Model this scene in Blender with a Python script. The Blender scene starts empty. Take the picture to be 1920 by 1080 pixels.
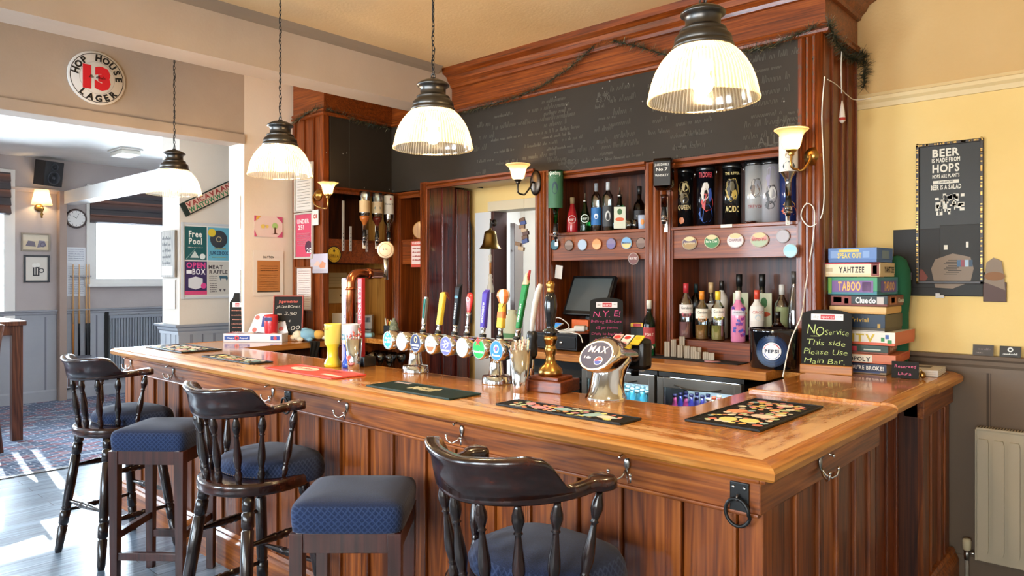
import bpy, bmesh, math, random
from mathutils import Vector, Matrix
S = bpy.context.scene
COL = S.collection
PI = math.pi
random.seed(7)

# ------------------------------------------------------------------ camera
F_PX, HOR, EYE = 1353.0, 518.0, 1.6
YAW = math.asin(0.6698)
cam_data = bpy.data.cameras.new('camera')
cam_data.sensor_width = 36.0
cam_data.lens = 36.0 * F_PX / 1920.0
cam_data.shift_y = (HOR - 540.0) / 1920.0
cam_data.clip_start = 0.05
cam = bpy.data.objects.new('camera', cam_data)
COL.objects.link(cam)
cam.location = (0, 0, EYE)
cam.rotation_euler = (PI / 2, 0, YAW)
S.camera = cam

# ------------------------------------------------------------------ world, sun, window light, added south fill, exposure
w = bpy.data.worlds.new('sky'); S.world = w; w.use_nodes = True
bg = w.node_tree.nodes['Background']
bg.inputs['Color'].default_value = (0.80, 0.90, 1.0, 1)
bg.inputs['Strength'].default_value = 5.0
S.view_settings.view_transform = 'Standard'
S.view_settings.look = 'None'
S.view_settings.gamma = 1.0
S.view_settings.exposure = 0.95
S.view_settings.use_curve_mapping = False
cy = S.cycles
cy.max_bounces = 6; cy.diffuse_bounces = 3; cy.glossy_bounces = 3
cy.transmission_bounces = 6; cy.transparent_max_bounces = 14
cy.sample_clamp_indirect = 4.0; cy.sample_clamp_direct = 0
cy.caustics_reflective = False; cy.caustics_refractive = False
cy.blur_glossy = 1.0

def light(name, kind, loc, energy, color, size=None, size_y=None, direction=None, radius=None, angle=None):
    d = bpy.data.lights.new(name, kind); d.energy = energy; d.color = color
    if kind == 'AREA':
        d.shape = 'RECTANGLE'; d.size = size; d.size_y = size_y or size
    if radius is not None: d.shadow_soft_size = radius
    if angle is not None: d.angle = angle
    o = bpy.data.objects.new(name, d); COL.objects.link(o); o.location = loc
    if direction is not None:
        o.rotation_euler = Vector(direction).to_track_quat('-Z', 'Y').to_euler()
    return o

DAY = (0.80, 0.90, 1.0)
light('sun', 'SUN', (-14, 1, 6), 14.0, (1.0, 0.97, 0.92), direction=(0.90, -0.12, -0.372), angle=0.01)
WEST_WINDOWS = [(-2.2, -0.7, 0.95, 2.75), (0.95, 2.45, 0.95, 2.85), (3.39, 4.75, 1.53, 2.75)]
SOUTH_FILL_WINDOWS = [(-5.0, -3.6, 0.9, 2.6), (-2.7, -1.3, 0.9, 2.6), (-0.4, 1.0, 0.9, 2.6)]  # added windows behind the camera, put in for fill on the bar front
for i, (a, b, z0, z1) in enumerate(WEST_WINDOWS):
    light('daylight_west', 'AREA', (-10.85, (a + b) / 2, (z0 + z1) / 2), (430, 430, 300)[i], DAY, z1 - z0, b - a, (1, 0, 0))
for i, (a, b, z0, z1) in enumerate(SOUTH_FILL_WINDOWS):
    light('south_fill_light', 'AREA', ((a + b) / 2, -3.42, (z0 + z1) / 2), (150, 105, 110)[i], ((0.72, 0.86, 1.0), (0.97, 0.97, 1.0), (1, 0.95, 0.88))[i], b - a, z1 - z0, (0, 1, 0))  # fill lamps outside the added south windows

# ------------------------------------------------------------------ helpers
def pt(u, v, X=None, Y=None, Z=None):
    """point of the place seen at (u, v) of the photograph on a known plane of the room"""
    k = (u - 960.0) / F_PX; t = (HOR - v) / F_PX
    rx = .7426 * k - .6698; ry = .6698 * k + .7426
    if X is not None: d = X / rx
    elif Y is not None: d = Y / ry
    else: d = (Z - EYE) / t
    return Vector((rx * d, ry * d, EYE + t * d))

def lin(h):
    if isinstance(h, str):
        h = h.lstrip('#'); h = h if len(h) == 6 else ''.join(q * 2 for q in h); c = [int(h[i:i + 2], 16) / 255 for i in (0, 2, 4)]
    else: c = list(h)[:3]
    return tuple(x / 12.92 if x <= .04045 else ((x + .055) / 1.055) ** 2.4 for x in c)

MATS = {}
def mat(name, color, rough=.5, metal=0., coat=0., trans=0., emis=None, estr=0., alpha=1., ior=1.45, sheen=0., spec=None):
    if name in MATS: return MATS[name]
    m = bpy.data.materials.new(name); m.use_nodes = True
    b = m.node_tree.nodes['Principled BSDF']
    c = lin(color)
    b.inputs['Base Color'].default_value = (*c, 1)
    b.inputs['Roughness'].default_value = rough; b.inputs['Metallic'].default_value = metal
    b.inputs['Coat Weight'].default_value = coat; b.inputs['Coat Roughness'].default_value = .08
    b.inputs['Transmission Weight'].default_value = trans; b.inputs['IOR'].default_value = ior
    b.inputs['Alpha'].default_value = alpha
    b.inputs['Sheen Weight'].default_value = sheen
    if spec is not None: b.inputs['Specular IOR Level'].default_value = spec
    if emis: b.inputs['Emission Color'].default_value = (*lin(emis), 1); b.inputs['Emission Strength'].default_value = estr
    m.diffuse_color = (*c, 1)
    MATS[name] = m; return m
def C(h, rough=.55, metal=0., coat=0.):
    return mat('paint_%s_%d_%d_%d' % (h.strip('#'), rough * 100, metal * 10, coat * 10), h, rough, metal, coat)
def glow(h, s=1.0):
    return mat('glow_%s_%d' % (h.strip('#'), s * 100), h, .4, emis=h, estr=s)

class NT:
    """tiny node helper on an existing material"""
    def __init__(s, m):
        s.t = m.node_tree; s.n = s.t.nodes; s.l = s.t.links; s.b = s.n['Principled BSDF']
    def new(s, typ, **k):
        x = s.n.new(typ)
        for a, v in k.items():
            if a.startswith('_'): setattr(x, a[1:], v)
            else: x.inputs[a.replace('__', ' ')].default_value = v
        return x
    def link(s, a, b): s.l.new(a, b)
    def mth(s, op, a, b=None, c=None):
        x = s.n.new('ShaderNodeMath'); x.operation = op
        for i, v in enumerate((a, b, c)):
            if v is None: continue
            if isinstance(v, (int, float)): x.inputs[i].default_value = v
            else: s.l.new(v, x.inputs[i])
        return x.outputs[0]
    def mix(s, f, a, b, mode='MIX'):
        x = s.n.new('ShaderNodeMix'); x.data_type = 'RGBA'; x.blend_type = mode
        if isinstance(f, (int, float)): x.inputs[0].default_value = f
        else: s.l.new(f, x.inputs[0])
        for i, v in ((6, a), (7, b)):
            if isinstance(v, (str, tuple)): x.inputs[i].default_value = (*lin(v), 1)
            else: s.l.new(v, x.inputs[i])
        return x.outputs[2]
    def ramp(s, f, stops, interp='LINEAR'):
        x = s.n.new('ShaderNodeValToRGB'); e = x.color_ramp; e.interpolation = interp
        while len(e.elements) < len(stops): e.elements.new(.5)
        for el, (p, c) in zip(e.elements, stops):
            el.position = p; el.color = (*lin(c), 1) if isinstance(c, (str, tuple)) else (c, c, c, 1)
        s.l.new(f, x.inputs[0]); return x.outputs[0]
    def bump(s, h, st=.3, dist=.01):
        x = s.n.new('ShaderNodeBump'); x.inputs['Strength'].default_value = st; x.inputs['Distance'].default_value = dist
        s.l.new(h, x.inputs['Height']); s.l.new(x.outputs[0], s.b.inputs['Normal'])

def wood(name, dark, mid, light_, axis='Z', rough=.38, plank=0.0, ring=14., coat=.25, contrast=1.0, knots=True):
    if name in MATS: return MATS[name]
    m = mat(name, mid, rough, coat=coat); t = NT(m)
    tc = t.new('ShaderNodeTexCoord'); sep = t.new('ShaderNodeSeparateXYZ'); t.link(tc.outputs['Object'], sep.inputs[0])
    sc = {'X': (.2, 2.6, 2.6), 'Y': (2.6, .2, 2.6), 'Z': (2.6, 2.6, .2)}[axis]
    mp = t.new('ShaderNodeMapping'); mp.inputs['Scale'].default_value = sc; t.link(tc.outputs['Object'], mp.inputs[0])
    vec = mp.outputs[0]
    across = {'X': 'Y', 'Y': 'X', 'Z': None}[axis]
    if plank:
        q = t.mth('ADD', sep.outputs[0], sep.outputs[1]) if axis == 'Z' else t.mth('ADD', sep.outputs[across], sep.outputs[2])
        idx = t.mth('FLOOR', t.mth('DIVIDE', q, plank))
        wn = t.new('ShaderNodeTexWhiteNoise', _noise_dimensions='1D'); t.link(idx, wn.inputs['W'])
        va = t.new('ShaderNodeVectorMath', _operation='ADD'); t.link(vec, va.inputs[0])
        sc2 = t.new('ShaderNodeVectorMath', _operation='SCALE'); t.link(wn.outputs['Color'], sc2.inputs[0]); sc2.inputs['Scale'].default_value = 9.
        t.link(sc2.outputs[0], va.inputs[1]); vec = va.outputs[0]
    n1 = t.new('ShaderNodeTexNoise', Scale=3.2, Detail=2.0, Distortion=.6); t.link(vec, n1.inputs['Vector'])
    rings = t.mth('FRACT', t.mth('MULTIPLY', n1.outputs['Fac'], ring))
    tri = t.mth('ABSOLUTE', t.mth('SUBTRACT', t.mth('MULTIPLY', rings, 2.), 1.))
    mp2 = t.new('ShaderNodeMapping'); s2 = {'X': (3, 120, 120), 'Y': (120, 3, 120), 'Z': (120, 120, 3)}[axis]
    mp2.inputs['Scale'].default_value = s2; t.link(tc.outputs['Object'], mp2.inputs[0])
    n2 = t.new('ShaderNodeTexNoise', Scale=1.0, Detail=3.0); t.link(mp2.outputs[0], n2.inputs['Vector'])
    f = t.mth('ADD', t.mth('MULTIPLY', tri, .34 * contrast), t.mth('MULTIPLY', n2.outputs['Fac'], .80))
    c = t.ramp(f, [(.22, dark), (.52, mid), (.86, light_)])
    if plank:
        vv = t.ramp(wn.outputs['Value'], [(0, '#b8b0a8'), (1, '#ffffff')])
        c = t.mix(.8, c, vv, 'MULTIPLY')
    if knots:
        mp3 = t.new('ShaderNodeMapping'); s3 = {'X': (1.6, 6, 6), 'Y': (6, 1.6, 6), 'Z': (6, 6, 1.6)}[axis]
        mp3.inputs['Scale'].default_value = s3; t.link(tc.outputs['Object'], mp3.inputs[0])
        vo = t.new('ShaderNodeTexVoronoi', Scale=1.0); t.link(mp3.outputs[0], vo.inputs['Vector'])
        kf = t.ramp(vo.outputs['Distance'], [(.05, 1.), (.12, 0.)])
        c = t.mix(t.mth('MULTIPLY', kf, .55), c, dark)
    t.link(c, t.b.inputs['Base Color'])
    t.bump(f, .18, .002)
    return m

def clear(name, color, fac=.85, rough=.05):
    """thin see-through material: mostly transparent with a glossy skin"""
    if name in MATS: return MATS[name]
    m = bpy.data.materials.new(name); m.use_nodes = True; t = m.node_tree; n = t.nodes
    n.remove(n['Principled BSDF'])
    tr = n.new('ShaderNodeBsdfTransparent'); tr.inputs[0].default_value = (*lin(color), 1)
    gl = n.new('ShaderNodeBsdfGlossy'); gl.inputs['Roughness'].default_value = rough
    fr = n.new('ShaderNodeFresnel'); fr.inputs[0].default_value = 1.5
    ma = n.new('ShaderNodeMath'); ma.operation = 'MULTIPLY_ADD'; ma.inputs[1].default_value = 1.0; ma.inputs[2].default_value = 1 - fac
    t.links.new(fr.outputs[0], ma.inputs[0])
    mx = n.new('ShaderNodeMixShader'); t.links.new(ma.outputs[0], mx.inputs[0])
    t.links.new(tr.outputs[0], mx.inputs[1]); t.links.new(gl.outputs[0], mx.inputs[2])
    t.links.new(mx.outputs[0], n['Material Output'].inputs[0])
    MATS[name] = m; return m

GLY = {}
def glyph(ch, bold):
    k = (ch, bold)
    if k in GLY: return GLY[k]
    cu = bpy.data.curves.new('g', 'FONT'); cu.body = ch; cu.size = 1.0; cu.offset = bold; cu.resolution_u = 2
    o = bpy.data.objects.new('g', cu); COL.objects.link(o)
    dg = bpy.context.evaluated_depsgraph_get(); dg.update()
    me = bpy.data.meshes.new_from_object(o.evaluated_get(dg))
    vs = [(v.co.x, v.co.y) for v in me.vertices]; fs = [tuple(p.vertices) for p in me.polygons]
    bpy.data.objects.remove(o); bpy.data.curves.remove(cu); bpy.data.meshes.remove(me)
    x0 = min((v[0] for v in vs), default=0); x1 = max((v[0] for v in vs), default=.25)
    GLY[k] = ([(x - x0, y) for x, y in vs], fs, x1 - x0); return GLY[k]

class MB:
    def __init__(s): s.v = []; s.f = []; s.m = []; s.sm = []; s.mats = []; s.M = None
    def slot(s, m):
        if m not in s.mats: s.mats.append(m)
        return s.mats.index(m)
    def add(s, vs, fs, m, M=None, smooth=False):
        o = len(s.v); k = s.slot(m)
        for v in vs:
            v = Vector(v)
            if M is not None: v = M @ v
            if s.M is not None: v = s.M @ v
            s.v.append(v)
        flip = (M is not None and M.to_3x3().determinant() < 0)
        for f in fs: s.f.append([i + o for i in (f[::-1] if flip else f)]); s.m.append(k); s.sm.append(smooth)
        return s
    def box(s, x0, x1, y0, y1, z0, z1, m, bev=0., M=None):
        if x1 < x0: x0, x1 = x1, x0
        if y1 < y0: y0, y1 = y1, y0
        if z1 < z0: z0, z1 = z1, z0
        b = min(bev, (x1 - x0) * .45, (y1 - y0) * .45, (z1 - z0) * .45)
        if b <= 0:
            vs = [(x, y, z) for x in (x0, x1) for y in (y0, y1) for z in (z0, z1)]
            fs = [(0, 1, 3, 2), (4, 6, 7, 5), (0, 4, 5, 1), (2, 3, 7, 6), (0, 2, 6, 4), (1, 5, 7, 3)]
            return s.add(vs, fs, m, M)
        bm = bmesh.new(); bmesh.ops.create_cube(bm, size=1)
        for v in bm.verts: v.co = Vector(((x0 + x1) / 2 + v.co.x * (x1 - x0), (y0 + y1) / 2 + v.co.y * (y1 - y0), (z0 + z1) / 2 + v.co.z * (z1 - z0)))
        bmesh.ops.bevel(bm, geom=bm.edges[:], offset=b, segments=2, affect='EDGES', profile=.6)
        bm.verts.index_update()
        s.add([v.co.copy() for v in bm.verts], [[v.index for v in f.verts] for f in bm.faces], m, M); bm.free(); return s
    def lathe(s, prof, m, seg=20, M=None, smooth=True, sx=1., sy=1., caps=True, mod=None):
        vs = []; fs = []; n = len(prof)
        for i in range(seg):
            a = 2 * PI * i / seg; g = mod(i) if mod else 1.
            for r, z in prof: vs.append((math.cos(a) * r * sx * g, math.sin(a) * r * sy * g, z))
        for i in range(seg):
            j = (i + 1) % seg
            for k in range(n - 1): fs.append((i * n + k, j * n + k, j * n + k + 1, i * n + k + 1))
        if caps:
            if prof[0][0] > 1e-5: fs.append([i * n for i in range(seg)][::-1])
            if prof[-1][0] > 1e-5: fs.append([i * n + n - 1 for i in range(seg)])
        return s.add(vs, fs, m, M, smooth)
    def tube(s, pts, r, m, seg=8, closed=False, smooth=True, caps=True, M=None, flat=1.):
        pts = [Vector(p) for p in pts]; n = len(pts)
        rr = r if isinstance(r, (list, tuple)) else [r] * n
        vs = []; fs = []; up = None
        for i, p in enumerate(pts):
            a = pts[(i - 1) % n] if (closed or i > 0) else p; b = pts[(i + 1) % n] if (closed or i < n - 1) else p
            d = (b - a)
            if d.length < 1e-9: d = Vector((0, 0, 1))
            d.normalize()
            if up is None: up = Vector((0, 0, 1)) if abs(d.z) < .9 else Vector((1, 0, 0))
            x = d.cross(up)
            if x.length < 1e-6: x = d.cross(Vector((.3, .9, .1)))
            x.normalize(); y = x.cross(d).normalized(); up = y
            for k in range(seg):
                t = 2 * PI * k / seg; vs.append(p + x * math.cos(t) * rr[i] + y * math.sin(t) * rr[i] * flat)
        L = n if closed else n - 1
        for i in range(L):
            j = (i + 1) % n
            for k in range(seg):
                l = (k + 1) % seg; fs.append((i * seg + k, i * seg + l, j * seg + l, j * seg + k))
        if not closed and caps:
            fs.append(list(range(seg))[::-1]); fs.append([(n - 1) * seg + k for k in range(seg)])
        return s.add(vs, fs, m, M, smooth)
    def prism(s, poly, z0, z1, m, M=None, smooth=False):
        n = len(poly)
        ar = sum(poly[i][0] * poly[(i + 1) % n][1] - poly[(i + 1) % n][0] * poly[i][1] for i in range(n))
        if ar < 0: poly = poly[::-1]
        vs = [(x, y, z0) for x, y in poly] + [(x, y, z1) for x, y in poly]
        fs = [list(range(n))[::-1], list(range(n, 2 * n))]
        s.add(vs, fs, m, M)
        return s.add(vs, [(i, (i + 1) % n, n + (i + 1) % n, n + i) for i in range(n)], m, M, smooth)
    def sweep(s, path, prof, m, closed=False, M=None, smooth=False, segs=None):
        """prof: (outward offset, z) along a 2D path; outward = right of travel; mitred"""
        n = len(path); vs = []; k = len(prof); P = [Vector(p) for p in path]
        for i in range(n):
            ds = []
            if closed or i > 0: ds.append((P[i] - P[i - 1]).normalized())
            if closed or i < n - 1: ds.append((P[(i + 1) % n] - P[i]).normalized())
            ns = [Vector((d.y, -d.x)) for d in ds]; nn = sum(ns, Vector((0, 0)))
            nn.normalize(); nn /= max(.3, nn.dot(ns[0]))
            for o, z in prof: vs.append((P[i].x + nn.x * o, P[i].y + nn.y * o, z))
        fs = []
        for i in (segs if segs is not None else range(n if closed else n - 1)):
            j = (i + 1) % n
            for a in range(k):
                b = (a + 1) % k; fs.append((i * k + a, j * k + a, j * k + b, i * k + b))
        if not closed and (segs is None or 0 in segs): fs.append(list(range(k)))
        if not closed and (segs is None or n - 2 in segs): fs.append([(n - 1) * k + a for a in range(k)][::-1])
        used = sorted({i for f in fs for i in f}); mp = {o: i for i, o in enumerate(used)}
        return s.add([vs[i] for i in used], [[mp[i] for i in f] for f in fs], m, M, smooth)
    def quad(s, a, b, c, d, m): return s.add([a, b, c, d], [(0, 1, 2, 3)], m)
    def textf(s, txt, f, m, h, w=None, bold=.0, sp=.09, align='C', jit=0., shear=0., valign=0.):
        x = 0; gl = []; rs = random.Random(txt)
        for ch in txt:
            if ch == ' ': x += .32; continue
            vs, fs, wd = glyph(ch, bold); gl.append((x, vs, fs, rs.uniform(-jit, jit), 1 + rs.uniform(-jit, jit))); x += wd + sp
        x -= sp; sc = h / .7; sx = sc if w is None else w / max(x, .01)
        off = {'C': -x / 2, 'L': 0, 'R': -x}[align]
        for x0, vs, fs, dy, ds in gl:
            s.add([f((x0 + vx * ds + off + (vy * shear)) * sx, (vy * ds + dy) * sc + valign * h) for vx, vy in vs], fs, m)
        return s
    def text(s, txt, O, R, U, h, m, **k):
        O, R, U = Vector(O), Vector(R).normalized(), Vector(U).normalized()
        return s.textf(txt, lambda x, y: O + R * x + U * y, m, h, **k)
    def rect(s, O, R, U, x0, x1, y0, y1, m, n=0.):
        O, R, U = Vector(O), Vector(R).normalized(), Vector(U).normalized(); N = R.cross(U) * n
        return s.quad(O + R * x0 + U * y0 + N, O + R * x1 + U * y0 + N, O + R * x1 + U * y1 + N, O + R * x0 + U * y1 + N, m)
    def disc(s, O, R, U, r, m, n=0., ry=None, seg=24, r0=0., a0=0., a1=2 * PI):
        O, R, U = Vector(O), Vector(R).normalized(), Vector(U).normalized(); N = R.cross(U) * n; ry = ry or r
        vs = []; full = a1 - a0 >= 2 * PI - .001; cnt = seg if full else seg + 1
        for i in range(cnt):
            a = a0 + (a1 - a0) * i / seg; vs.append(O + N + R * math.cos(a) * r + U * math.sin(a) * ry)
        if r0 <= 0:
            return s.add(vs, [list(range(cnt))], m)
        for i in range(cnt):
            a = a0 + (a1 - a0) * i / seg; vs.append(O + N + R * math.cos(a) * r0 + U * math.sin(a) * r0 * ry / r)
        fs = [(i, (i + 1) % cnt, cnt + (i + 1) % cnt, cnt + i) for i in range(cnt if full else cnt - 1)]
        return s.add(vs, fs, m)
    def ribbon(s, pts, wd, m, N):
        """flat stroke along 3D points lying in a plane with normal N"""
        N = Vector(N).normalized(); pts = [Vector(p) for p in pts]; vs = []
        for i, p in enumerate(pts):
            d = pts[min(i + 1, len(pts) - 1)] - pts[max(i - 1, 0)]
            if d.length < 1e-9: d = Vector((1, 0, 0))
            x = d.normalized().cross(N) * wd / 2; vs += [p + x, p - x]
        return s.add(vs, [(2 * i, 2 * i + 1, 2 * i + 3, 2 * i + 2) for i in range(len(pts) - 1)], m)
    def scribble(s, O, R, U, ln, h, m, seed=0, wd=.003, n=.0008):
        """an illegible hand written word"""
        r = random.Random(seed); O, R, U = Vector(O), Vector(R).normalized(), Vector(U).normalized(); N = R.cross(U)
        pts = []; x = 0
        while x < ln:
            st = h * r.uniform(.25, .55)
            hh = h * (1. if r.random() < .25 else .55)
            pts += [(x, 0), (x + st * .3, hh), (x + st * .6, hh * .9), (x + st * .7, h * r.uniform(-.1, .15))]
            x += st
            if r.random() < .16 and pts:
                s.ribbon([O + R * a + U * b + N * n for a, b in pts], wd, m, N); pts = []; x += h * .5
        if len(pts) > 1: s.ribbon([O + R * a + U * b + N * n for a, b in pts], wd, m, N)
        return s
    def build(s, name, parent=None, world=False, bevel=0., loc=None, subsurf=0, solid=0.):
        me = bpy.data.meshes.new(name)
        off = Vector((0, 0, 0))
        if world and parent is not None:
            p = parent; off = p.location.copy()
            while p.parent: p = p.parent; off += p.location
        me.from_pydata([v - off for v in s.v], [], s.f)
        for m in s.mats: me.materials.append(m)
        me.polygons.foreach_set('material_index', s.m); me.polygons.foreach_set('use_smooth', s.sm)
        me.update()
        o = bpy.data.objects.new(name, me); COL.objects.link(o)
        if parent is not None: o.parent = parent
        if loc is not None: o.location = loc
        if solid: q = o.modifiers.new('t', 'SOLIDIFY'); q.thickness = solid; q.offset = 0
        if bevel: q = o.modifiers.new('b', 'BEVEL'); q.width = bevel; q.segments = 2; q.limit_method = 'ANGLE'; q.angle_limit = .6
        if subsurf: q = o.modifiers.new('s', 'SUBSURF'); q.levels = q.render_levels = subsurf
        return o

def thing(name, label, cat, loc=(0, 0, 0), rz=0., group=None):
    o = bpy.data.objects.new(name, None); o.empty_display_size = .05; COL.objects.link(o)
    o.location = loc; o.rotation_euler = (0, 0, rz)
    return tag(o, label, cat, group)
def tag(o, label, cat=None, group=None, kind=None):
    if label: o['label'] = label
    if cat: o['category'] = cat
    if group: o['group'] = group
    if kind: o['kind'] = kind
    return o
def struct(name, mb, label=None, **k):
    o = mb.build(name, **k); o['kind'] = 'structure'
    if label: o['label'] = label
    return o
def kids(o): return [c for c in COL.objects if c.parent == o]
def dup(root, loc=None, rz=None, label=None, group=None):
    r = root.copy(); COL.objects.link(r)
    if loc is not None: r.location = loc
    if rz is not None: r.rotation_euler = (0, 0, rz)
    if label: r['label'] = label
    if group: r['group'] = group
    for ch in kids(root):
        c = ch.copy(); COL.objects.link(c); c.parent = r
        for g in kids(ch):
            d = g.copy(); COL.objects.link(d); d.parent = c
    return r
def frame(o, x, y, z=None):
    x, y = Vector(x).normalized(), Vector(y).normalized(); z = x.cross(y) if z is None else Vector(z)
    return Matrix(((x.x, y.x, z.x, o[0]), (x.y, y.y, z.y, o[1]), (x.z, y.z, z.z, o[2]), (0, 0, 0, 1)))
def align(p0, p1):
    """matrix that carries the z axis 0..1 onto p0..p1 direction, unit scale"""
    p0, p1 = Vector(p0), Vector(p1); q = (p1 - p0).to_track_quat('Z', 'Y')
    return Matrix.Translation(p0) @ q.to_matrix().to_4x4()
XP, YP, ZP = Vector((1, 0, 0)), Vector((0, 1, 0)), Vector((0, 0, 1))
XN, YN = -XP, -YP
# ------------------------------------------------------------------ materials
PINE = wood('pine_panel', '#421c07', '#7c3b0c', '#a3591c', 'Z', .42, plank=.146, coat=.12, ring=9)
PINE_H = wood('pine_rail', '#4a2108', '#864311', '#ad6222', 'X', .40, coat=.15, ring=8)
PINE_HY = wood('pine_rail_y', '#4a2108', '#864311', '#ad6222', 'Y', .40, coat=.15, ring=8)
RED = wood('mahogany_v', '#381705', '#76340b', '#a0551c', 'Z', .38, coat=.15, ring=6, contrast=.45)
RED_H = wood('mahogany_h', '#3e1a06', '#7d390d', '#a55c20', 'X', .38, coat=.2, ring=6, contrast=.45)
RED_HY = wood('mahogany_y', '#3e1a06', '#7d390d', '#a55c20', 'Y', .38, coat=.2, ring=6, contrast=.45)
BACKB = wood('back_boards', '#240e05', '#4f230c', '#6f3815', 'Z', .5, plank=.13, coat=.05, ring=6)
YELLOWB = wood('honey_boards', '#96601f', '#cf9040', '#e6ad5a', 'Z', .4, plank=.11, coat=.2, ring=6)
EDGE = wood('oak_edge', '#8a4e18', '#b3702a', '#c98d44', 'X', .4, coat=.15, ring=8, knots=False, contrast=.8)
EDGE_Y = wood('oak_edge_y', '#8a4e18', '#b5722b', '#cd9146', 'Y', .4, coat=.15, ring=8, knots=False, contrast=.8)
STOOL = wood('dark_stool_wood', '#080404', '#160b09', '#2c1510', 'Z', .26, coat=.4, ring=5, knots=False)
STOOL_H = wood('dark_crest_wood', '#0d0504', '#240e09', '#451d10', 'X', .24, coat=.45, ring=5, knots=False)
STOOL_B = wood('brown_stool_wood', '#1a0a08', '#32150f', '#48211a', 'Z', .35, coat=.25, ring=5, knots=False)
TABLEW = wood('table_wood', '#2c150d', '#57301f', '#7a4a33', 'Z', .35, coat=.2, ring=6, knots=False)

def counter_mat(name, axis):
    m = wood(name, '#9a561c', '#c27c38', '#d79c56', axis, .2, coat=.5, ring=7, contrast=.8, knots=False)
    t = NT(m); src = t.b.inputs['Base Color'].links[0].from_socket
    tc = t.new('ShaderNodeTexCoord'); ge = t.new('ShaderNodeNewGeometry'); sep = t.new('ShaderNodeSeparateXYZ'); t.link(ge.outputs['Position'], sep.inputs[0])
    # varnish worn off near the customers' edges (front Y = 1.85, side X = -0.75)
    wy = t.new('ShaderNodeMapRange'); t.link(sep.outputs[1], wy.inputs[0])
    for i, v in ((1, 1.87), (2, 2.16), (3, 1.), (4, 0.)): wy.inputs[i].default_value = v
    wx = t.new('ShaderNodeMapRange'); t.link(sep.outputs[0], wx.inputs[0])
    for i, v in ((1, -.78), (2, -1.02), (3, 1.), (4, 0.)): wx.inputs[i].default_value = v
    lim = t.new('ShaderNodeMapRange'); t.link(sep.outputs[1], lim.inputs[0])
    for i, v in ((1, 3.0), (2, 3.03), (3, 1.), (4, 0.)): lim.inputs[i].default_value = v
    e = t.mth('MULTIPLY', t.mth('MAXIMUM', wy.outputs[0], wx.outputs[0]), lim.outputs[0])
    mp = t.new('ShaderNodeMapping'); t.link(tc.outputs['Object'], mp.inputs[0])
    mp.inputs['Scale'].default_value = (1.6, 7, 1) if axis == 'X' else (7, 1.6, 1)
    n = t.new('ShaderNodeTexNoise', Scale=2.2, Detail=6.0, Roughness=.65); t.link(mp.outputs[0], n.inputs['Vector'])
    f = t.ramp(t.mth('ADD', t.mth('MULTIPLY', e, .38), n.outputs['Fac']), [(.60, 0.), (.76, 1.)])
    c = t.mix(t.mth('MULTIPLY', f, .75), src, '#dfbc8c'); t.link(c, t.b.inputs['Base Color'])
    r = t.mth('ADD', t.mth('MULTIPLY', f, .28), .17); t.link(r, t.b.inputs['Roughness'])
    cw = t.mth('SUBTRACT', .6, t.mth('MULTIPLY', f, .5)); t.link(cw, t.b.inputs['Coat Weight'])
    return m
TOPX = counter_mat('bar_top_front', 'X'); TOPY = counter_mat('bar_top_side', 'Y')

def plaster(name, a, b, rough=.85, bump=.15, sc=1.3):
    m = mat(name, a, rough, spec=.25); t = NT(m); tc = t.new('ShaderNodeTexCoord')
    n = t.new('ShaderNodeTexNoise', Scale=sc, Detail=5.0, Roughness=.6); t.link(tc.outputs['Object'], n.inputs['Vector'])
    t.link(t.mix(t.ramp(n.outputs['Fac'], [(.35, 0.), (.65, 1.)]), a, b), t.b.inputs['Base Color'])
    n2 = t.new('ShaderNodeTexNoise', Scale=60., Detail=3.0); t.link(tc.outputs['Object'], n2.inputs['Vector'])
    t.bump(n2.outputs['Fac'], bump, .004); return m
CEIL = plaster('ceiling_cream', '#e6c99a', '#dfbf8e', bump=.35)
CEIL2 = plaster('ceiling_white', '#e9e7e4', '#dedcd8', bump=.5)
BEAM = plaster('beam_grey', '#c2b4a6', '#b8a898')
FASCIA = plaster('fascia_taupe', '#b5a698', '#ab9b8c')
YWALL = plaster('wall_yellow', '#f2d18c', '#efcb82')
UWALL = plaster('wall_upper_tan', '#d6b17a', '#cfa970', bump=.4)
GWALL = plaster('wall_greige', '#b6adab', '#aea5a4')
CREAM = plaster('wall_cream', '#e8ddd0', '#e2d6c8')
WHITE = plaster('wall_white', '#e9e6e0', '#e4e0da')
DADO_G = plaster('dado_grey', '#a3a5ab', '#9a9da5', rough=.5, bump=.05)
DADO_T = plaster('dado_taupe', '#7a6858', '#74614f', rough=.5, bump=.05)
DADO_DK = C('#6a6c76', .6)
TRIMW = C('#e6e4e0', .4)
BLACK = C('#121212', .4); MATTE = C('#191817', .8)
CHALK = plaster('chalkboard', '#2b251d', '#372f26', rough=.55, bump=.03, sc=.9)
CHALKW = C('#8d8880', .9); CHALKF = C('#57524a', .9)
CHROME = mat('chrome', '#e4e4e4', .10, 1.); STEEL = mat('brushed_steel', '#b9b7b2', .28, 1.)
COPPER = mat('copper', '#b06a45', .22, 1.); BRASS = mat('brass', '#b58a4a', .28, 1.); DKMETAL = mat('aged_bronze', '#4b443e', .32, 1.)
BRASSD = mat('old_brass', '#8a6a3a', .35, 1.); GUN = mat('gunmetal', '#5b5753', .35, 1.)
GLASS = clear('clear_glass', '#eef2f0', .88)
PANE = clear('window_pane', '#f4f8fa', .96)

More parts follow.
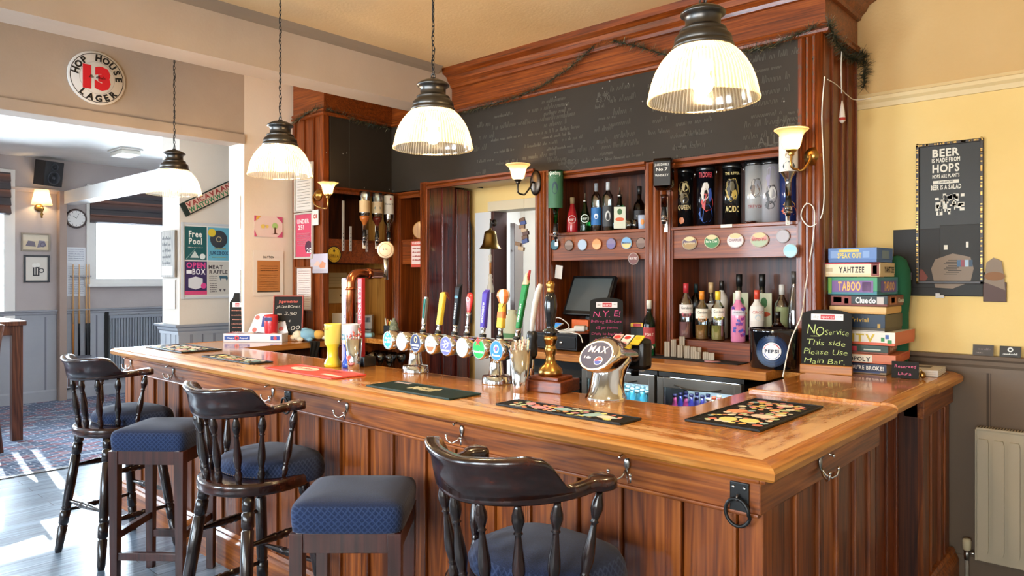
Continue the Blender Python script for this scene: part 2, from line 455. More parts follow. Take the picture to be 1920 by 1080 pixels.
def carpet():
    m = mat('patterned_carpet', '#66708a', .95); t = NT(m); tc = t.new('ShaderNodeTexCoord')
    mp = t.new('ShaderNodeMapping'); mp.inputs['Rotation'].default_value = (0, 0, PI / 2); t.link(tc.outputs['Object'], mp.inputs[0])
    br = t.new('ShaderNodeTexBrick', _offset=.5, Scale=1.0); br.inputs['Brick Width'].default_value = .14; br.inputs['Row Height'].default_value = .055
    br.inputs['Mortar Size'].default_value = .006; br.inputs['Bias'].default_value = 0.
    br.inputs['Color1'].default_value = (0, 0, 0, 1); br.inputs['Color2'].default_value = (1, 1, 1, 1); br.inputs['Mortar'].default_value = (.5, .5, .5, 1)
    t.link(mp.outputs[0], br.inputs['Vector'])
    bl = t.ramp(br.outputs['Color'], [(0, '#3c4c66'), (.25, '#55647e'), (.45, '#7a4654'), (.6, '#8d6c74'), (.78, '#4a5570'), (.95, '#94a0ae')], 'CONSTANT')
    c = t.mix(br.outputs['Fac'], bl, '#9aa3b4'); t.link(c, t.b.inputs['Base Color'])
    return m
CARPET = carpet()
def boards():
    m = mat('floor_boards', '#8f9498', .32, coat=.15); t = NT(m); tc = t.new('ShaderNodeTexCoord')
    mp = t.new('ShaderNodeMapping'); mp.inputs['Rotation'].default_value = (0, 0, PI / 2); t.link(tc.outputs['Object'], mp.inputs[0])
    br = t.new('ShaderNodeTexBrick', _offset=.37, Scale=1.0); br.inputs['Brick Width'].default_value = 1.6; br.inputs['Row Height'].default_value = .125
    br.inputs['Mortar Size'].default_value = .0022; br.inputs['Color1'].default_value = (.2, .2, .2, 1); br.inputs['Color2'].default_value = (.9, .9, .9, 1)
    br.inputs['Mortar'].default_value = (0, 0, 0, 1); t.link(mp.outputs[0], br.inputs['Vector'])
    m2 = t.new('ShaderNodeMapping'); m2.inputs['Scale'].default_value = (40, 2.5, 1); t.link(tc.outputs['Object'], m2.inputs[0])
    n = t.new('ShaderNodeTexNoise', Scale=1., Detail=5.0); t.link(m2.outputs[0], n.inputs['Vector'])
    g = t.ramp(n.outputs['Fac'], [(.25, '#56626f'), (.55, '#7d8ea0'), (.8, '#a3b1bf')])
    c = t.mix(.35, g, br.outputs['Color'], 'OVERLAY'); c = t.mix(br.outputs['Fac'], c, '#2a2c2e')
    t.link(c, t.b.inputs['Base Color']); t.bump(n.outputs['Fac'], .1, .002)
    return m
FLOORB = boards()
def upholstery():
    m = mat('navy_upholstery', '#27375a', .85, sheen=.12, spec=.2); t = NT(m); tc = t.new('ShaderNodeTexCoord'); sp = t.new('ShaderNodeSeparateXYZ'); t.link(tc.outputs['Object'], sp.inputs[0])
    def key(a, b):   # woven lozenge key pattern from two crossed saw waves
        p = t.mth('PINGPONG', t.mth('ADD', a, b), .0115); q = t.mth('PINGPONG', t.mth('SUBTRACT', a, b), .0115)
        return t.mth('LESS_THAN', t.mth('MINIMUM', p, q), .0032)
    s1 = t.mth('ADD', sp.outputs[0], sp.outputs[1]); k = key(s1, sp.outputs[2])
    n = t.new('ShaderNodeTexNoise', Scale=420., Detail=1.0); t.link(tc.outputs['Object'], n.inputs['Vector'])
    base = t.ramp(n.outputs['Fac'], [(.3, '#111b32'), (.7, '#1f2e52')])
    geo = t.new('ShaderNodeNewGeometry'); gs = t.new('ShaderNodeSeparateXYZ'); t.link(tc.outputs['Normal'], gs.inputs[0])
    side = t.mth('LESS_THAN', t.mth('ABSOLUTE', gs.outputs[2]), .75)
    c = t.mix(t.mth('MULTIPLY', t.mth('MULTIPLY', k, side), .24), base, '#4c5d80'); t.link(c, t.b.inputs['Base Color'])
    t.bump(n.outputs['Fac'], .4, .002); return m
NAVY = upholstery()
def blindfab():
    m = mat('striped_blind', '#5b4e4a', .9); t = NT(m); tc = t.new('ShaderNodeTexCoord'); sp = t.new('ShaderNodeSeparateXYZ'); t.link(tc.outputs['Object'], sp.inputs[0])
    n = t.new('ShaderNodeTexNoise', Scale=1., Detail=2.0); mp = t.new('ShaderNodeMapping'); mp.inputs['Scale'].default_value = (1, 1, 90); t.link(tc.outputs['Object'], mp.inputs[0]); t.link(mp.outputs[0], n.inputs['Vector'])
    f = t.mth('FRACT', t.mth('MULTIPLY', sp.outputs[2], 5.2))
    c = t.ramp(f, [(0, '#4d4a4e'), (.45, '#6e5148'), (.55, '#8d6355'), (.62, '#4d4a4e')]); c = t.mix(.4, c, n.outputs['Fac'], 'OVERLAY')
    t.link(c, t.b.inputs['Base Color']); return m
BLIND = blindfab()
def shade_mat(name, color, tr=.45, dif=.35):
    m = bpy.data.materials.new(name); m.use_nodes = True; t = m.node_tree; n = t.nodes; n.remove(n['Principled BSDF'])
    a = n.new('ShaderNodeBsdfTranslucent'); a.inputs[0].default_value = (*lin(color), 1)
    d = n.new('ShaderNodeBsdfDiffuse'); d.inputs[0].default_value = (*lin(color), 1)
    b = n.new('ShaderNodeBsdfTransparent'); b.inputs[0].default_value = (*lin(color), 1)
    g = n.new('ShaderNodeBsdfGlossy'); g.inputs[1].default_value = .12
    m1 = n.new('ShaderNodeMixShader'); m1.inputs[0].default_value = dif; t.links.new(a.outputs[0], m1.inputs[1]); t.links.new(d.outputs[0], m1.inputs[2])
    m2 = n.new('ShaderNodeMixShader'); m2.inputs[0].default_value = tr; t.links.new(m1.outputs[0], m2.inputs[1]); t.links.new(b.outputs[0], m2.inputs[2])
    m3 = n.new('ShaderNodeMixShader'); m3.inputs[0].default_value = .12; t.links.new(m2.outputs[0], m3.inputs[1]); t.links.new(g.outputs[0], m3.inputs[2])
    t.links.new(m3.outputs[0], n['Material Output'].inputs[0]); MATS[name] = m; return m
HOLO = shade_mat('ribbed_lamp_glass', '#fbf3e0', .80, .06)
t_ = HOLO.node_tree; n_ = t_.nodes
tc_ = n_.new('ShaderNodeTexCoord'); sp_ = n_.new('ShaderNodeSeparateXYZ'); t_.links.new(tc_.outputs['Object'], sp_.inputs[0])
at_ = n_.new('ShaderNodeMath'); at_.operation = 'ARCTAN2'; t_.links.new(sp_.outputs[1], at_.inputs[0]); t_.links.new(sp_.outputs[0], at_.inputs[1])
mu_ = n_.new('ShaderNodeMath'); mu_.operation = 'MULTIPLY'; t_.links.new(at_.outputs[0], mu_.inputs[0]); mu_.inputs[1].default_value = 84.
si_ = n_.new('ShaderNodeMath'); si_.operation = 'SINE'; t_.links.new(mu_.outputs[0], si_.inputs[0])
ma_ = n_.new('ShaderNodeMath'); ma_.operation = 'MULTIPLY_ADD'; t_.links.new(si_.outputs[0], ma_.inputs[0]); ma_.inputs[1].default_value = .13; ma_.inputs[2].default_value = .80
mx_ = [q for q in n_ if q.type == 'MIX_SHADER' and abs(q.inputs[0].default_value - .80) < .001][0]; t_.links.new(ma_.outputs[0], mx_.inputs[0])
ALAB = shade_mat('alabaster_glass', '#f3d9a8', .08)
CLOTH = shade_mat('cream_lampshade', '#f0dcb8', .05)
# ------------------------------------------------------------------ room shell
ZC = 3.19
def b1(name, m, *a, label=None): return struct(name, MB().box(*a, m), label)
b1('floor', FLOORB, -6.8, 2.8, -3.2, 5.2, -.1, 0)
b1('floor_carpet', CARPET, -10.6, -6.8, -3.2, 5.2, -.1, .004)
b1('trim_floor_strip', C('#8a8d90', .3, .6), -6.83, -6.78, -3.2, 2.77, 0, .009)
b1('ceiling', CEIL, -5.42, 2.8, -3.2, 5.2, ZC, ZC + .12)
b1('ceiling_far_room', CEIL2, -10.8, -5.42, -3.2, 5.2, 3.10, 3.25)
# west wall with its window openings
def wall_x(name, x0, x1, ya, yb, za, zb, holes, m):
    mb = MB(); ys = sorted(holes); y = ya
    for (a, b, c, d) in ys:
        mb.box(x0, x1, y, a, za, zb, m); mb.box(x0, x1, a, b, za, c, m); mb.box(x0, x1, a, b, d, zb, m); y = b
    mb.box(x0, x1, y, yb, za, zb, m); return struct(name, mb)
def wall_y(name, y0, y1, xa, xb, za, zb, holes, m):
    mb = MB(); x = xa
    for (a, b, c, d) in sorted(holes):
        mb.box(x, a, y0, y1, za, zb, m); mb.box(a, b, y0, y1, za, c, m); mb.box(a, b, y0, y1, d, zb, m); x = b
    mb.box(x, xb, y0, y1, za, zb, m); return struct(name, mb)
wall_x('wall_west', -10.8, -10.6, -3.2, 5.2, 0, 3.15, WEST_WINDOWS, GWALL)
wall_y('wall_south', -3.4, -3.2, -10.8, 2.8, 0, ZC, SOUTH_FILL_WINDOWS, CREAM)
b1('wall_east', CREAM, 2.6, 2.8, -3.2, 4.6, 0, ZC)
# north wall: yellow to the picture rail, tan above; a doorway behind the bar
NDOOR = [(-4.16, -3.30, -.05, 2.18)]
wall_y('wall_north', 4.38, 4.5, -5.3, 2.8, 0, 2.60, NDOOR, YWALL)
b1('wall_north_upper', UWALL, -5.3, 2.8, 4.38, 4.5, 2.60, ZC)
b1('wall_far_room_north', GWALL, -10.8, -6.82, 5.0, 5.2, 0, 3.15)
b1('wall_back_room_north', WHITE, -5.5, -1.5, 5.55, 5.7, 0, 2.6)
b1('wall_back_room_west', WHITE, -5.5, -4.9, 4.5, 5.6, 0, 2.6)
b1('wall_back_room_east', WHITE, -2.5, -2.4, 4.5, 5.6, 0, 2.6)
b1('ceiling_back_room', WHITE, -5.5, -1.5, 4.5, 5.7, 2.5, 2.6)
# dividing wall at X = -5.3: lintel fascia over the opening, pier behind the bar end
b1('wall_divider_lintel', FASCIA, -5.55, -5.3, -.6, 2.77, 2.64, ZC)
b1('wall_divider_south', CREAM, -5.55, -5.3, -3.2, -.6, 0, ZC)
b1('wall_divider_pier', CREAM, -5.55, -5.3, 2.77, 5.0, 0, ZC)
struct('trim_lintel', MB().box(-5.302, -5.285, -.6, 2.77, 2.625, 2.70, FASCIA, .004))
b1('wall_far_room_infill', WHITE, -6.46, -5.55, 4.8, 5.0, 0, 3.15)
b1('column', CREAM, -6.82, -6.46, 2.77, 5.0, 0, 3.12)
b1('beam_main', BEAM, -4.33, -4.10, -3.2, 3.86, 2.876, ZC)
struct('trim_beam_coving', MB().sweep([(-4.10, 3.7), (-4.10, -3.2)], [(0, ZC), (-.0, ZC - .05), (-.03, ZC - .03), (-.06, ZC)], C('#8f8070', .8)))
b1('beam_far_room', TRIMW, -10.6, -6.82, 3.03, 3.22, 2.53, 2.69)
b1('column_west_pilaster', C('#a08c82', .7), -10.6, -10.48, 2.98, 3.06, 0, 2.69)
# picture rail, coving line
struct('trim_picture_rail', MB().sweep([(-1.30, 4.38), (2.6, 4.38)], [(0, 2.545), (.012, 2.545), (.018, 2.57), (.03, 2.585), (.03, 2.605), (.012, 2.612), (.004, 2.63), (0, 2.63)], C('#e3c893', .5)))
struct('trim_far_picture_rail', MB().sweep([(-10.6, 3.0), (-10.6, .2)][::-1], [(0, 2.66), (.015, 2.66), (.03, 2.69), (.03, 2.71), (0, 2.72)], C('#c9b9ae', .5)))

# dado panelling
def dado(path, z1, m, dk, name, boards_w=.3, zbase=.15, first=.1):
    mb = MB(); capz = z1
    mb.sweep(path, [(0, .0), (.028, 0), (.028, zbase - .02), (.018, zbase), (.012, zbase), (.012, capz - .09), (.02, capz - .09), (.02, capz - .065), (.032, capz - .05), (.036, capz - .03), (.055, capz - .018), (.06, capz), (0, capz)], m)
    for (a, b) in zip(path[:-1], path[1:]):
        a, b = Vector(a), Vector(b); d = (b - a).normalized(); n = Vector((d.y, -d.x)); L = (b - a).length; x = first
        while x < L - .03:
            for o, wd, c in ((0, .012, dk), (.016, .004, dk)):
                p = a + d * (x + o); q = p + d * wd
                for r in (0,): mb.quad((p.x + n.x * .0128, p.y + n.y * .0128, zbase), (q.x + n.x * .0128, q.y + n.y * .0128, zbase), (q.x + n.x * .0128, q.y + n.y * .0128, capz - .09), (p.x + n.x * .0128, p.y + n.y * .0128, capz - .09), c)
            x += boards_w
    return struct(name, mb)
# travel so that the right-hand side faces the room
dado([(2.6, 4.38), (-1.29, 4.38)][::-1], 1.195, DADO_T, C('#4d3f33', .7), 'baseboard_north', .20, first=.62)
dado([(-10.6, 5.0), (-10.6, 3.065)][::-1], 1.17, DADO_G, DADO_DK, 'baseboard_west_bay', .27)
dado([(-10.6, 2.975), (-10.6, -3.2)][::-1], 1.17, DADO_G, DADO_DK, 'baseboard_west', .27)
dado([(-6.82, 4.95), (-6.82, 2.77), (-6.46, 2.77), (-6.46, 4.95)], 1.17, DADO_G, DADO_DK, 'baseboard_column', .105, first=.09)

# windows
def window_x(i, x, a, b, z0, z1, bars=True, blind=None):
    mb = MB(); W = TRIMW
    for (y0, y1, c0, c1) in ((a - .07, a + .05, z0 - .05, z1 + .07), (b - .05, b + .07, z0 - .05, z1 + .07), (a - .0705, b + .0705, z1 - .05, z1 + .071), (a - .09, b + .09, z0 - .06, z0 + .04)):
        k_ = .004 if y1 - y0 > .2 else 0
        mb.box(x - .02, x + .025 + k_, y0, y1, c0, c1, W, .004)
    if bars:
        mb.box(x - .12, x - .08, a, b, (z0 + z1) / 2 - .025, (z0 + z1) / 2 + .025, W)
        mb.box(x - .12, x - .08, (a + b) / 2 - .02, (a + b) / 2 + .02, z0, z1, W)
    mb.box(x - .0, x + .10, a - .06, b + .06, z0 - .07, z0 - .035, W, .006)
    o = struct('window_%d' % i, mb)
    MB().box(x - .105, x - .099, a, b, z0, z1, PANE).build('window_glass', o)
window_x(1, -10.6, *WEST_WINDOWS[1]); window_x(2, -10.6, *WEST_WINDOWS[2], bars=False); window_x(3, -10.6, *WEST_WINDOWS[0])
for i, (a, b, z0, z1) in enumerate(SOUTH_FILL_WINDOWS):  # frames and panes of the added, unseen fill windows
    mb = MB(); y = -3.2
    for (x0, x1, c0, c1) in ((a - .07, a + .04, z0 - .05, z1 + .07), (b - .04, b + .07, z0 - .05, z1 + .07), (a - .07, b + .07, z1 - .04, z1 + .07), (a - .09, b + .09, z0 - .06, z0 + .04)): mb.box(x0, x1, y - .02, y + .025, c0, c1, TRIMW)
    mb.box((a + b) / 2 - .02, (a + b) / 2 + .02, y - .12, y - .09, z0, z1, TRIMW)
    o = struct('window_%d' % (i + 4), mb); MB().box(a, b, y - .108, y - .102, z0, z1, PANE).build('window_glass', o)
def blind(a, b, z0, z1, label):
    mb = MB(); n = 5; x = -10.575
    for k in range(n):
        c0 = z0 + (z1 - z0) * k / n; c1 = z0 + (z1 - z0) * (k + 1) / n + .02
        mb.prism([(0, c0 - z0), (.025 + .006 * (n - k), c0 + .015 - z0), (.01, c1 - z0), (0, c1 - z0)], (a - b) / 2, (b - a) / 2, BLIND, M=Matrix(((1, 0, 0, 0), (0, 0, 1, 0), (0, 1, 0, 0), (0, 0, 0, 1))))
    o = mb.build('roman_blind', loc=(x, (a + b) / 2, z0)); tag(o, label, 'blind', 'roman blinds on the far windows')
blind(3.36, 4.78, 2.31, 2.74, 'striped brown and grey roman blind on the far window between clock and column')
blind(.9, 2.47, 2.36, 2.86, 'striped brown roman blind on the window cut off by the left edge')

# doorway behind the bar: frame, and the dark door standing open
mb = MB()
mb.box(-4.17, -4.135, 4.36, 4.52, 0, 2.15, C('#4a2a22', .4), .004); mb.box(-3.33, -3.28, 4.33, 4.52, 0, 2.15, C('#c9ced6', .4), .004)
mb.box(-4.365, -4.172, 4.366, 4.379, 0, 2.14, C('#e6e3df', .6))
mb.box(-4.18, -3.28, 4.33, 4.52, 2.14, 2.22, C('#e0cfae', .5), .004)
struct('trim_back_doorway', mb)
# ------------------------------------------------------------------ bar counter
ZT = 1.10
bar = thing('bar_counter', 'long panelled pine bar counter the stools stand at, with coat hooks along its frieze', 'bar counter', (-3.1, 1.95, 0))
# outer body faces: front Y = 1.93, side X = -0.83, left X = -5.34
def panel_face(mb, a, b, z0, z1, m, first=.0, pattern=(.15, .018, .15, .05)):
    """boards, beads and stiles along the line a-b, facing the right-hand side of travel"""
    a, b = Vector(a), Vector(b); d = (b - a).normalized(); n = Vector((d.y, -d.x)); L = (b - a).length
    M = Matrix(((d.x, n.x, 0, a.x), (d.y, n.y, 0, a.y), (0, 0, 1, 0), (0, 0, 0, 1)))
    x = first; k = 0; depth = {0: (.0, .002), 1: (.012, .006), 2: (.0, .002), 3: (.014, .005)}
    if first > 0: mb.box(0, first, -.04, .014, z0, z1, m, .003, M)
    while x < L - .01:
        w_ = pattern[k % 4]; o, bv = depth[k % 4]; e = min(L, x + w_)
        mb.box(x + .001, e - .001, -.04, o, z0, z1, m, bv, M); x = e; k += 1
mb = MB()
panel_face(mb, (-5.34, 1.935), (-.8175, 1.935), .18, .955, PINE, .09, (.155, .016, .155, .055))
mb.build('front_panelling', bar, world=True)
mb = MB(); panel_face(mb, (-.83, 1.9365), (-.83, 3.03), .18, .955, PINE, .10, (.15, .022, .17, .022)); mb.build('side_panelling', bar, world=True)
mb = MB(); mb.box(-5.345, -5.30, 1.92, 2.77, 0, 1.05, PINE, .003); mb.build('end_panel', bar, world=True)
mb = MB()
mb.box(-5.35, -.8165, 1.915, 1.99, .945, 1.05, PINE_H, .004); mb.box(-5.35, -.818, 1.905, 1.93, .938, .95, PINE_H, .004)
mb.box(-5.345, -.81, 1.895, 1.93, 1.035, 1.057, PINE_H, .008)
mb.build('frieze_rail', bar, world=True)
mb = MB(); mb.box(-.87, -.815, 1.9175, 3.03, .945, 1.05, PINE_HY, .004); mb.box(-.84, -.795, 1.90, 3.03, 1.035, 1.057, PINE_HY, .008)
mb.build('side_frieze_rail', bar, world=True)
PL = [(0, 0), (.045, 0), (.045, .13), (.038, .15), (.028, .165), (.028, .175), (.018, .19), (0, .19)]
mb = MB(); mb.sweep([(-5.345, 2.7), (-5.345, 1.935), (-.83, 1.935), (-.83, 3.03)], PL, PINE_H); mb.build('plinth', bar, world=True)
mb = MB()  # carcass behind, staff side
mb.box(-5.30, -.87, 1.97, 2.0, .0, 1.05, BACKB); mb.box(-5.2, -1.45, 2.36, 2.40, .0, 1.05, BACKB); mb.box(-1.42, -1.38, 2.40, 3.0, 0, 1.05, BACKB)
mb.box(-1.38, -.87, 2.99, 3.03, 0, 1.05, BACKB, .002); mb.box(-4.9, -4.86, 2.5, 3.15, 0, 1.05, BACKB)
mb.build('carcass', bar, world=True)

# worktop with its moulded nosing
top = thing('bar_worktop', 'worn varnished wooden bar top with moulded edge along the stool side', 'bar top', (-3.1, 1.9, 1.05))
def slab(mb, poly, m, z0=1.058, z1=ZT): mb.prism(poly, z0, z1, m)
mb = MB(); slab(mb, [(-5.36, 1.91), (-.81, 1.91), (-1.385, 2.485), (-4.78, 2.485), (-5.30, 2.7), (-5.36, 2.7)], TOPX)
mb.build('front_board', top, world=True)
mb = MB(); slab(mb, [(-.81, 1.91), (-.81, 3.015), (-1.34, 3.015), (-1.34, 2.53), (-1.385, 2.485)], TOPY)
mb.build('side_board', top, world=True)
mb = MB(); slab(mb, [(-5.30, 2.7), (-4.78, 2.485), (-4.80, 3.185), (-5.295, 3.185)], TOPY); mb.build('left_return_board', top, world=True)
NOSE = [(0, 1.0585), (.052, 1.0585), (.06, 1.066), (.062, 1.084), (.055, 1.096), (.042, 1.101), (.02, 1.103), (.006, 1.1025), (0, 1.098)]
mb = MB(); mb.sweep([(-5.36, 2.7), (-5.36, 1.91), (-.81, 1.91), (-.81, 3.015)], NOSE, EDGE, segs=(0, 1)); mb.build('front_nosing', top, world=True)
mb = MB(); mb.sweep([(-5.36, 1.91), (-.81, 1.91), (-.81, 3.015)], NOSE, EDGE_Y, segs=(1,)); 
mb.build('side_nosing', top, world=True)
mb = MB(); mb.sweep([(-1.385, 2.485), (-4.78, 2.485)], [(0, 1.05), (.012, 1.06), (.012, 1.09), (0, 1.1005)], EDGE); mb.build('inner_edge', top, world=True)

flap = thing('bar_flap', 'hinged lift-up bar flap of glossy orange wood over the dark staff gateway', 'bar flap', (-1.1, 3.37, 1.06))
mb = MB(); mb.box(-1.34, -.81, 3.022, 3.716, 1.066, 1.112, TOPY, .003); mb.build('flap_board', flap, world=True)
mb = MB(); mb.sweep([(-.81, 3.022), (-.81, 3.716)], [(o, z + .011) for o, z in NOSE], EDGE_Y); mb.build('flap_nosing', flap, world=True)
endt = thing('bar_end_section', 'short end section of the bar against the yellow wall, carrying the board games', 'bar counter', (-1.0, 4.0, 0))
mb = MB(); mb.box(-1.30, -.81, 3.722, 4.31, 1.066, 1.106, TOPY, .003); mb.box(-1.46, -1.30, 3.722, 3.86, 1.066, 1.106, TOPY, .003); mb.build('end_board', endt, world=True)
mb = MB(); mb.sweep([(-.81, 3.722), (-.81, 4.22), (-.84, 4.28), (-.95, 4.30)], [(o, z + .005) for o, z in NOSE], EDGE_Y); mb.build('end_nosing', endt, world=True)
mb = MB(); panel_face(mb, (-.83, 3.722), (-.83, 4.33), .18, .955, PINE, .11, (.06, .02, .16, .05)); mb.box(-.9, -.812, 3.72, 4.33, .945, 1.057, PINE_HY, .004)
mb.box(-1.29, -.84, 3.72, 3.75, 0, 1.06, BACKB); mb.build('end_panelling', endt, world=True)
mb = MB(); mb.sweep([(-.83, 3.722), (-.83, 4.33)], PL, PINE_H); mb.build('end_plinth', endt, world=True)
gate = thing('bar_gate', 'dark wooden gate standing under the bar flap with a long steel hinge', 'gate', (-.97, 3.37, 0))
mb = MB(); panel_face(mb, (-.93, 3.035), (-.93, 3.715), .06, 1.03, RED, .04, (.13, .02, .13, .05)); mb.build('gate_panel', gate, world=True)
mb = MB(); mb.box(-.932, -.918, 3.30, 3.325, .76, 1.04, STEEL)
for z in (.78, .82, .86, .90): mb.lathe([(.005, 0), (.005, .004)], GUN, 8, frame((-.918, 3.312, z), YP, ZP))
mb.build('hinge', gate, world=True)

# hooks on the frieze
def coat_hook(name, label, u=None, loc=None, rz=0., group=None):
    t = thing(name, label, 'hook', loc, rz, group)
    mb = MB(); mb.lathe([(.0001, .006), (.009, .005), (.011, 0)], STEEL, 12, frame((0, 0, .018), XP, ZP, YN), sy=1.9)
    mb.tube([(0, -.004, .03), (0, -.012, .045), (0, -.028, .05), (0, -.04, .045)], .0036, CHROME, 8)
    mb.lathe([(.0001, -.006), (.005, -.003), (.006, .001), (.004, .005), (.0001, .006)], CHROME, 10, Matrix.Translation((0, -.042, .045)))
    for s in (-1, 1):
        p = [(s * .002, -.004, .0), (s * .010, -.014, -.022), (s * .024, -.03, -.032), (s * .038, -.04, -.024), (s * .04, -.044, -.006)]
        mb.tube(p, .0035, CHROME, 8)
        mb.lathe([(.0001, -.006), (.005, -.003), (.006, .001), (.004, .005), (.0001, .006)], CHROME, 10, Matrix.Translation((s * .04, -.044, -.002)))
    mb.build('hook', t)
    return t
hl = [('chrome double coat hook nearest the left end of the bar frieze', 213), ('chrome double coat hook just above the second captain stool backrest', 325),
      ('chrome double coat hook immediately left of the keyhole-side black ring on the frieze', 512), ('chrome double coat hook above the square stool that is nearest', 651),
      ('chrome coat hook just behind the crest of the nearest captain stool', 866), ('chrome double coat hook right of the nearest captain stool arm', 1176)]
h0 = None
for lb, u in hl:
    k = (u - 960) / F_PX; p = pt(u, 750, Y=1.912); p.z = .998
    if p.x < -5.30: p.x = -5.22
    h0 = coat_hook('coat_hook', lb, loc=p, group='coat hooks on the bar frieze') if h0 is None else (dup(h0, p, 0, lb))
dup(h0, (-.812, pt(1537, 890, X=-.812).y, .99), PI / 2, 'chrome coat hook on the short side of the bar right of the corner')
def ring_pull(name, label, loc):
    t = thing(name, label, 'ring', loc, 0, 'black rings on the bar frieze')
    mb = MB(); mb.box(-.019, .019, -.005, 0, -.03, .03, BLACK, .002)
    for x in (-.011, .011): mb.lathe([(.004, 0), (.003, .002)], STEEL, 8, frame((x, -.005, .02), XP, ZP, YN))
    mb.build('plate', t)
    mb = MB(); mb.tube([(.024 * math.cos(a), -.012 - .004 * math.cos(a * .5), -.026 + .027 * math.sin(a)) for a in [2 * PI * i / 24 for i in range(24)]], .0035, BLACK, 8, closed=True)
    mb.tube([(0, -.004, .004), (0, -.012, .008), (0, -.017, 0), (0, -.012, -.004)], .002, STEEL, 6); mb.build('ring', t)
    return t
r0 = ring_pull('ring_hook', 'black iron ring on a plate at the near right corner of the bar frieze', (pt(1387, 930, Y=1.912).x, 1.914, 1.0))
r0.scale = (1.45, 1.45, 1.45); r0.location.z = .985
dup(r0, (pt(540, 745, Y=1.912).x, 1.914, .998), 0, 'black iron ring on a plate above the second captain stool arm')

# ------------------------------------------------------------------ back bar
YB, XW = 3.86, -4.85
bb = thing('back_bar', 'tall dark red wooden back bar with cornice, shelving bays and pilasters', 'back bar', (-3.1, 4.1, 0))
path_front = [(-5.28, 3.195), (XW, 3.195), (XW, YB), (-1.305, YB), (-1.305, 4.375)]
def W(mb, name, **k): return mb.build(name, bb, world=True, **k)
mb = MB()   # frieze behind garland, two legs either side of the beam
fr = [(0, 2.865), (.012, 2.865), (.012, 3.19), (-.02, 3.19), (-.02, 2.865)]
mb.sweep(path_front, fr, RED_H); W(mb, 'frieze')
mb = MB(); mb.sweep(path_front, [(.012, 2.855), (.03, 2.862), (.034, 2.875), (.02, 2.885), (.03, 2.898), (.022, 2.91), (.012, 2.912)], RED_H); W(mb, 'frieze_moulding')
mb = MB(); mb.sweep([(-4.095, YB), (-1.305, YB), (-1.305, 4.375)], [(.012, 3.05), (.03, 3.055), (.035, 3.075), (.06, 3.10), (.075, 3.13), (.115, 3.15), (.12, 3.19), (.012, 3.19)], RED_H); W(mb, 'cornice')
# pilasters, rails
def pilaster(x0, x1, z0, z1, y=YB, name='pilaster'):
    mb = MB(); mb.box(x0, x1, y - .012, y + .30, z0, z1, RED, .003)
    n = 3; s = (x1 - x0 - .03) / n
    for i in range(n):
        c = x0 + .015 + s * (i + .5); mb.lathe([(s * .36, z0 + .01), (s * .36, z1 - .01)], RED, 10, Matrix.Translation((c, y - .011, 0)), sy=.55)
    return W(mb, name)
pilaster(-1.435, -1.305, 0, 2.865); pilaster(-2.365, -2.195, 1.12, 2.30); pilaster(-3.255, -3.135, 0, 2.33); pilaster(-4.475, -4.39, 0, 2.36); pilaster(-4.83, -4.745, 0, 2.30)
mb = MB()   # right side panel in tongued boards, back to the yellow wall
panel_face(mb, (-1.3035, 3.872), (-1.3035, 4.372), 1.10, 2.865, RED, .0, (.09, .012, .13, .012)); mb.box(-1.33, -1.31, 3.87, 4.375, 0, 1.1, RED); W(mb, 'side_panel')
mb = MB(); mb.lathe([(.02, 1.12), (.02, 2.86)], RED, 12, Matrix.Translation((-1.322, 3.845, 0))); W(mb, 'corner_bead')
mb = MB()   # recess shells of both bays
for x0, x1 in ((-3.135, -2.365), (-2.195, -1.435)):
    mb.box(x0, x1, 4.19, 4.21, 1.1, 2.30, BACKB); mb.box(x0, x1, YB, 4.2, 2.285, 2.31, BACKB)
    mb.box(x0 - .005, x0 + .012, YB, 4.2, 1.1, 2.3, RED); mb.box(x1 - .012, x1 + .005, YB, 4.2, 1.1, 2.3, RED)
W(mb, 'bay_backing')
mb = MB()
for x0, x1 in ((-3.135, -2.365), (-2.195, -1.435)):
    mb.box(x0, x1, YB - .005, 4.19, 1.875, 1.895, RED_H, .003)
    mb.box(x0, x1, YB + .01, YB + .03, 1.705, 1.875, RED_H, .002)
W(mb, 'upper_shelf')
mb = MB(); mb.box(-2.185, -1.445, YB + .0, 4.19, 1.10, 1.225, RED_H, .003); W(mb, 'bottle_step')
mb = MB()
for x0, x1, z in ((-3.135, -2.365, 2.285), (-2.195, -1.435, 2.275), (-4.39, -3.26, 2.33), (-4.745, -4.475, 2.275)):
    mb.sweep([(x0, YB), (x1, YB)], [(0, z - .03), (.015, z - .028), (.02, z - .01), (.012, z), (.028, z + .006), (.028, z + .02), (0, z + .024)], RED_H)
mb.sweep([(XW, 3.2), (XW, YB)], [(0, 2.255), (.015, 2.257), (.02, 2.275), (.012, 2.285), (.026, 2.292), (.026, 2.303), (0, 2.306)], RED_H)
W(mb, 'head_moulding')
# doorway section: panelled left jamb, right jamb, soffit
mb = MB(); panel_face(mb, (-4.388, 3.872), (-4.388, 4.325), 0, 2.33, wood('jamb_boards', '#2a0d0c', '#58211a', '#7a3426', 'Z', .18, coat=.7, ring=6), .0, (.13, .018, .14, .014)); W(mb, 'door_jamb')
mb = MB(); mb.box(-4.39, -3.25, 3.87, 4.37, 2.345, 2.36, C('#e3cda6', .6)); mb.box(-3.27, -3.25, 4.15, 4.37, 0, 2.345, RED); W(mb, 'door_soffit')
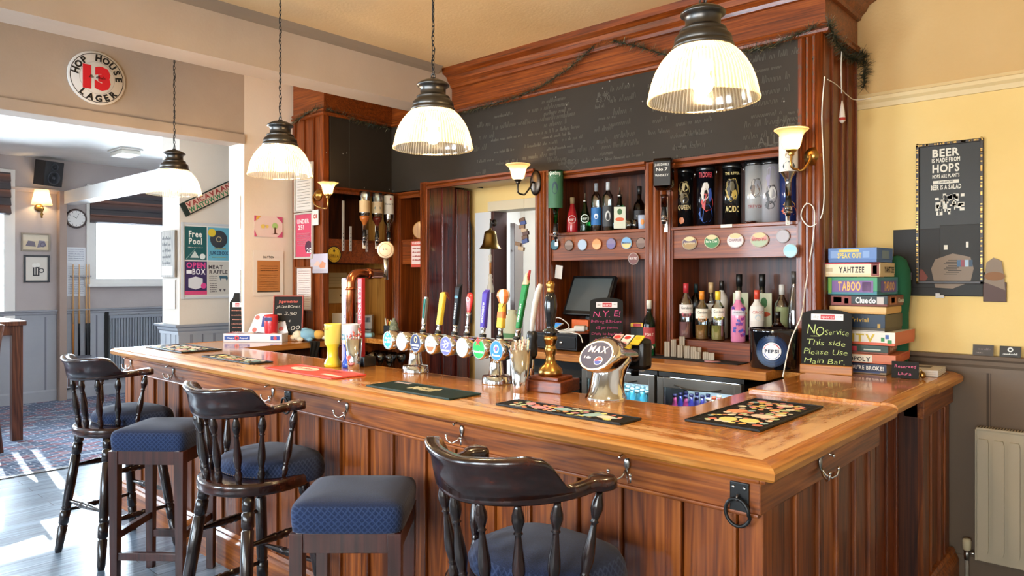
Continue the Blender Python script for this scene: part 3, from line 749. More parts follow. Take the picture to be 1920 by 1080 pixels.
# narrow cupboard by the left corner
mb = MB(); mb.box(-4.745, -4.475, 4.19, 4.21, 1.1, 2.3, BACKB); mb.box(-4.75, -4.735, YB, 4.2, 1.1, 2.3, RED); mb.box(-4.485, -4.47, YB, 4.2, 1.1, 2.3, RED)
mb.box(-4.745, -4.475, YB, 4.2, 2.27, 2.30, BACKB); mb.box(-4.745, -4.475, YB + .01, 4.19, 1.885, 1.905, RED_H, .003); mb.box(-4.745, -4.475, YB + .02, YB + .035, 1.70, 1.885, RED_H)
mb.box(-4.745, -4.475, 4.17, 4.19, 1.1, 1.7, YELLOWB)
W(mb, 'narrow_cupboard')
# left wing
mb = MB(); panel_face(mb, (-5.29, 3.195), (XW - .0, 3.195), 0, 2.865, RED, .03, (.13, .01, .13, .01)); mb.box(-4.90, XW, 3.18, 3.24, 0, 2.865, RED, .01); W(mb, 'left_pillar')
mb = MB(); mb.box(-5.29, -5.25, 3.22, 4.3, 1.1, 1.70, YELLOWB); mb.box(-5.29, -5.25, 3.22, 4.3, 1.70, 2.3, BACKB); mb.box(-5.29, XW, 3.86, 3.88, 1.1, 2.3, YELLOWB); mb.box(-5.29, XW - .02, 3.2, 4.3, 2.30, 2.32, BACKB)
mb.box(-5.27, XW - .01, 3.24, 3.85, 1.875, 1.895, RED_H, .003); mb.box(XW - .03, XW - .01, 3.24, 3.85, 1.705, 1.875, RED_H)
mb.box(XW - .02, XW, 3.80, 3.86, 0, 2.3, RED); W(mb, 'left_wing_shelf')
mb = MB(); mb.box(-5.29, -4.80, 3.187, YB - .015, 1.06, 1.10, TOPY, .003); mb.box(-4.80, -4.40, YB - .30, YB - .015, 1.06, 1.10, TOPY, .003); W(mb, 'left_worktop')
mb = MB(); mb.box(-4.87, -4.83, 3.2, YB, 0, 1.05, RED); mb.box(-4.84, -4.42, YB - .27, YB - .24, .0, .5, BLACK); W(mb, 'under_counter')
# chalkboards
cb = thing('chalkboard', 'long black chalkboard with faded chalk drinks list above the back bar bays', 'chalkboard', (-3.1, YB, 2.3))
mb = MB(); mb.box(XW + .002, -1.345, YB - .01, YB + .03, 2.305, 2.86, CHALK)
rs = random.Random(5)
for u, v in ((737, 366), (864, 372), (1042, 182), (1258, 146), (1130, 165), (1178, 157), (1226, 285), (1470, 190), (1515, 104), (1205, 190), (1062, 197), (1143, 152)):
    p = pt(u, v, Y=YB - .0105); p.z = min(max(p.z, 2.32), 2.85); mb.disc((p.x, YB - .0112, p.z), XP, ZP, .005, CHALKW, seg=8)
mb.build('board', cb, world=True)
mb = MB()
def word(u, v, ln, h, seed, m=CHALKF, wd=.003):
    p = pt(u, v, Y=YB - .0125)
    if XW + .03 < p.x < -1.38 - ln * .3: mb.scribble(p, XP, ZP, ln, h, m, seed, wd, .0)
k = 0
for u0, v0, n, ln in ((893, 240, 5, .16), (925, 222, 6, .3), (985, 212, 5, .42), (1022, 195, 6, .22), (1060, 265, 3, .3), (1146, 172, 5, .2), (1120, 182, 6, .12), (1220, 165, 5, .14), (1262, 215, 4, .28), (1400, 118, 4, .24), (1410, 200, 2, .18), (1396, 240, 3, .35), (1260, 260, 3, .2), (1500, 85, 10, .10), (1475, 215, 3, .1), (1050, 310, 1, .2), (1130, 280, 2, .3)):
    for i in range(n):
        k += 1; st = (22 if n < 8 else 15); word(u0 + rs.uniform(-6, 6), v0 + i * st, ln * rs.uniform(.6, 1.1), rs.uniform(.022, .045), k)
p = pt(1070, 308, Y=YB - .0125)
mb.ribbon([p + XP * (.045 * math.sin(a) ** 3 * 1.0) + ZP * (.04 * (13 * math.cos(a) - 5 * math.cos(2 * a) - 2 * math.cos(3 * a)) / 16) for a in [2 * PI * i / 30 for i in range(31)]], .003, CHALKF, YN)
for s_, u, v, h in (('£3.70', 1131, 190, .035), ('£5.70', 1510, 96, .03), ('5.70', 1468, 236, .035), ('ALL', 1440, 272, .05), ('PINT', 1060, 215, .04)):
    if s_ == 'PINT': continue
    mb.text(s_, pt(u, v, Y=YB - .0122), XP, ZP, h, CHALKF, jit=.08)
mb.build('chalk_writing', cb, world=True)
cb2 = thing('chalkboard', 'shorter blank black chalkboard on the left wing facing the bar flap', 'chalkboard', (XW, 3.5, 2.3))
mb = MB(); mb.box(XW - .03, XW + .006, 3.245, YB - .012, 2.305, 2.86, CHALK)
for (u, v) in ((612, 286), (643, 288), (650, 287), (683, 352), (730, 355)): p = pt(u, v, X=XW + .007); mb.disc(p, YP, ZP, .005, CHALKW, seg=8)
mb.box(XW + .006, XW + .0066, 3.42, 3.423, 2.31, 2.86, C('#5a5650')); mb.build('board', cb2, world=True)

# worktop of the back bar
wt = thing('back_bar_worktop', 'wooden back bar worktop above the bottle fridges', 'worktop', (-2.3, 3.7, 1.08))
mb = MB(); mb.box(-3.38, -1.47, 3.52, YB - .013, 1.075, 1.12, EDGE, .004); mb.box(-3.13, -2.37, YB - .013, 4.185, 1.075, 1.12, EDGE); mb.build('board', wt, world=True)
mat_ = thing('rubber_mat', 'black rubber mat along the back bar worktop under the drip coasters', 'mat', (-1.9, 3.75, 1.12))
MB().box(-2.34, -1.70, 3.70, 3.84, 1.1205, 1.1245, MATTE, .001).build('mat', mat_, world=True)
base = thing('back_bar_base_cabinet', 'black base unit under the till left of the bottle fridges', 'cabinet', (-2.95, 3.8, 0))
mb = MB(); mb.box(-3.25, -2.64, 3.60, 4.15, .0, 1.07, MATTE, .004); mb.build('carcass', base, world=True)
mb = MB(); mb.box(-3.22, -2.67, 3.57, 3.60, .96, .975, STEEL); mb.box(-3.22, -2.67, 3.58, 3.60, .60, .94, C('#232323', .3)); mb.build('door', base, world=True)
# ------------------------------------------------------------------ stools
def baluster(mb, p0, p1, m, r=.017, kind='spindle'):
    p0, p1 = Vector(p0), Vector(p1); L = (p1 - p0).length
    if kind == 'spindle':
        pr = [(.5, 0), (.62, .03), (.85, .09), (.92, .14), (.62, .19), (.6, .2), (.78, .215), (.6, .23), (.72, .26), (1.0, .36), (.95, .44), (.62, .60), (.48, .68), (.46, .70), (.72, .715), (.5, .73), (.7, .77), (.98, .83), (.95, .88), (.6, .95), (.5, 1)]
    elif kind == 'leg':
        pr = [(.62, 0), (.8, .03), (.98, .22), (.8, .225), (.8, .235), (1.02, .24), (1.04, .34), (.82, .345), (.82, .36), (1.0, .365), (.85, .375), (.97, .40), (1.0, .55), (.98, .80), (.8, .805), (.8, .815), (1., .82), (1., .90), (.82, .905), (.82, .915), (.98, .92), (.92, 1)]
    else:
        pr = [(.45, 0), (.55, .1), (.72, .22), (1., .36), (.9, .38), (1.05, .40), (1.05, .43), (.8, .45), (1.1, .5), (.8, .55), (1.05, .57), (1.05, .60), (.9, .62), (1., .64), (.72, .78), (.55, .9), (.45, 1)]
    mb.lathe([(a * r, b * L) for a, b in pr], m, 14, align(p0, p1))
def captain(label, loc, rz):
    """captain's bar stool: faces +Y, back towards -Y"""
    t = thing('captain_bar_stool', label, 'bar stool', loc, rz, 'captain bar stools along the bar')
    # wooden seat ring
    def outline(rx, ryb, ryf, n=40, pw=2.6):
        ps = []
        for i in range(n):
            a = 2 * PI * i / n; c, s = math.cos(a), math.sin(a)
            q = 2.0 if s < 0 else pw; ry = ryb if s < 0 else ryf
            ps.append((math.copysign(abs(c) ** (2 / q), c) * rx, math.copysign(abs(s) ** (2 / q), s) * ry))
        return ps
    mb = MB(); o = outline(.235, .235, .215)
    for z, k in ((0, 0),): pass
    rings = [(.93, .695), (.985, .70), (1., .712), (1., .735), (.985, .747), (.94, .750), (.5, .750)]
    vs = []; n = len(o)
    for k, z in rings: vs += [(x * k, y * k, z) for x, y in o]
    fs = [(i * n + j, i * n + (j + 1) % n, (i + 1) * n + (j + 1) % n, (i + 1) * n + j) for i in range(len(rings) - 1) for j in range(n)]
    fs += [list(range(n))[::-1], [(len(rings) - 1) * n + j for j in range(n)]]
    mb.add(vs, fs, STOOL_H, smooth=True); mb.build('seat', t)
    # domed cushion, deeper and squarer to the front
    mb = MB(); o = [(x, y + .045) for x, y in outline(.222, .170, .225, 48, 3.4)]; n = len(o)
    rings = [(.99, .705), (1.02, .715), (1.03, .745), (1.0, .778), (.94, .802), (.80, .818), (.55, .830), (.25, .836)]
    vs = []
    for k, z in rings:
        for x, y in o:
            zz = z
            if z < .75 and y < .08: zz = .752
            kk = k if not (z < .75 and y < .08) else .97
            vs.append((x * kk, .045 + (y - .045) * kk, zz))
    fs = [(i * n + j, i * n + (j + 1) % n, (i + 1) * n + (j + 1) % n, (i + 1) * n + j) for i in range(len(rings) - 1) for j in range(n)]
    fs.append([(len(rings) - 1) * n + j for j in range(n)]); mb.add(vs, fs, NAVY, smooth=True); mb.build('cushion', t)
    mb = MB()
    for i in range(44):
        a = PI + PI * (i + .5) / 44; x, y = math.cos(a) * .210, .045 + math.sin(a) * .163
        mb.lathe([(.0045, 0), (.0035, .0028), (.0001, .004)], BRASSD, 8, Matrix.Translation((x, y, .7545)))
    mb.build('stud_trim', t)
    # horseshoe arm bow
    A0, A1 = -PI * .06, PI * 1.06
    def bow(s):   # s from -1 (left paddle end) .. 1
        if abs(s) < .72:
            a = -PI / 2 + s / .72 * (PI / 2 * .98); return Vector((math.cos(a) * .228, math.sin(a) * .232 - .01, 0))
        e = (abs(s) - .72) / .28; x = .228 + .008 * math.sin(e * PI * .5); y = -.01 + e * .07
        return Vector((math.copysign(x, s), y, 0))
    mb = MB(); N = 60; vs = []; fs = []
    for i in range(N + 1):
        s = -1 + 2 * i / N; p = bow(s); q = bow(min(1, s + .02)) - bow(max(-1, s - .02)); d = q.normalized(); nn = Vector((d.y, -d.x, 0))
        e = max(0, (abs(s) - .74) / .26); wdt = .018 + .024 * math.sin(min(1, e * 1.15) * PI * .62) if e > 0 else .018
        if abs(s) > .985: wdt *= .72
        q_ = min(1, abs(s) / .74); z0, z1 = 1.018 + .018 * q_, 1.046 + .022 * q_ + .004 * e
        for a, z in ((-1, z0 + .006), (-.8, z0), (.8, z0), (1, z0 + .006), (1, z1 - .007), (.75, z1), (-.75, z1), (-1, z1 - .007)): vs.append((p.x + nn.x * a * wdt, p.y + nn.y * a * wdt, z))
    for i in range(N):
        for k in range(8): fs.append((i * 8 + k, i * 8 + (k + 1) % 8, (i + 1) * 8 + (k + 1) % 8, (i + 1) * 8 + k))
    fs += [list(range(8)), [N * 8 + k for k in range(8)][::-1]]
    mb.add(vs, fs, STOOL_H, smooth=True); mb.build('arm_rail', t)
    # crest on the bow with ogee ends and rolled top
    mb = MB(); N = 48; vs = []; fs = []; SM = .60
    for i in range(N + 1):
        s = -SM + 2 * SM * i / N; p = bow(s); q = bow(s + .02) - bow(s - .02); d = q.normalized(); nn = Vector((d.y, -d.x, 0))
        e = abs(s) / SM
        h = .108 if e < .60 else .108 * (1 - ((e - .60) / .40) ** 1.0 * .35 if e < .68 else (.93 - .88 * (0.5 - 0.5 * math.cos(PI * (e - .68) / .32)))) 
        h = max(h, .006); lean = .02 * h / .108; roll = .010 * min(1, h / .09)
        z = 1.030 + .022 * e; h = max(h, .014)
        sec = [(-.014, 0), (.0205, 0), (.021, h * .35), (.021, h * .68), (.020 + roll, h * .82), (.020 + roll, h * .95), (.012 + roll, h), (-.006, h), (-.014, h * .9), (-.010, h * .6)]
        for a, b in sec: vs.append((p.x + nn.x * (a + lean * b / max(h, .01)), p.y + nn.y * (a + lean * b / max(h, .01)), z + b))
    n = 10
    for i in range(N):
        for k in range(n): fs.append((i * n + k, i * n + (k + 1) % n, (i + 1) * n + (k + 1) % n, (i + 1) * n + k))
    fs += [list(range(n)), [N * n + k for k in range(n)][::-1]]
    mb.add(vs, fs, STOOL_H, smooth=True); o = mb.build('crest_rail', t)
    # spindles
    for s in (-.88, -.52, -.31, -.10, .10, .31, .52, .88):
        p = bow(s); b = Vector((p.x * .84, p.y * .84 + (.0 if abs(s) < .8 else -.03), .745)); mb = MB()
        baluster(mb, b, (p.x, p.y, 1.03), STOOL, .0175); mb.build('spindle', t)
    feet = {}
    for sx in (-1, 1):
        for sy in (-1, 1):
            a = Vector((sx * .235, sy * .222, 0)); b = Vector((sx * .15, sy * .14, .70)); feet[sx, sy] = (a, b)
            mb = MB(); baluster(mb, a, b, STOOL, .0265, 'leg'); mb.build('leg', t)
    def at(sx, sy, z): a, b = feet[sx, sy]; return a.lerp(b, z / .70)
    for (a, b, z) in (((-1, -1), (1, -1), .30), ((-1, 1), (1, 1), .33), ((-1, -1), (-1, 1), .24), ((1, -1), (1, 1), .24), ((-1, -1), (-1, 1), .50), ((1, -1), (1, 1), .50)):
        mb = MB(); baluster(mb, at(*a, z), at(*b, z), STOOL, .017, 'rung'); mb.build('stretcher', t)
    return t
c1 = captain('captain bar stool at the far left end of the bar, its turned legs fully seen', (-4.56, 1.60, 0), .16)
c2 = dup(c1, (-2.96, 1.595, 0), .14, 'middle captain bar stool standing between the two square stools')
c3 = dup(c1, (-1.345, 1.55, 0), .0, 'nearest captain bar stool, big curved dark backrest cut off by the bottom edge')

def square_stool(label, loc, rz):
    t = thing('square_bar_stool', label, 'bar stool', loc, rz, 'square upholstered bar stools')
    mb = MB(); hw = .198; n = 40; o = []
    for i in range(n):
        a = 2 * PI * (i + .5) / n; c, s = math.cos(a), math.sin(a); o.append((math.copysign(abs(c) ** (2 / 9), c) * hw, math.copysign(abs(s) ** (2 / 9), s) * hw))
    rings = [(.955, .722), (.975, .725), (.99, .75), (1.0, .785), (.985, .803), (.95, .815), (.8, .826), (.5, .832), (.2, .833)]
    vs = [(x * k, y * k, z) for k, z in rings for x, y in o]
    fs = [(i * n + j, i * n + (j + 1) % n, (i + 1) * n + (j + 1) % n, (i + 1) * n + j) for i in range(len(rings) - 1) for j in range(n)]
    fs += [list(range(n))[::-1], [(len(rings) - 1) * n + j for j in range(n)]]
    mb.add(vs, fs, NAVY, smooth=True)
    for f in range(len(mb.sm)): mb.sm[f] = True
    mb.build('cushion', t)
    mb = MB()
    for a in range(4): mb.box(-.17, .17, -.187, -.165, .655, .724, STOOL_B, .002, Matrix.Rotation(a * PI / 2, 4, 'Z'))
    mb.build('apron', t)
    for sx in (-1, 1):
        for sy in (-1, 1):
            mb = MB(); x, y = sx * .168, sy * .168
            vs = [(x + a * q, y + b * q, z) for z, q in ((0, .018), (.64, .0235), (.722, .0235)) for a, b in ((-1, -1), (1, -1), (1, 1), (-1, 1))]
            fs = [(0, 3, 2, 1), (8, 9, 10, 11)] + [(r * 4 + i, r * 4 + (i + 1) % 4, r * 4 + 4 + (i + 1) % 4, r * 4 + 4 + i) for r in (0, 1) for i in range(4)]
            mb.add(vs, fs, STOOL_B); mb.build('leg', t, bevel=.002)
    for a in range(4):
        z = .17 if a % 2 == 0 else .27
        MB().box(-.15, .15, -.181, -.154, z, z + .038, STOOL_B, .002, Matrix.Rotation(a * PI / 2, 4, 'Z')).build('stretcher', t)
    return t
s1 = square_stool('square navy bar stool between the far and middle captain stools', (-3.905, 1.60, 0), math.radians(40))
s2 = dup(s1, (-2.195, 1.585, 0), math.radians(42), 'square navy bar stool, nearest of the two, left of the nearest captain stool')

# tall table and chair at the left edge
tb = thing('high_table', 'dark wooden poseur table at the left edge of the carpet', 'table', (-8.6, 1.64, 0))
mb = MB(); mb.box(-.9, .36, -.5, .42, 1.12, 1.165, TABLEW, .006); mb.box(-.86, .33, .36, .385, 1.03, 1.12, TABLEW, .003); mb.box(.305, .33, -.44, .38, 1.03, 1.12, TABLEW, .003); mb.build('tabletop', tb)
for x, y in ((.29, .35), (.29, -.42), (-.82, .35), (-.82, -.42)):
    MB().box(x - .045, x + .045, y - .045, y + .045, 0, 1.12, TABLEW, .004).build('leg', tb)
ch = thing('high_chair', 'dark wooden high chair with curved back leg pulled up at the poseur table', 'chair', (-8.0, 1.50, 0), .3)
mb = MB(); mb.box(-.2, .2, -.2, .2, .72, .76, TABLEW, .01); mb.build('seat', ch)
for y in (-.18, .18):
    mb = MB(); mb.tube([(.26, y, 0), (.20, y, .3), (.18, y, .7), (.21, y, .95), (.27, y, 1.16)], .024, TABLEW, 8); mb.build('leg', ch)
    mb = MB(); mb.tube([(-.19, y, 0), (-.18, y, .72)], .022, TABLEW, 8); mb.build('leg', ch)
mb = MB(); mb.box(.20, .23, -.17, .17, .95, 1.12, TABLEW, .006); mb.build('backrest', ch)
mb = MB(); mb.box(-.17, .19, -.19, -.17, .28, .31, TABLEW); mb.box(-.17, .19, .17, .19, .28, .31, TABLEW); mb.build('stretcher', ch)
# ------------------------------------------------------------------ pendant lamps
WARM = (1.0, .70, .38)
def pendant(label, x, y, zb=2.125):
    t = thing('pendant_lamp', label, 'pendant lamp', (x, y, zb), 0, 'ribbed glass pendant lamps over the bar')
    mb = MB(); R = .168
    prof = [(.162, .004), (.168, 0), (.170, .004), (.166, .012), (.163, .03), (.156, .06), (.145, .09), (.128, .12), (.108, .145), (.092, .158), (.086, .165)]
    mb.lathe(prof, HOLO, 168, caps=False, mod=lambda i: 1.0 + (.009 if i % 2 else -.009)); mb.build('shade', t)
    mb = MB(); mb.lathe([(.084, .156), (.092, .160), (.095, .166), (.092, .172), (.086, .176), (.088, .180), (.086, .196), (.080, .203), (.069, .212), (.072, .216), (.070, .221), (.058, .226), (.054, .232), (.054, .256), (.060, .262), (.068, .266), (.069, .272), (.060, .280), (.040, .290), (.014, .296), (.012, .302), (.0001, .303)], GUN, 32)
    mb.lathe([(.03, .158), (.03, .10), (.022, .095), (.0001, .094)], C('#cfc6b4', .5), 16)
    mb.build('cap', t)
    mb = MB(); mb.lathe([(.0001, .022), (.014, .024), (.026, .034), (.031, .048), (.028, .064), (.018, .082), (.014, .10)], glow('#ffe2b0', 22), 20); mb.build('bulb', t)
    mb = MB(); z = .300; top = ZC - zb; k = 0
    mb.tube([(.011 * math.cos(a), 0, z + .010 + .011 * math.sin(a)) for a in [2 * PI * i / 12 for i in range(12)]], .003, GUN, 6, closed=True)
    z += .026
    while z < top - .01:
        m_ = Matrix.Translation((0, 0, z)) @ Matrix.Rotation(PI / 2 * (k % 2), 4, 'Z')
        mb.tube([(.0058 * math.cos(a), 0, .0125 * math.sin(a)) for a in [2 * PI * i / 8 for i in range(8)]], .0016, MATTE, 5, closed=True, M=m_)
        z += .0205; k += 1
    mb.tube([(.006 * math.sin(q * 1.7), .005 * math.cos(q * 1.3), .30 + q * (top - .30) / 30) for q in range(31)], .0022, MATTE, 6)
    mb.lathe([(.045, top), (.045, top - .012), (.03, top - .025), (.008, top - .032), (.0001, top - .034)], GUN, 20); mb.build('chain', t)
    l = light('bulb_light', 'POINT', (x, y, zb + .052), 34, WARM, radius=.04)
    return t
for lb, x, y in (('nearest and largest looking ribbed glass pendant lamp, in front of the long chalkboard', -1.055, 2.05), ('ribbed glass pendant lamp hanging above the beer taps, second nearest', -2.30, 2.05),
                 ('ribbed glass pendant lamp hanging in front of the cream pier, third nearest', -3.53, 2.05), ('farthest ribbed glass pendant lamp, overlapping the watermelon coloured sign', -4.86, 2.05)):
    pendant(lb, x, y, 2.14)

def sconce(label, plate, shade_c, kind, n, small=False):
    """plate: point on the wall, shade_c: centre of the shade's rim foot, n: wall normal"""
    plate, sc, n = Vector(plate), Vector(shade_c), Vector(n)
    t = thing('wall_lamp', label, 'wall lamp', plate, 0, 'wall lamps on the back bar'); M0 = lambda v: Vector(v) - plate
    R = n.cross(ZP) * -1; side = ZP.cross(n).normalized(); Mp = frame((0, 0, 0), side, ZP, n)
    mb = MB(); met = BRASS if kind != 'oval' else DKMETAL
    if kind == 'oval': mb.lathe([(.05, 0), (.052, .006), (.046, .014), (.03, .02), (.0001, .022)], met, 28, Mp, sy=1.7)
    else: mb.lathe([(.046, 0), (.048, .008), (.044, .018), (.034, .022), (.030, .034), (.018, .042), (.0001, .044)], met, 28, Mp)
    mb.build('wall_plate', t)
    d = sc - plate; cup = d + ZP * -.01
    mb = MB()
    lo = min(d.z, 0) - .10
    pts = [n * .02, n * .045 + ZP * .0, n * .06 + ZP * -.03, n * .055 + d * .30 + ZP * -.085, Vector((d.x, d.y, 0)) * .72 + ZP * (d.z - .10), Vector((d.x, d.y, d.z - .085)), Vector((d.x, d.y, d.z - .02))]
    # smooth
    P = []
    for i in range(len(pts) - 1):
        p0 = pts[max(i - 1, 0)]; p1 = pts[i]; p2 = pts[i + 1]; p3 = pts[min(i + 2, len(pts) - 1)]
        for k in range(5):
            q = k / 5; P.append(.5 * ((2 * p1) + (p2 - p0) * q + (2 * p0 - 5 * p1 + 4 * p2 - p3) * q * q + (3 * p1 - p0 - 3 * p2 + p3) * q ** 3))
    P.append(pts[-1]); mb.tube(P, .0062, met, 10)
    mb.lathe([(.010, -.03), (.016, -.022), (.012, -.016), (.024, -.008), (.028, 0), (.026, .006)], met, 20, Matrix.Translation(d)); mb.build('arm', t)
    mb = MB()
    if kind == 'tulip':
        pr = [(.026, 0), (.032, .012), (.036, .035), (.040, .055), (.052, .075), (.074, .09)]
        mb.lathe(pr, ALAB, 48, Matrix.Translation(d), caps=False, mod=lambda i: 1 + .10 * math.cos(i / 48 * 2 * PI * 6))
        mb.v = mb.v
    else:
        pr = [(.026, 0), (.040, .010), (.048, .035), (.054, .065), (.064, .085), (.080, .098), (.086, .103), (.084, .107)]
        mb.lathe(pr, ALAB, 40, Matrix.Translation(d), caps=False)
    mb.build('lamp_shade', t)
    mb = MB(); mb.lathe([(.0001, .085), (.012, .08), (.017, .065), (.015, .045), (.01, .02), (.01, 0)], glow('#ffd79a', 16), 14, Matrix.Translation(d)); mb.build('bulb', t)
    light('bulb_light', 'POINT', tuple(sc + ZP * .055), 9, WARM, radius=.02)
    return t
sconce('brass wall lamp with fluted tulip shade on the left pillar above the spirit optics', (-4.90, 3.185, 2.235), (-4.66, 3.10, 2.215), 'tulip', (0, -1, 0))
sconce('bronze wall lamp with amber bell shade beside the doorway with the brass bell', (-3.245, YB - .012, 2.25), (-3.30, 3.72, 2.265), 'oval', (0, -1, 0))
sconce('brass wall lamp with glowing bell shade at the right end of the chalkboard', (-1.352, YB - .012, 2.225), (-1.42, 3.72, 2.25), 'bell', (0, -1, 0))
# far wall lamp with fabric shade
t = thing('wall_lamp', 'small brass wall lamp with cream fabric shade under the far speaker', 'wall lamp', (-10.6, 2.78, 2.47))
mb = MB(); mb.lathe([(.05, 0), (.05, .012), (.03, .02), (.0001, .022)], BRASSD, 20, frame((0, 0, 0), YP, ZP, XP)); mb.tube([(.02, 0, 0), (.09, 0, -.03), (.12, 0, .03)], .008, BRASS, 8)
mb.lathe([(.0001, -.14), (.016, -.13), (.008, -.11), (.022, -.09), (.010, -.07), (.02, -.04), (.028, -.02), (.012, 0)], BRASSD, 12, Matrix.Translation((.12, 0, 0))); mb.build('arm', t)
mb = MB(); mb.lathe([(.115, .01), (.075, .20)], CLOTH, 28, Matrix.Translation((.12, 0, .02)), caps=False); mb.build('lamp_shade', t)
mb = MB(); mb.lathe([(.0001, .13), (.018, .12), (.02, .09), (.012, .05)], glow('#ffd79a', 16), 12, Matrix.Translation((.12, 0, 0))); mb.build('bulb', t)
light('bulb_light', 'POINT', (-10.48, 2.78, 2.57), 7, WARM, radius=.03)

# ceiling fitting of the far room
p = pt(235, 283, Z=3.09); t = thing('ceiling_light', 'unlit square white light fitting on the far room ceiling', 'ceiling light', (p.x, p.y, 3.1))
mb = MB(); mb.box(-.2, .2, -.13, .13, -.02, 0, TRIMW, .004); mb.build('housing', t); mb = MB(); mb.box(-.18, .18, -.11, .11, -.07, -.02, C('#e9e5da', .3), .012); mb.build('diffuser', t)

# ------------------------------------------------------------------ tinsel garland, fairy light leads
def garland(name, label, path, dens, seed, dens_r=.035, cat='garland'):
    t = tag(None or thing(name, label, cat, path[0]), None); r = random.Random(seed); off = Vector(path[0]); mb = MB()
    G = [C('#1d2a1c', .5), C('#3b3a2a', .5), C('#6b5f40', .4, .5)]
    for a, b in zip(path[:-1], path[1:]):
        a, b = Vector(a) - off, Vector(b) - off; L = (b - a).length; mb.tube([a, b], .0025, G[0], 5)
        for i in range(int(L * dens)):
            p = a.lerp(b, r.random()); q = Vector((r.gauss(0, 1), r.gauss(0, 1) * .8, r.gauss(0, 1))).normalized() * r.uniform(.4, 1) * dens_r
            if q.y > 0: q.y *= -.6
            x = q.cross(Vector((r.random(), r.random(), r.random()))).normalized() * .0018
            mb.add([p - x, p + x, p + q + x * .3, p + q - x * .3], [(0, 1, 2, 3)], G[r.randrange(3)])
    mb.build('tinsel', t); return t
yg = YB - .045
def gp(u, v, y): p = pt(u, v, Y=y); return (p.x, p.y, min(p.z, 3.12))
garland('tinsel_garland', 'dark tinsel garland draped in a peak along the long chalkboard frieze', [gp(770, 232, yg), gp(865, 212, yg), gp(960, 185, yg), gp(1010, 165, yg), gp(1065, 130, yg), gp(1130, 66, yg), gp(1200, 88, yg), gp(1265, 108, yg), gp(1330, 108, yg), gp(1440, 88, yg), gp(1500, 62, yg), gp(1530, 50, yg)], 700, 3, .055)
garland('tinsel_garland', 'thick dark tinsel garland ending at the yellow wall beside the side panel', [(-1.27, 3.82, 2.90), (-1.27, 3.95, 2.83), (-1.265, 4.10, 2.78), (-1.26, 4.25, 2.80), (-1.25, 4.33, 2.83)], 1400, 4, .062)
garland('tinsel_garland', 'hanging tuft of dark tinsel in the corner by the yellow wall', [(-1.255, 4.33, 2.86), (-1.245, 4.34, 2.76), (-1.25, 4.34, 2.66)], 1400, 6, .065)
garland('tinsel_garland', 'sparse tinsel garland over the left pillar and left wing chalkboard', [(-5.27, 3.16, 2.84), (-5.1, 3.15, 2.87), (-4.9, 3.15, 2.91), (-4.82, 3.2, 2.90), (-4.82, 3.4, 2.865), (-4.82, 3.6, 2.845), (-4.82, 3.82, 2.84)], 650, 8, .055)
def cable(name, label, pts, r=.003, m=None, cat='cable', knots=None):
    P = []; pts = [Vector(p) for p in pts]
    for i in range(len(pts) - 1):
        p0 = pts[max(i - 1, 0)]; p1 = pts[i]; p2 = pts[i + 1]; p3 = pts[min(i + 2, len(pts) - 1)]
        for k in range(6):
            q = k / 6; P.append(.5 * ((2 * p1) + (p2 - p0) * q + (2 * p0 - 5 * p1 + 4 * p2 - p3) * q * q + (3 * p1 - p0 - 3 * p2 + p3) * q ** 3))
    P.append(pts[-1]); off = pts[0]; mb = MB(); mb.tube([p - off for p in P], r, m or C('#e8e2d6', .5), 6)
    if knots:
        for i in range(0, len(P), knots): mb.lathe([(.0001, -.007), (.005, 0), (.0001, .007)], C('#f2ead2', .3), 6, Matrix.Translation(P[i] - off))
    o = mb.build(name, loc=off); return tag(o, label, cat)
yc = YB - .03
cable('fairy_light_cable', 'white fairy light cable looping down the right pilaster to the black ice bucket', [pt(1546, 145, Y=yc), pt(1541, 220, Y=yc), pt(1545, 330, Y=yc), pt(1542, 400, Y=yc), pt(1520, 425, Y=yc), pt(1502, 405, Y=yc), pt(1512, 382, Y=yc), pt(1527, 395, Y=yc), pt(1524, 450, Y=yc), pt(1510, 540, Y=yc), pt(1503, 590, Y=3.55), pt(1482, 640, Y=3.50), pt(1468, 705, Y=3.47)], .003, knots=9)
cable('fairy_light_string', 'short white string pinned across the top of the side panel to the yellow wall', [(-1.29, 3.87, 2.62), (-1.285, 4.0, 2.615), (-1.28, 4.15, 2.59), (-1.28, 4.3, 2.59), (-1.20, 4.36, 2.60)], .0025)
cable('hanging_ribbon', 'white ribbon hanging from the tinsel on the side panel', [pt(1578, 96, X=-1.27), pt(1577, 130, X=-1.27), pt(1578, 175, X=-1.27)], .003, cat='ribbon')
t = thing('party_blower', 'small red and white paper cone hanging on the ribbon at the side panel', 'decoration', pt(1579, 210, X=-1.262))
MB().lathe([(.004, -.06), (.018, -.045), (.012, .01), (.003, .06)], C('#e9dccd', .6), 10).lathe([(.0185, -.046), (.015, -.02)], C('#b5392c', .6), 10, caps=False).build('cone', t)
cable('black_cable', 'black cable running down the edge of the panelled doorway jamb', [pt(905, 352, Y=4.30), pt(875, 350, Y=4.30), pt(868, 365, Y=4.30), (-4.375, 4.33, 2.0), (-4.375, 4.33, 1.6), (-4.375, 4.33, 1.2)], .006, MATTE, knots=None)
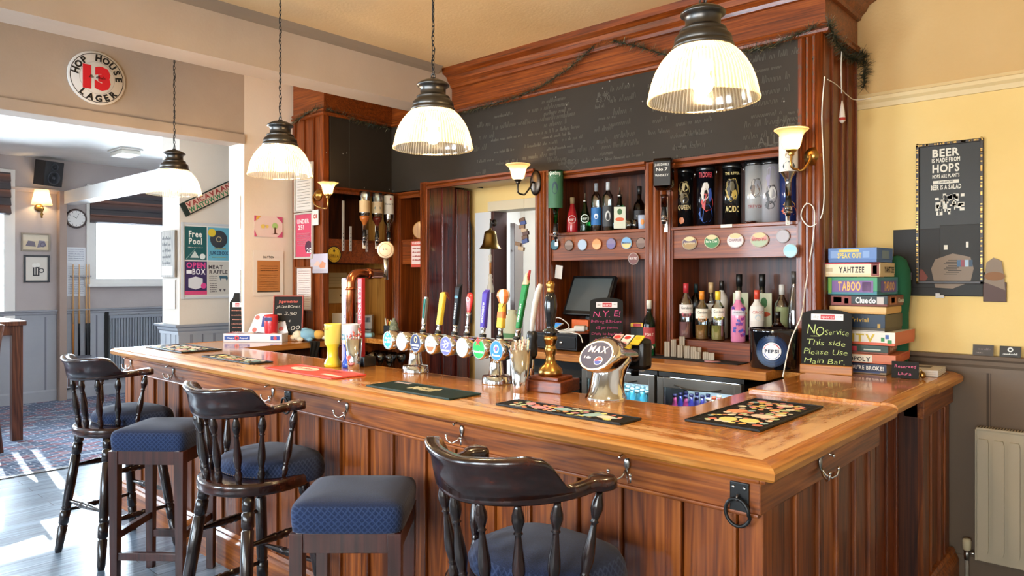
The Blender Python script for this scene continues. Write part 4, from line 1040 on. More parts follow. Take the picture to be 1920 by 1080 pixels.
# ------------------------------------------------------------------ bar mats
SWEET = ['#e79aa6', '#e8b96a', '#9cc3c9', '#e6df8a', '#efe6d2', '#d77f6a', '#b8cfa0', '#e8a07a', '#f0d9c8']
def bar_mat(name, label, x0, x1, y0, y1, base='#161616', kind='sweets', seed=1, z=None):
    z = z or ZT + .001; cx, cyy = (x0 + x1) / 2, (y0 + y1) / 2; w_, h = (x1 - x0) / 2, (y1 - y0) / 2
    t = thing(name, label, 'bar mat', (cx, cyy, z), 0, 'bar mats on the worktop')
    mb = MB(); mb.box(-w_, w_, -h, h, 0, .005, C(base, .6), .002)
    e = C(base, .5)
    for a in ((-w_, w_, -h, -h + .006), (-w_, w_, h - .006, h), (-w_, -w_ + .006, -h, h), (w_ - .006, w_, -h, h)): mb.box(*a, .004, .0075, e, .001)
    if kind != 'red':
        n = int(w_ * 2 / .009)
        for i in range(n): x = -w_ + .008 + i * .009; mb.box(x, x + .003, -h + .008, h - .008, .004, .0058, e)
    mb.build('mat', t)
    mb = MB(); r = random.Random(seed); O = Vector((0, 0, .0064))
    if kind == 'sweets':
        placed = []
        for k in range(260):
            big = k < 8; a = r.uniform(.028, .046) if big else r.uniform(.009, .020); b = a * r.uniform(.75, 1) * (1 if h > .1 else .8)
            x, y = r.uniform(-w_ * .88 + a, w_ * .88 - a), r.uniform(-h * .86 + b, h * .86 - b)
            if any((x - p[0]) ** 2 + (y - p[1]) ** 2 < (.70 * (a + p[2])) ** 2 for p in placed): continue
            placed.append((x, y, a)); R_ = Vector((math.cos(k), math.sin(k), 0)); U_ = Vector((-math.sin(k), math.cos(k), 0))
            mb.disc((x, y, .0064 + .00002 * k % .0004), R_, U_, a, C(SWEET[r.randrange(9)], .6), ry=b, seg=12)
    elif kind == 'green':
        mb.rect(O, XP, YP, -w_ * .92, -w_ * .55, h * .55, h * .8, C('#b9a9a8', .6))
        for i in range(4): mb.scribble((-w_ * .25, -h * .3 + i * h * .18, .0064), XP, YP, w_ * .55, .03, C('#d9d3ae', .7), i + seed, .007)
    else:
        mb.disc((-w_ * .35, h * .15, .0064), XP, YP, w_ * .36, C('#ecd2c0', .6), ry=h * .5, seg=28)
        mb.rect(O, XP, YP, w_ * .42, w_ * .92, -h * .5, -h * .2, C('#eadad4', .6)); mb.scribble((-w_ * .55, h * .1, .0068), XP, YP, w_ * .4, .02, C('#c95a50', .7), 3, .004)
        mb.scribble((w_ * .05, h * .4, .0064), XP, YP, w_ * .5, .03, C('#a8322e', .7), 9, .005)
    mb.build('printed_pattern', t); return t
bar_mat('bar_mat', 'black bar mat with faded coloured blobs at the far left end of the bar top', -5.31, -4.72, 2.035, 2.31, seed=3)
bar_mat('bar_mat', 'narrow black bar runner with cream pattern, second from the far left end', -4.42, -3.82, 2.03, 2.175, seed=5)
bar_mat('bar_mat', 'red bar mat with pale oval in front of the yellow cup', -3.60, -2.975, 2.00, 2.205, '#cf4a3c', 'red', 7)
bar_mat('bar_mat', 'dark green rubber bar mat with pale lettering before the chrome beer font', -2.68, -2.13, 1.985, 2.17, '#16302a', 'green', 9)
bar_mat('bar_mat', 'long narrow black bar mat with coloured sweets pattern below the straw beaker', -1.92, -1.345, 2.033, 2.165, seed=11)
bar_mat('bar_mat', 'large black bar mat with coloured sweets pattern on the near corner of the bar', -1.225, -.957, 2.245, 2.826, seed=14)

# ------------------------------------------------------------------ collecting cups, shakers
def big_cup(label, loc, base, upper, txt=None):
    t = thing('tall_plastic_cup', label, 'cup', loc, 0, 'tall plastic cups by the bar mat'); mb = MB()
    mb.lathe([(.042, 0), (.046, .006), (.046, .022), (.034, .045), (.030, .06), (.030, .105), (.040, .125), (.041, .128)], C(base, .3, 0, .3), 28); mb.build('base', t)
    mb = MB(); mb.lathe([(.041, .128), (.044, .135), (.0455, .225), (.047, .235), (.044, .238), (.042, .23), (.039, .13)], C(upper, .3, 0, .3), 28, caps=False)
    if txt: mb.textf(txt, lambda x, y: Vector((math.sin(x / .0465) * .0465, -math.cos(x / .0465) * .0465, .155 + y)), C('#3f9ab0', .5), .028, bold=.02)
    else: mb.scribble((-.02, -.0468, .205), XP, ZP, .04, .012, C('#d79a34', .6), 4, .0018)
    mb.build('beaker', t); return t
big_cup('tall yellow plastic cup with a foot standing next to the red bar mat', (-3.41, 2.30, ZT), '#e8c92e', '#e9cf5c')
big_cup('tall cup with blue foot and pale top, half hidden behind the steel shaker', (-3.315, 2.35, ZT), '#2350b8', '#d4d8e4', 'CU')
def shaker(label, loc, h, r, straws, emblem):
    t = thing('steel_beaker', label, 'straw holder', loc, 0, 'steel beakers of paper straws'); mb = MB()
    mb.lathe([(r * .66, 0), (r * .68, .004), (r, h), (r * .97, h), (r * .64, .008)], CHROME, 36, caps=False); mb.lathe([(.0001, .006), (r * .66, .006)], CHROME, 24, caps=False)
    if emblem:
        E_ = C('#d0503c', .4)
        f = lambda x, y: Vector((math.sin(x / (r * .8)) * r * .845, -math.cos(x / (r * .8)) * r * .845, h * .38 + y))
        pts = [(.021 * math.sin(a) ** 3, .0013 * (13 * math.cos(a) - 5 * math.cos(2 * a) - 2 * math.cos(3 * a) - math.cos(4 * a))) for a in [2 * PI * i / 24 for i in range(24)]]
        c0 = len(mb.v); mb.add([f(0, 0)] + [f(x, y) for x, y in pts], [(0, i + 1, (i + 1) % 24 + 1) for i in range(24)], E_)
    mb.build('beaker', t); rr = random.Random(int(h * 1000))
    for k in range(straws[0]):
        a, q = rr.uniform(0, 2 * PI), rr.uniform(.1, .8) * r; e = rr.uniform(.012, .055)
        p0 = Vector((math.cos(a) * q * .5, math.sin(a) * q * .5, .015)); p1 = Vector((math.cos(a) * q * 1.15, math.sin(a) * q * 1.15, h + e)); mb = MB(); n = 16
        for i in range(n):
            c = straws[1][(i if len(straws[1]) == 2 else k) % len(straws[1])]
            mb.tube([p0.lerp(p1, i / n), p0.lerp(p1, (i + 1) / n)], .0032, C(c, .6), 7)
        mb.build('straw', t)
    return t
shaker('steel beaker with red emblem holding red and white striped straws', (-3.235, 2.315, ZT), .165, .047, (14, ['#f2e6da', '#d2533f']), True)
shaker('steel beaker packed with pale pastel straws between beer font and hand pump', (-2.055, 2.33, ZT), .185, .046, (22, ['#e9dcae', '#cfe0c8', '#e8c9b2', '#f2ecd8', '#e7b9a8']), False)

# ------------------------------------------------------------------ T-bar beer font
t = thing('beer_font', 'chrome beer font with eight lit badges in a row and seven tap handles', 'beer tap', (-2.6, 2.46, ZT))
mb = MB(); zb = .165; mb.tube([(-.46, 0, zb), (.44, 0, zb)], .040, CHROME, 28)
for x in (-.46, .44): mb.lathe([(.0001, .012), (.03, .008), (.040, 0)], CHROME, 24, frame((x, 0, zb), YP, ZP, XN if x < 0 else XP))
mb.build('crossbar', t)
for x in (-.293, .287):
    mb = MB(); mb.lathe([(.068, 0), (.068, .004), (.066, .034), (.062, .038), (.040, .040), (.036, .046), (.030, .09), (.028, .13)], CHROME, 36, Matrix.Translation((x, -.005, 0))); mb.build('column', t)
BADGE = [('#2a9aa2', '#e8f2ee', 'madri'), ('#e9eed2', '#dfe6c6', 'plain'), ('#1e2b54', '#d8c27a', 'harp'), ('#e9e3c6', '#cf5a3a', 'smile'), ('#5a5fb4', '#f0f0ff', 'archer'), ('#e6ecd0', '#cfe0b4', 'plain'), ('#1e9a48', '#f2f6ee', 'star'), ('#2a6fb8', '#f2f4f6', 'ring')]
for i, (bg_, fg, k) in enumerate(BADGE):
    x = -.41 + i * .1115
    mb = MB(); mb.lathe([(.040, 0), (.043, .04), (.045, .088), (.040, .094)], CHROME, 28, frame((x, 0, zb), XP, ZP, YN), sy=1.12); mb.build('badge_drum', t)
    mb = MB(); O = Vector((x, -.0945, zb)); mb.disc(O, XP, ZP, .0395, glow(bg_, .55), ry=.046, seg=32); mb.disc(O, XP, ZP, .0395, C('#dfe3e6', .2, .6), n=.0004, ry=.046, r0=.0365, seg=32)
    g = glow(fg, .7); P_ = lambda a, b, n=.0008: O + XP * a + ZP * b + YN * n
    if k == 'star':
        ps = [P_(.02 * (1 if j % 2 == 0 else .42) * math.sin(j * PI / 5) - .002, .034 + .024 * (1 if j % 2 == 0 else .42) * math.cos(j * PI / 5), .003) for j in range(10)]
        mb.add(ps, [list(range(10))], glow('#d8392f', .5)); mb.text('Heineken', P_(0, -.018), XP, ZP, .011, g, bold=.02, w=.062)
    elif k == 'ring': mb.disc(P_(0, .008), XP, ZP, .016, g, r0=.011, ry=.019); mb.text('F', P_(0, -.001), XP, ZP, .017, glow('#c33b2f', .5), bold=.03); mb.text('Fosters', P_(0, -.026), XP, ZP, .010, g, bold=.02, w=.045)
    elif k == 'harp': mb.text('GUINNESS', P_(0, -.016), XP, ZP, .010, glow('#e8ecf4', .7), bold=.02, w=.058); mb.disc(P_(.002, .018), XP, ZP, .012, g, ry=.017, r0=.008, seg=14); mb.rect(P_(0, -.028), XP, ZP, -.02, .02, 0, .004, glow('#b9c2dd', .6))
    elif k == 'smile': mb.disc(P_(0, -.01), XP, ZP, .026, g, seg=20, a0=PI, a1=2 * PI); mb.text('AMSTEL', P_(0, .004), XP, ZP, .009, glow('#8d8a80', .5), bold=.02, w=.045); mb.disc(P_(0, .024), XP, ZP, .012, glow('#b8a98a', .5), r0=.009)
    elif k == 'archer': mb.ribbon([P_(-.004, .03), P_(.016, .014), P_(.016, .0), P_(-.004, -.012)], .004, g, YN); mb.ribbon([P_(-.026, .002), P_(.026, .016)], .004, g, YN); mb.ribbon([P_(-.012, .024), P_(0, .008), P_(-.014, -.008)], .005, g, YN); mb.text('STRONGBOW', P_(0, -.027), XP, ZP, .008, g, bold=.02, w=.055)
    elif k == 'madri':
        mb.disc(P_(0, .004), XP, ZP, .036, g, r0=.033, ry=.042); mb.text('Madri', P_(0, .006), XP, ZP, .012, g, bold=.02, w=.045); mb.scribble(P_(-.024, -.012), XP, ZP, .048, .012, g, 5, .003); mb.disc(P_(0, .03), XP, ZP, .008, g, seg=6)
    o = mb.build('badge', t); o['label'] = {'madri': 'teal oval badge', 'plain': 'blank cream lit badge', 'harp': 'dark blue badge', 'smile': 'cream and red badge', 'archer': 'violet badge', 'star': 'green badge with red star', 'ring': 'blue badge'}[k]
def fl(mb, p0, p1, w0, w1, dp, m, top=0.0):
    p0, p1 = Vector(p0), Vector(p1); vs = [(-w0, -dp, 0), (w0, -dp, 0), (w0, dp, 0), (-w0, dp, 0), (-w1, -dp, 1), (w1, -dp, 1), (w1, dp * .6, 1 + top), (-w1, dp * .6, 1 + top)]
    L = (p1 - p0).length; A = align(p0, p1); d = (p1 - p0).normalized(); X_ = XP; Y_ = d.cross(X_).normalized() * 1
    vs = [p0 + X_ * a - Y_ * b * -1 + d * c * L for a, b, c in vs]
    bm = bmesh.new(); bv = [bm.verts.new(v) for v in vs]
    for f in ((0, 3, 2, 1), (4, 5, 6, 7), (0, 1, 5, 4), (1, 2, 6, 5), (2, 3, 7, 6), (3, 0, 4, 7)): bm.faces.new([bv[i] for i in f])
    bmesh.ops.bevel(bm, geom=bm.edges[:], offset=.003, segments=2, affect='EDGES'); bm.verts.index_update()
    mb.add([v.co.copy() for v in bm.verts], [[v.index for v in f.verts] for f in bm.faces], m, smooth=False); bm.free()
def vtext(mb, s, p0, p1, h, m, off=.011, **k):
    p0, p1 = Vector(p0), Vector(p1); d = (p1 - p0).normalized(); L = (p1 - p0).length
    U_ = XN; N_ = d.cross(U_); N_ = N_ if N_.y < 0 else -N_
    mb.text(s, (p0 + p1) / 2 + N_ * off + XP * h * .5, d, U_, h, m, w=L * k.get('fr', .8), bold=.02)
HD = [(793, 618, 800, 557), (821, 625, 832, 550), (852, 628, 861, 540), (875, 628, 882, 548), (905, 630, 912, 550), (937, 635, 945, 540), (968, 640, 986, 535)]
for i, (ub, vb, ut, vt) in enumerate(HD):
    b = pt(ub, vb, Y=2.475) - Vector(t.location); tp = pt(ut, vt, Y=2.50) - Vector(t.location); b.z = .205; mb = MB()
    mb.lathe([(.016, -.012), (.016, .004), (.011, .010), (.010, .03), (.012, .045), (.014, .05)], CHROME, 16, align(b, tp)); mb.lathe([(.0165, .004), (.0165, .018)], BLACK, 16, align(b, tp)); q = b.lerp(tp, .22)
    if i == 0: fl(mb, q, tp, .010, .012, .010, STEEL); fl(mb, b.lerp(tp, .4) + YN * .011, b.lerp(tp, .95) + YN * .011, .004, .006, .001, C('#1f7f78', .3))
    elif i == 1: fl(mb, q, tp, .014, .018, .012, C('#e3bf3a', .35, 0, .3), .05); fl(mb, tp + Vector((.02, 0, .006)), tp + Vector((.034, .01, -.035)), .008, .007, .006, C('#5a2418', .4))
    elif i == 2: fl(mb, q, tp, .011, .017, .013, C('#15181f', .25, 0, .4), .12); vtext(mb, 'GUINNESS', b.lerp(tp, .3), b.lerp(tp, .72), .009, C('#dcdcdc', .5), .0145); fl(mb, b.lerp(tp, .78) + YN * .013, b.lerp(tp, .84) + YN * .013, .012, .012, .001, C('#5f93a8', .4))
    elif i == 3:
        mb.lathe([(.006, 0), (.008, .03), (.010, .07), (.014, .085)], CHROME, 14, align(b.lerp(tp, .15), tp)); L = (tp - b).length
        mb.lathe([(.006, L * .42), (.012, L * .58), (.019, L * .76), (.021, L * .86), (.016, L * .96), (.0001, L)], C('#cf2e2c', .3, 0, .4), 20, align(b, tp), sy=.7); mb.disc(b.lerp(tp, .84) + YN * .0155, XP, ZP, .012, C('#f0dcd8', .4), r0=.009)
    elif i == 4: fl(mb, q, tp, .014, .018, .013, C('#4a3aa0', .3, 0, .4), .12); vtext(mb, 'STRONGBOW', b.lerp(tp, .28), b.lerp(tp, .85), .012, C('#e8e6f4', .5), .0145)
    elif i == 5:
        fl(mb, q, b.lerp(tp, .70), .019, .016, .014, C('#e9b93a', .35, 0, .3)); fl(mb, b.lerp(tp, .40), b.lerp(tp, .55), .0195, .019, .0145, C('#d9763a', .35, 0, .3))
        c_ = b.lerp(tp, .84); n = 24
        for k in range(n):   # striped balloon
            a0, a1 = 2 * PI * k / n, 2 * PI * (k + 1) / n; pr = [(.010, -.045), (.022, -.026), (.032, 0), (.029, .018), (.018, .030), (.0001, .034)]
            m_ = C('#e07a42' if (k // 3) % 2 else '#f0e2cc', .35, 0, .3)
            for (r_0, z_0), (r_1, z_1) in zip(pr[:-1], pr[1:]):
                mb.add([c_ + Vector((math.cos(a) * r_, math.sin(a) * r_, z_)) for a, r_, z_ in ((a0, r_0, z_0), (a1, r_0, z_0), (a1, r_1, z_1), (a0, r_1, z_1))], [(0, 1, 2, 3)], m_, smooth=True)
        for s_ in (-1, 1): mb.tube([c_ + Vector((s_ * .02, -.015, -.03)), b.lerp(tp, .62) + Vector((s_ * .012, -.015, 0))], .0012, BLACK, 5)
    else:
        fl(mb, q, tp, .011, .017, .012, C('#1f7a3c', .3, 0, .3), .1); vtext(mb, 'HEINEKEN', b.lerp(tp, .3), b.lerp(tp, .7), .009, C('#e4efe2', .5), .0135); fl(mb, tp, tp + (tp - b) * .22, .017, .006, .011, C('#c9b08a', .4)); fl(mb, tp + XP * .006, tp + (tp - b) * .28 + XP * .01, .006, .004, .008, C('#b0322e', .4))
    o = mb.build('tap_handle', t); o['label'] = ['silver handle with teal stripe', 'yellow handle with brown loop', 'black lettered handle', 'red teardrop handle', 'purple lettered handle', 'handle topped with orange striped balloon', 'green lettered handle'][i]

# copper pipe tap
t = thing('copper_beer_tap', 'tall copper pipe beer tap with red lettered blade and round cream badge', 'beer tap', (-3.41, 2.42, ZT))
mb = MB(); pts = [(0, 0, 0), (0, 0, .46)] + [(0, .055 - .055 * math.cos(a), .46 + .055 * math.sin(a)) for a in [PI / 2 * i / 8 for i in range(1, 9)]] + [(0, .21, .515)]
mb.tube(pts, .0285, COPPER, 24)
for a in ((0, 0, .43), ): mb.lathe([(.031, -.008), (.032, 0), (.031, .008)], COPPER, 24, Matrix.Translation(a))
mb.lathe([(.031, -.03), (.032, 0), (.031, .012)], COPPER, 24, frame((0, .12, .515), XP, ZP, YN)); mb.build('pipe', t)
mb = MB(); mb.lathe([(.05, 0), (.05, .012), (.035, .02), (.029, .03)], COPPER, 24); mb.build('base', t)
for x, c, lc, lb in ((.098, '#b3242c', '#f2ecea', 'red lettered blade'), (-.052, '#a9a3c8', '#f6f4fa', 'pale lilac lettered blade')):
    mb = MB(); mb.box(x - .020, x + .020, -.012, .012, 0, .49, C(c, .3, 0, .3), .004)
    vtext(mb, 'BIRRA MORETTI', (x, 0, .12), (x, 0, .44), .022, C(lc, .5), .0125, fr=1.); o = mb.build('blade', t); o['label'] = lb
mb = MB(); mb.box(.06, .15, -.02, .06, 0, .055, GUN, .006); mb.build('foot_block', t)
mb = MB(); mb.tube([(0, .21, .515), (0, .245, .50), (0, .25, .485)], .010, GUN, 10); mb.tube([(0, .25, .48), (0, .25, .545), (0, .248, .60)], [.012, .010, .016], STEEL, 14); mb.build('nozzle', t)
mb = MB(); M_ = frame((0, .235, .655), Vector((.80, -.6, 0)), ZP); mb.lathe([(.047, 0), (.05, .008), (.05, .02), (.045, .026), (.0001, .028)], C('#d9bd98', .4), 32, frame((0, .25, .655), Vector((.74, .67, 0)), ZP, Vector((.67, -.74, 0))))
q = Vector((0, .25, .655)) + Vector((.67, -.74, 0)) * .0286; R_ = Vector((.74, .67, 0)); mb.disc(q, R_, ZP, .038, C('#8a5a3a', .5), r0=.036); mb.scribble(q - R_ * .015, R_, ZP, .03, .014, C('#6b4630', .6), 2, .002); mb.build('round_badge', t)

# hand pump
t = thing('hand_pump', 'brass and black hand pump with pale capped handle on a dark wooden block', 'hand pump', (-2.0, 2.47, ZT))
mb = MB(); M_ = Matrix.Rotation(.15, 4, 'Z'); mb.box(-.10, .10, -.085, .085, 0, .05, RED_H, .004, M_); mb.box(-.075, .075, -.065, .065, .05, .065, RED_H, .004, M_); mb.build('block', t)
mb = MB(); mb.lathe([(.052, .065), (.054, .08), (.050, .095), (.030, .115), (.022, .13), (.020, .15), (.026, .17), (.028, .18), (.024, .19), (.021, .20), (.026, .205), (.026, .215), (.030, .218), (.030, .235), (.02, .24)], BRASS, 32); mb.build('brass_stem', t)
mb = MB(); mb.lathe([(.018, .235), (.028, .245), (.028, .262), (.019, .268), (.018, .28), (.022, .30), (.026, .34), (.029, .375), (.024, .41), (.015, .43)], C('#141416', .18, 0, .6), 28); mb.build('handle', t)
mb = MB(); mb.lathe([(.016, .428), (.018, .436), (.014, .442), (.018, .452), (.020, .465), (.014, .478), (.0001, .482)], BRASS, 20); mb.build('finial', t)
t = thing('cask_tap', 'black tap with tall curved white lever just left of the hand pump', 'beer tap', (-2.09, 2.45, ZT))
mb = MB(); mb.tube([(0, 0, 0), (0, 0, .20)], .010, CHROME, 14); mb.lathe([(.012, .13), (.024, .15), (.026, .19), (.022, .21), (.026, .225), (.022, .25), (.018, .255)], BLACK, 18); mb.tube([(.0, -.01, .16), (.004, -.02, .11), (.006, -.022, .09)], [.012, .010, .006], BLACK, 10); mb.build('tap_body', t)
mb = MB(); mb.tube([(0, 0, .25), (.004, 0, .30), (.018, .002, .38), (.035, .004, .44), (.046, .006, .465)], [.012, .013, .016, .016, .012], C('#dcd3c8', .3, 0, .4), 14, flat=.7); mb.build('lever', t)

# soft drink dispenser
t = thing('drinks_dispenser', 'curved chrome soft drinks dispenser with dark oval badge on the bar', 'drinks dispenser', (-1.70, 2.46, ZT))
mb = MB(); rs_ = [(.084, 0, 0), (.085, 0, .005), (.080, 0, .010), (.074, .004, .03), (.070, .010, .06), (.070, .018, .09), (.074, .030, .12), (.082, .045, .15), (.07, .06, .19)]
for k in range(1):
    n = 36; vs = []
    for r_, y, z in rs_:
        for i in range(n): a = 2 * PI * i / n; vs.append((math.cos(a) * r_, y + math.sin(a) * r_ * 1.0, z))
    mb.add(vs, [(j * n + i, j * n + (i + 1) % n, (j + 1) * n + (i + 1) % n, (j + 1) * n + i) for j in range(len(rs_) - 1) for i in range(n)], CHROME, smooth=True)
hp = [(-.066, .180, .078, .070), (-.055, .182, .088, .080), (-.02, .178, .087, .080), (.03, .172, .080, .072), (.09, .170, .070, .060), (.15, .166, .062, .052), (.19, .160, .058, .048)]
n = 36; vs = []
for j, (y, z, rx_, rz_) in enumerate(hp):
    tl = .62 if j < 2 else (.40 if j == 2 else .12)
    for i in range(n):
        a = 2 * PI * i / n; q = math.sin(a) * rz_; vs.append((math.cos(a) * rx_, y + q * tl, z + q * math.sqrt(1 - tl * tl)))
fs = [(j * n + i, j * n + (i + 1) % n, (j + 1) * n + (i + 1) % n, (j + 1) * n + i) for j in range(len(hp) - 1) for i in range(n)] + [list(range(n))[::-1], [(len(hp) - 1) * n + i for i in range(n)]]
mb.add(vs, fs, CHROME, smooth=True); mb.build('chrome_body', t)
mb = MB(); U_ = Vector((0, .62, math.sqrt(1 - .62 ** 2))); O = Vector((0, -.066, .180)); mb.disc(O, XP, U_, .072, C('#2b3350', .45), n=.003, ry=.064, seg=40)
mb.disc(O, XP, U_, .078, STEEL, n=.0025, ry=.070, r0=.071, seg=40)
mb.text('MAX', O + U_ * .012, XP, U_, .030, C('#e7b4ae', .5), bold=.03, w=.09, shear=.15); f_ = lambda a, b: O + XP * a + U_ * b + XP.cross(U_) * .0045
MAXV = len(mb.v)
mb.disc(f_(.022, -.026), XP, U_, .020, C('#e9eef6', .4), seg=20); mb.disc(f_(.022, -.026), XP, U_, .017, C('#c94a4a', .4), n=.0004, seg=14, a0=.25, a1=PI + .25); mb.disc(f_(.022, -.026), XP, U_, .017, C('#2a4fa8', .4), n=.0004, seg=14, a0=PI - .1, a1=2 * PI - .1)
mb.text('MAX', O + U_ * .012 + XP.cross(U_) * .0046, XP, U_, .030, C('#f0d5d0', .5), bold=.03, w=.09, shear=.15); mb.scribble(f_(-.05, -.02), XP, U_, .03, .012, C('#c9cfe0', .5), 4, .002); mb.build('badge', t)
mb = MB(); mb.box(-.075, .075, .17, .245, .10, .235, C('#100f0f', .3), .02); mb.tube([(0, .22, .12), (0, .22, .07)], .018, C('#100f0f', .3), 14)
mb.box(-.02, .02, .245, .27, .085, .097, C('#cfcac4', .4), .002); mb.build('valve_block', t)
for k, c in enumerate(('#caa79c', '#e6e2de', '#e0c23a')):
    mb = MB(); M_ = Matrix.Translation((-.055 + k * .052, .165, .228)) @ Matrix.Rotation(.55, 4, 'X'); mb.box(-.022, .022, -.035, .03, 0, .006, C(c, .4), .003, M_); mb.disc(M_ @ Vector((0, .008, .0065)), XP, (M_.to_3x3() @ YP), .016, C('#c23b34' if k < 2 else '#cfa62a', .4), ry=.012); o = mb.build('lever', t); o['label'] = ('pinkish lever', 'white lever', 'yellow lever')[k]
# ------------------------------------------------------------------ bottles
GL = {}
def gl(h, rough=.02, tint=.9):
    k = 'glass_' + h.strip('#')
    if k not in MATS: mat(k, h, rough, trans=1., ior=1.45, coat=0.)
    return MATS[k]
CG = clear('clear_bottle_glass', '#e9efed', .72)
def opq(h): return C(h, .18, 0, .6)
PR = {
 'round': [(0, 0), (.92, 0), (1, .02), (1, .60), (.92, .68), (.55, .75), (.36, .80), (.34, .93)],
 'tall': [(0, 0), (.92, 0), (1, .02), (1, .66), (.85, .74), (.45, .80), (.33, .84), (.32, .94)],
 'cone': [(0, 0), (.95, 0), (1, .03), (.98, .35), (.80, .52), (.50, .70), (.36, .80), (.34, .93)],
 'short': [(0, 0), (.95, 0), (1, .04), (1, .50), (.85, .60), (.42, .68), (.32, .74), (.32, .92)],
 'wine': [(0, 0), (.95, 0), (1, .02), (1, .55), (.85, .66), (.42, .76), (.36, .80), (.36, .95)],
}
def bottle(label, loc, h, r, kind, body, cap, lab=None, txt=None, square=False, liquid=None, lz=(.18, .48), tc='#3a3a3a', group='bottles on the back bar', pourer=False, rz=.58, accents=None, name='bottle'):
    t = thing(name, label, 'bottle', loc, rz, group); p = [(a * r, b * h) for a, b in PR[kind]]
    m = body if not isinstance(body, str) else opq(body); mb = MB()
    if square:
        n = 24
        def sq(rr, k): return rr
        md = lambda i: (1 / max(abs(math.cos(2 * PI * i / 24)), abs(math.sin(2 * PI * i / 24)))) ** .8
        half = [q for q in p if q[1] <= h * .62]; mb.lathe(p[:4] + [(p[4][0] * .8, p[4][1])], m, 24, Matrix.Rotation(0, 4, 'Z'), caps=True, mod=md)
        mb.lathe([(p[4][0] * .8, p[4][1])] + p[5:], m, 20)
    else: mb.lathe(p, m, 24)
    mb.build('glass_body', t)
    if liquid:
        mb = MB(); mb.lathe([(0, .004), (r * .88, .006), (r * .93, h * .03), (r * .93, h * .30)], C(liquid, .2, 0, .3), 20, mod=(md if square else None)); mb.build('liquid', t)
    if lab:
        mb = MB(); L = C(lab, .55)
        if square:
            a = r * 1.005; mb.box(-a * .86, a * .86, -a - .001, -a + .001, h * lz[0], h * lz[1], L); f = lambda x, y: Vector((x, -a - .0018, h * (lz[0] + lz[1]) / 2 + y)); W_ = 1.5 * a
        else:
            rr = r * 1.012; n = 20; A = 1.15; vs = []
            for i in range(n + 1): a = -PI / 2 - A + 2 * A * i / n; vs += [(math.cos(a) * rr, math.sin(a) * rr, h * lz[0]), (math.cos(a) * rr, math.sin(a) * rr, h * lz[1])]
            mb.add(vs, [(2 * i, 2 * i + 2, 2 * i + 3, 2 * i + 1) for i in range(n)], L, smooth=True); f = lambda x, y: Vector((math.sin(x / rr) * (rr + .0008), -math.cos(x / rr) * (rr + .0008), h * (lz[0] + lz[1]) / 2 + y)); W_ = 1.5 * rr
        hh = h * (lz[1] - lz[0])
        if txt: mb.textf(txt, f, C(tc, .6), min(.016, hh * .28), w=min(W_, .012 * len(txt) * 1.1), bold=.01)
        for q in (accents or []):
            (x, y, a_, b_, c) = q
            mb.add([f(x * W_ / 2 + a_ * W_ / 2 * math.cos(k * PI / 6), y * hh / 2 + b_ * hh / 2 * math.sin(k * PI / 6)) for k in range(12)], [list(range(12))], C(c, .5))
        mb.build('label', t)
    mb = MB(); q = h * PR[kind][-1][1]; rc = r * PR[kind][-1][0] * 1.12
    if pourer: mb.lathe([(rc, q - .012), (rc, q), (.006, q + .006), (.004, q + .045), (.003, q + .05)], STEEL, 12)
    else: mb.lathe([(rc, q - .03 * h / .3), (rc * 1.03, q), (rc * 1.03, h), (rc * .9, h + .002), (0, h + .002)], C(cap, .35), 16)
    mb.build('cap', t); return t
ys = 3.97; zs = 1.896
G1 = 'bottles on the upper left shelf'
def X_(u, y): return pt(u, 500, Y=y).x
bottle('squat red liqueur bottle with white scrawled label, leftmost on the upper left shelf', (X_(1073, ys), ys, zs), .245, .040, 'cone', '#b3222c', '#b9a888', None, group=G1)
o = bottle('green liqueur bottle with steel pourer next to the red one', (X_(1097, ys), ys, zs), .235, .038, 'cone', gl('#1f9a3c'), '#ddd', None, group=G1, pourer=True)
for nm, u, c in (('Sourz', 1073, '#f0d8d8'), ('Sourz', 1097, '#dff0df')):
    t = [q for q in COL.objects if q.type == 'EMPTY' and q.get('group') == G1][-2 if u == 1073 else -1]
    mb = MB(); rr = .0395; f = lambda x, y: Vector((math.sin(x / rr) * rr, -math.cos(x / rr) * rr, .085 + y)); mb.textf(nm, f, C(c, .5), .020, w=.056, bold=.02)
    mb.add([f(.03 * math.cos(a), .008 + .028 * math.sin(a)) for a in [2 * PI * i / 24 for i in range(24)]] + [f(.026 * math.cos(a), .008 + .024 * math.sin(a)) for a in [2 * PI * i / 24 for i in range(24)]], [(i, (i + 1) % 24, 24 + (i + 1) % 24, 24 + i) for i in range(24)], C(c, .5)); mb.build('label', t)
bottle('tall clear spirit bottle with blue diamond label', (X_(1118, ys), ys, zs), .325, .036, 'tall', CG, '#8d9298', '#2f6fae', None, group=G1, lz=(.14, .50), accents=[(0, 0, .5, .3, '#e6eef4')])
bottle('tall clear cut glass bottle with black and white diamond label', (X_(1140, ys), ys, zs), .325, .038, 'tall', CG, '#c9cdd0', '#3a3c3e', None, group=G1, lz=(.10, .52), accents=[(0, 0, .6, .5, '#c9cac6'), (0, 0, .3, .3, '#2b2c2e')])
bottle('wide green herbal liqueur bottle with cream and orange label and pourer', (X_(1162, ys), ys, zs), .255, .043, 'short', gl('#0e5a26'), '#222', '#d9dcc6', None, square=True, group=G1, lz=(.05, .60), pourer=True, accents=[(0, .55, .5, .28, '#3d6a3f'), (0, -.15, .9, .18, '#d8663c')])
bottle('dark whisky bottle with black cap behind the small glasses', (X_(1199, ys + .05), ys + .05, zs), .285, .040, 'short', gl('#4a2a16'), '#1a1614', '#1d1a1c', None, group=G1, lz=(.2, .45), accents=[(0, 0, .8, .15, '#b8b2a8')])
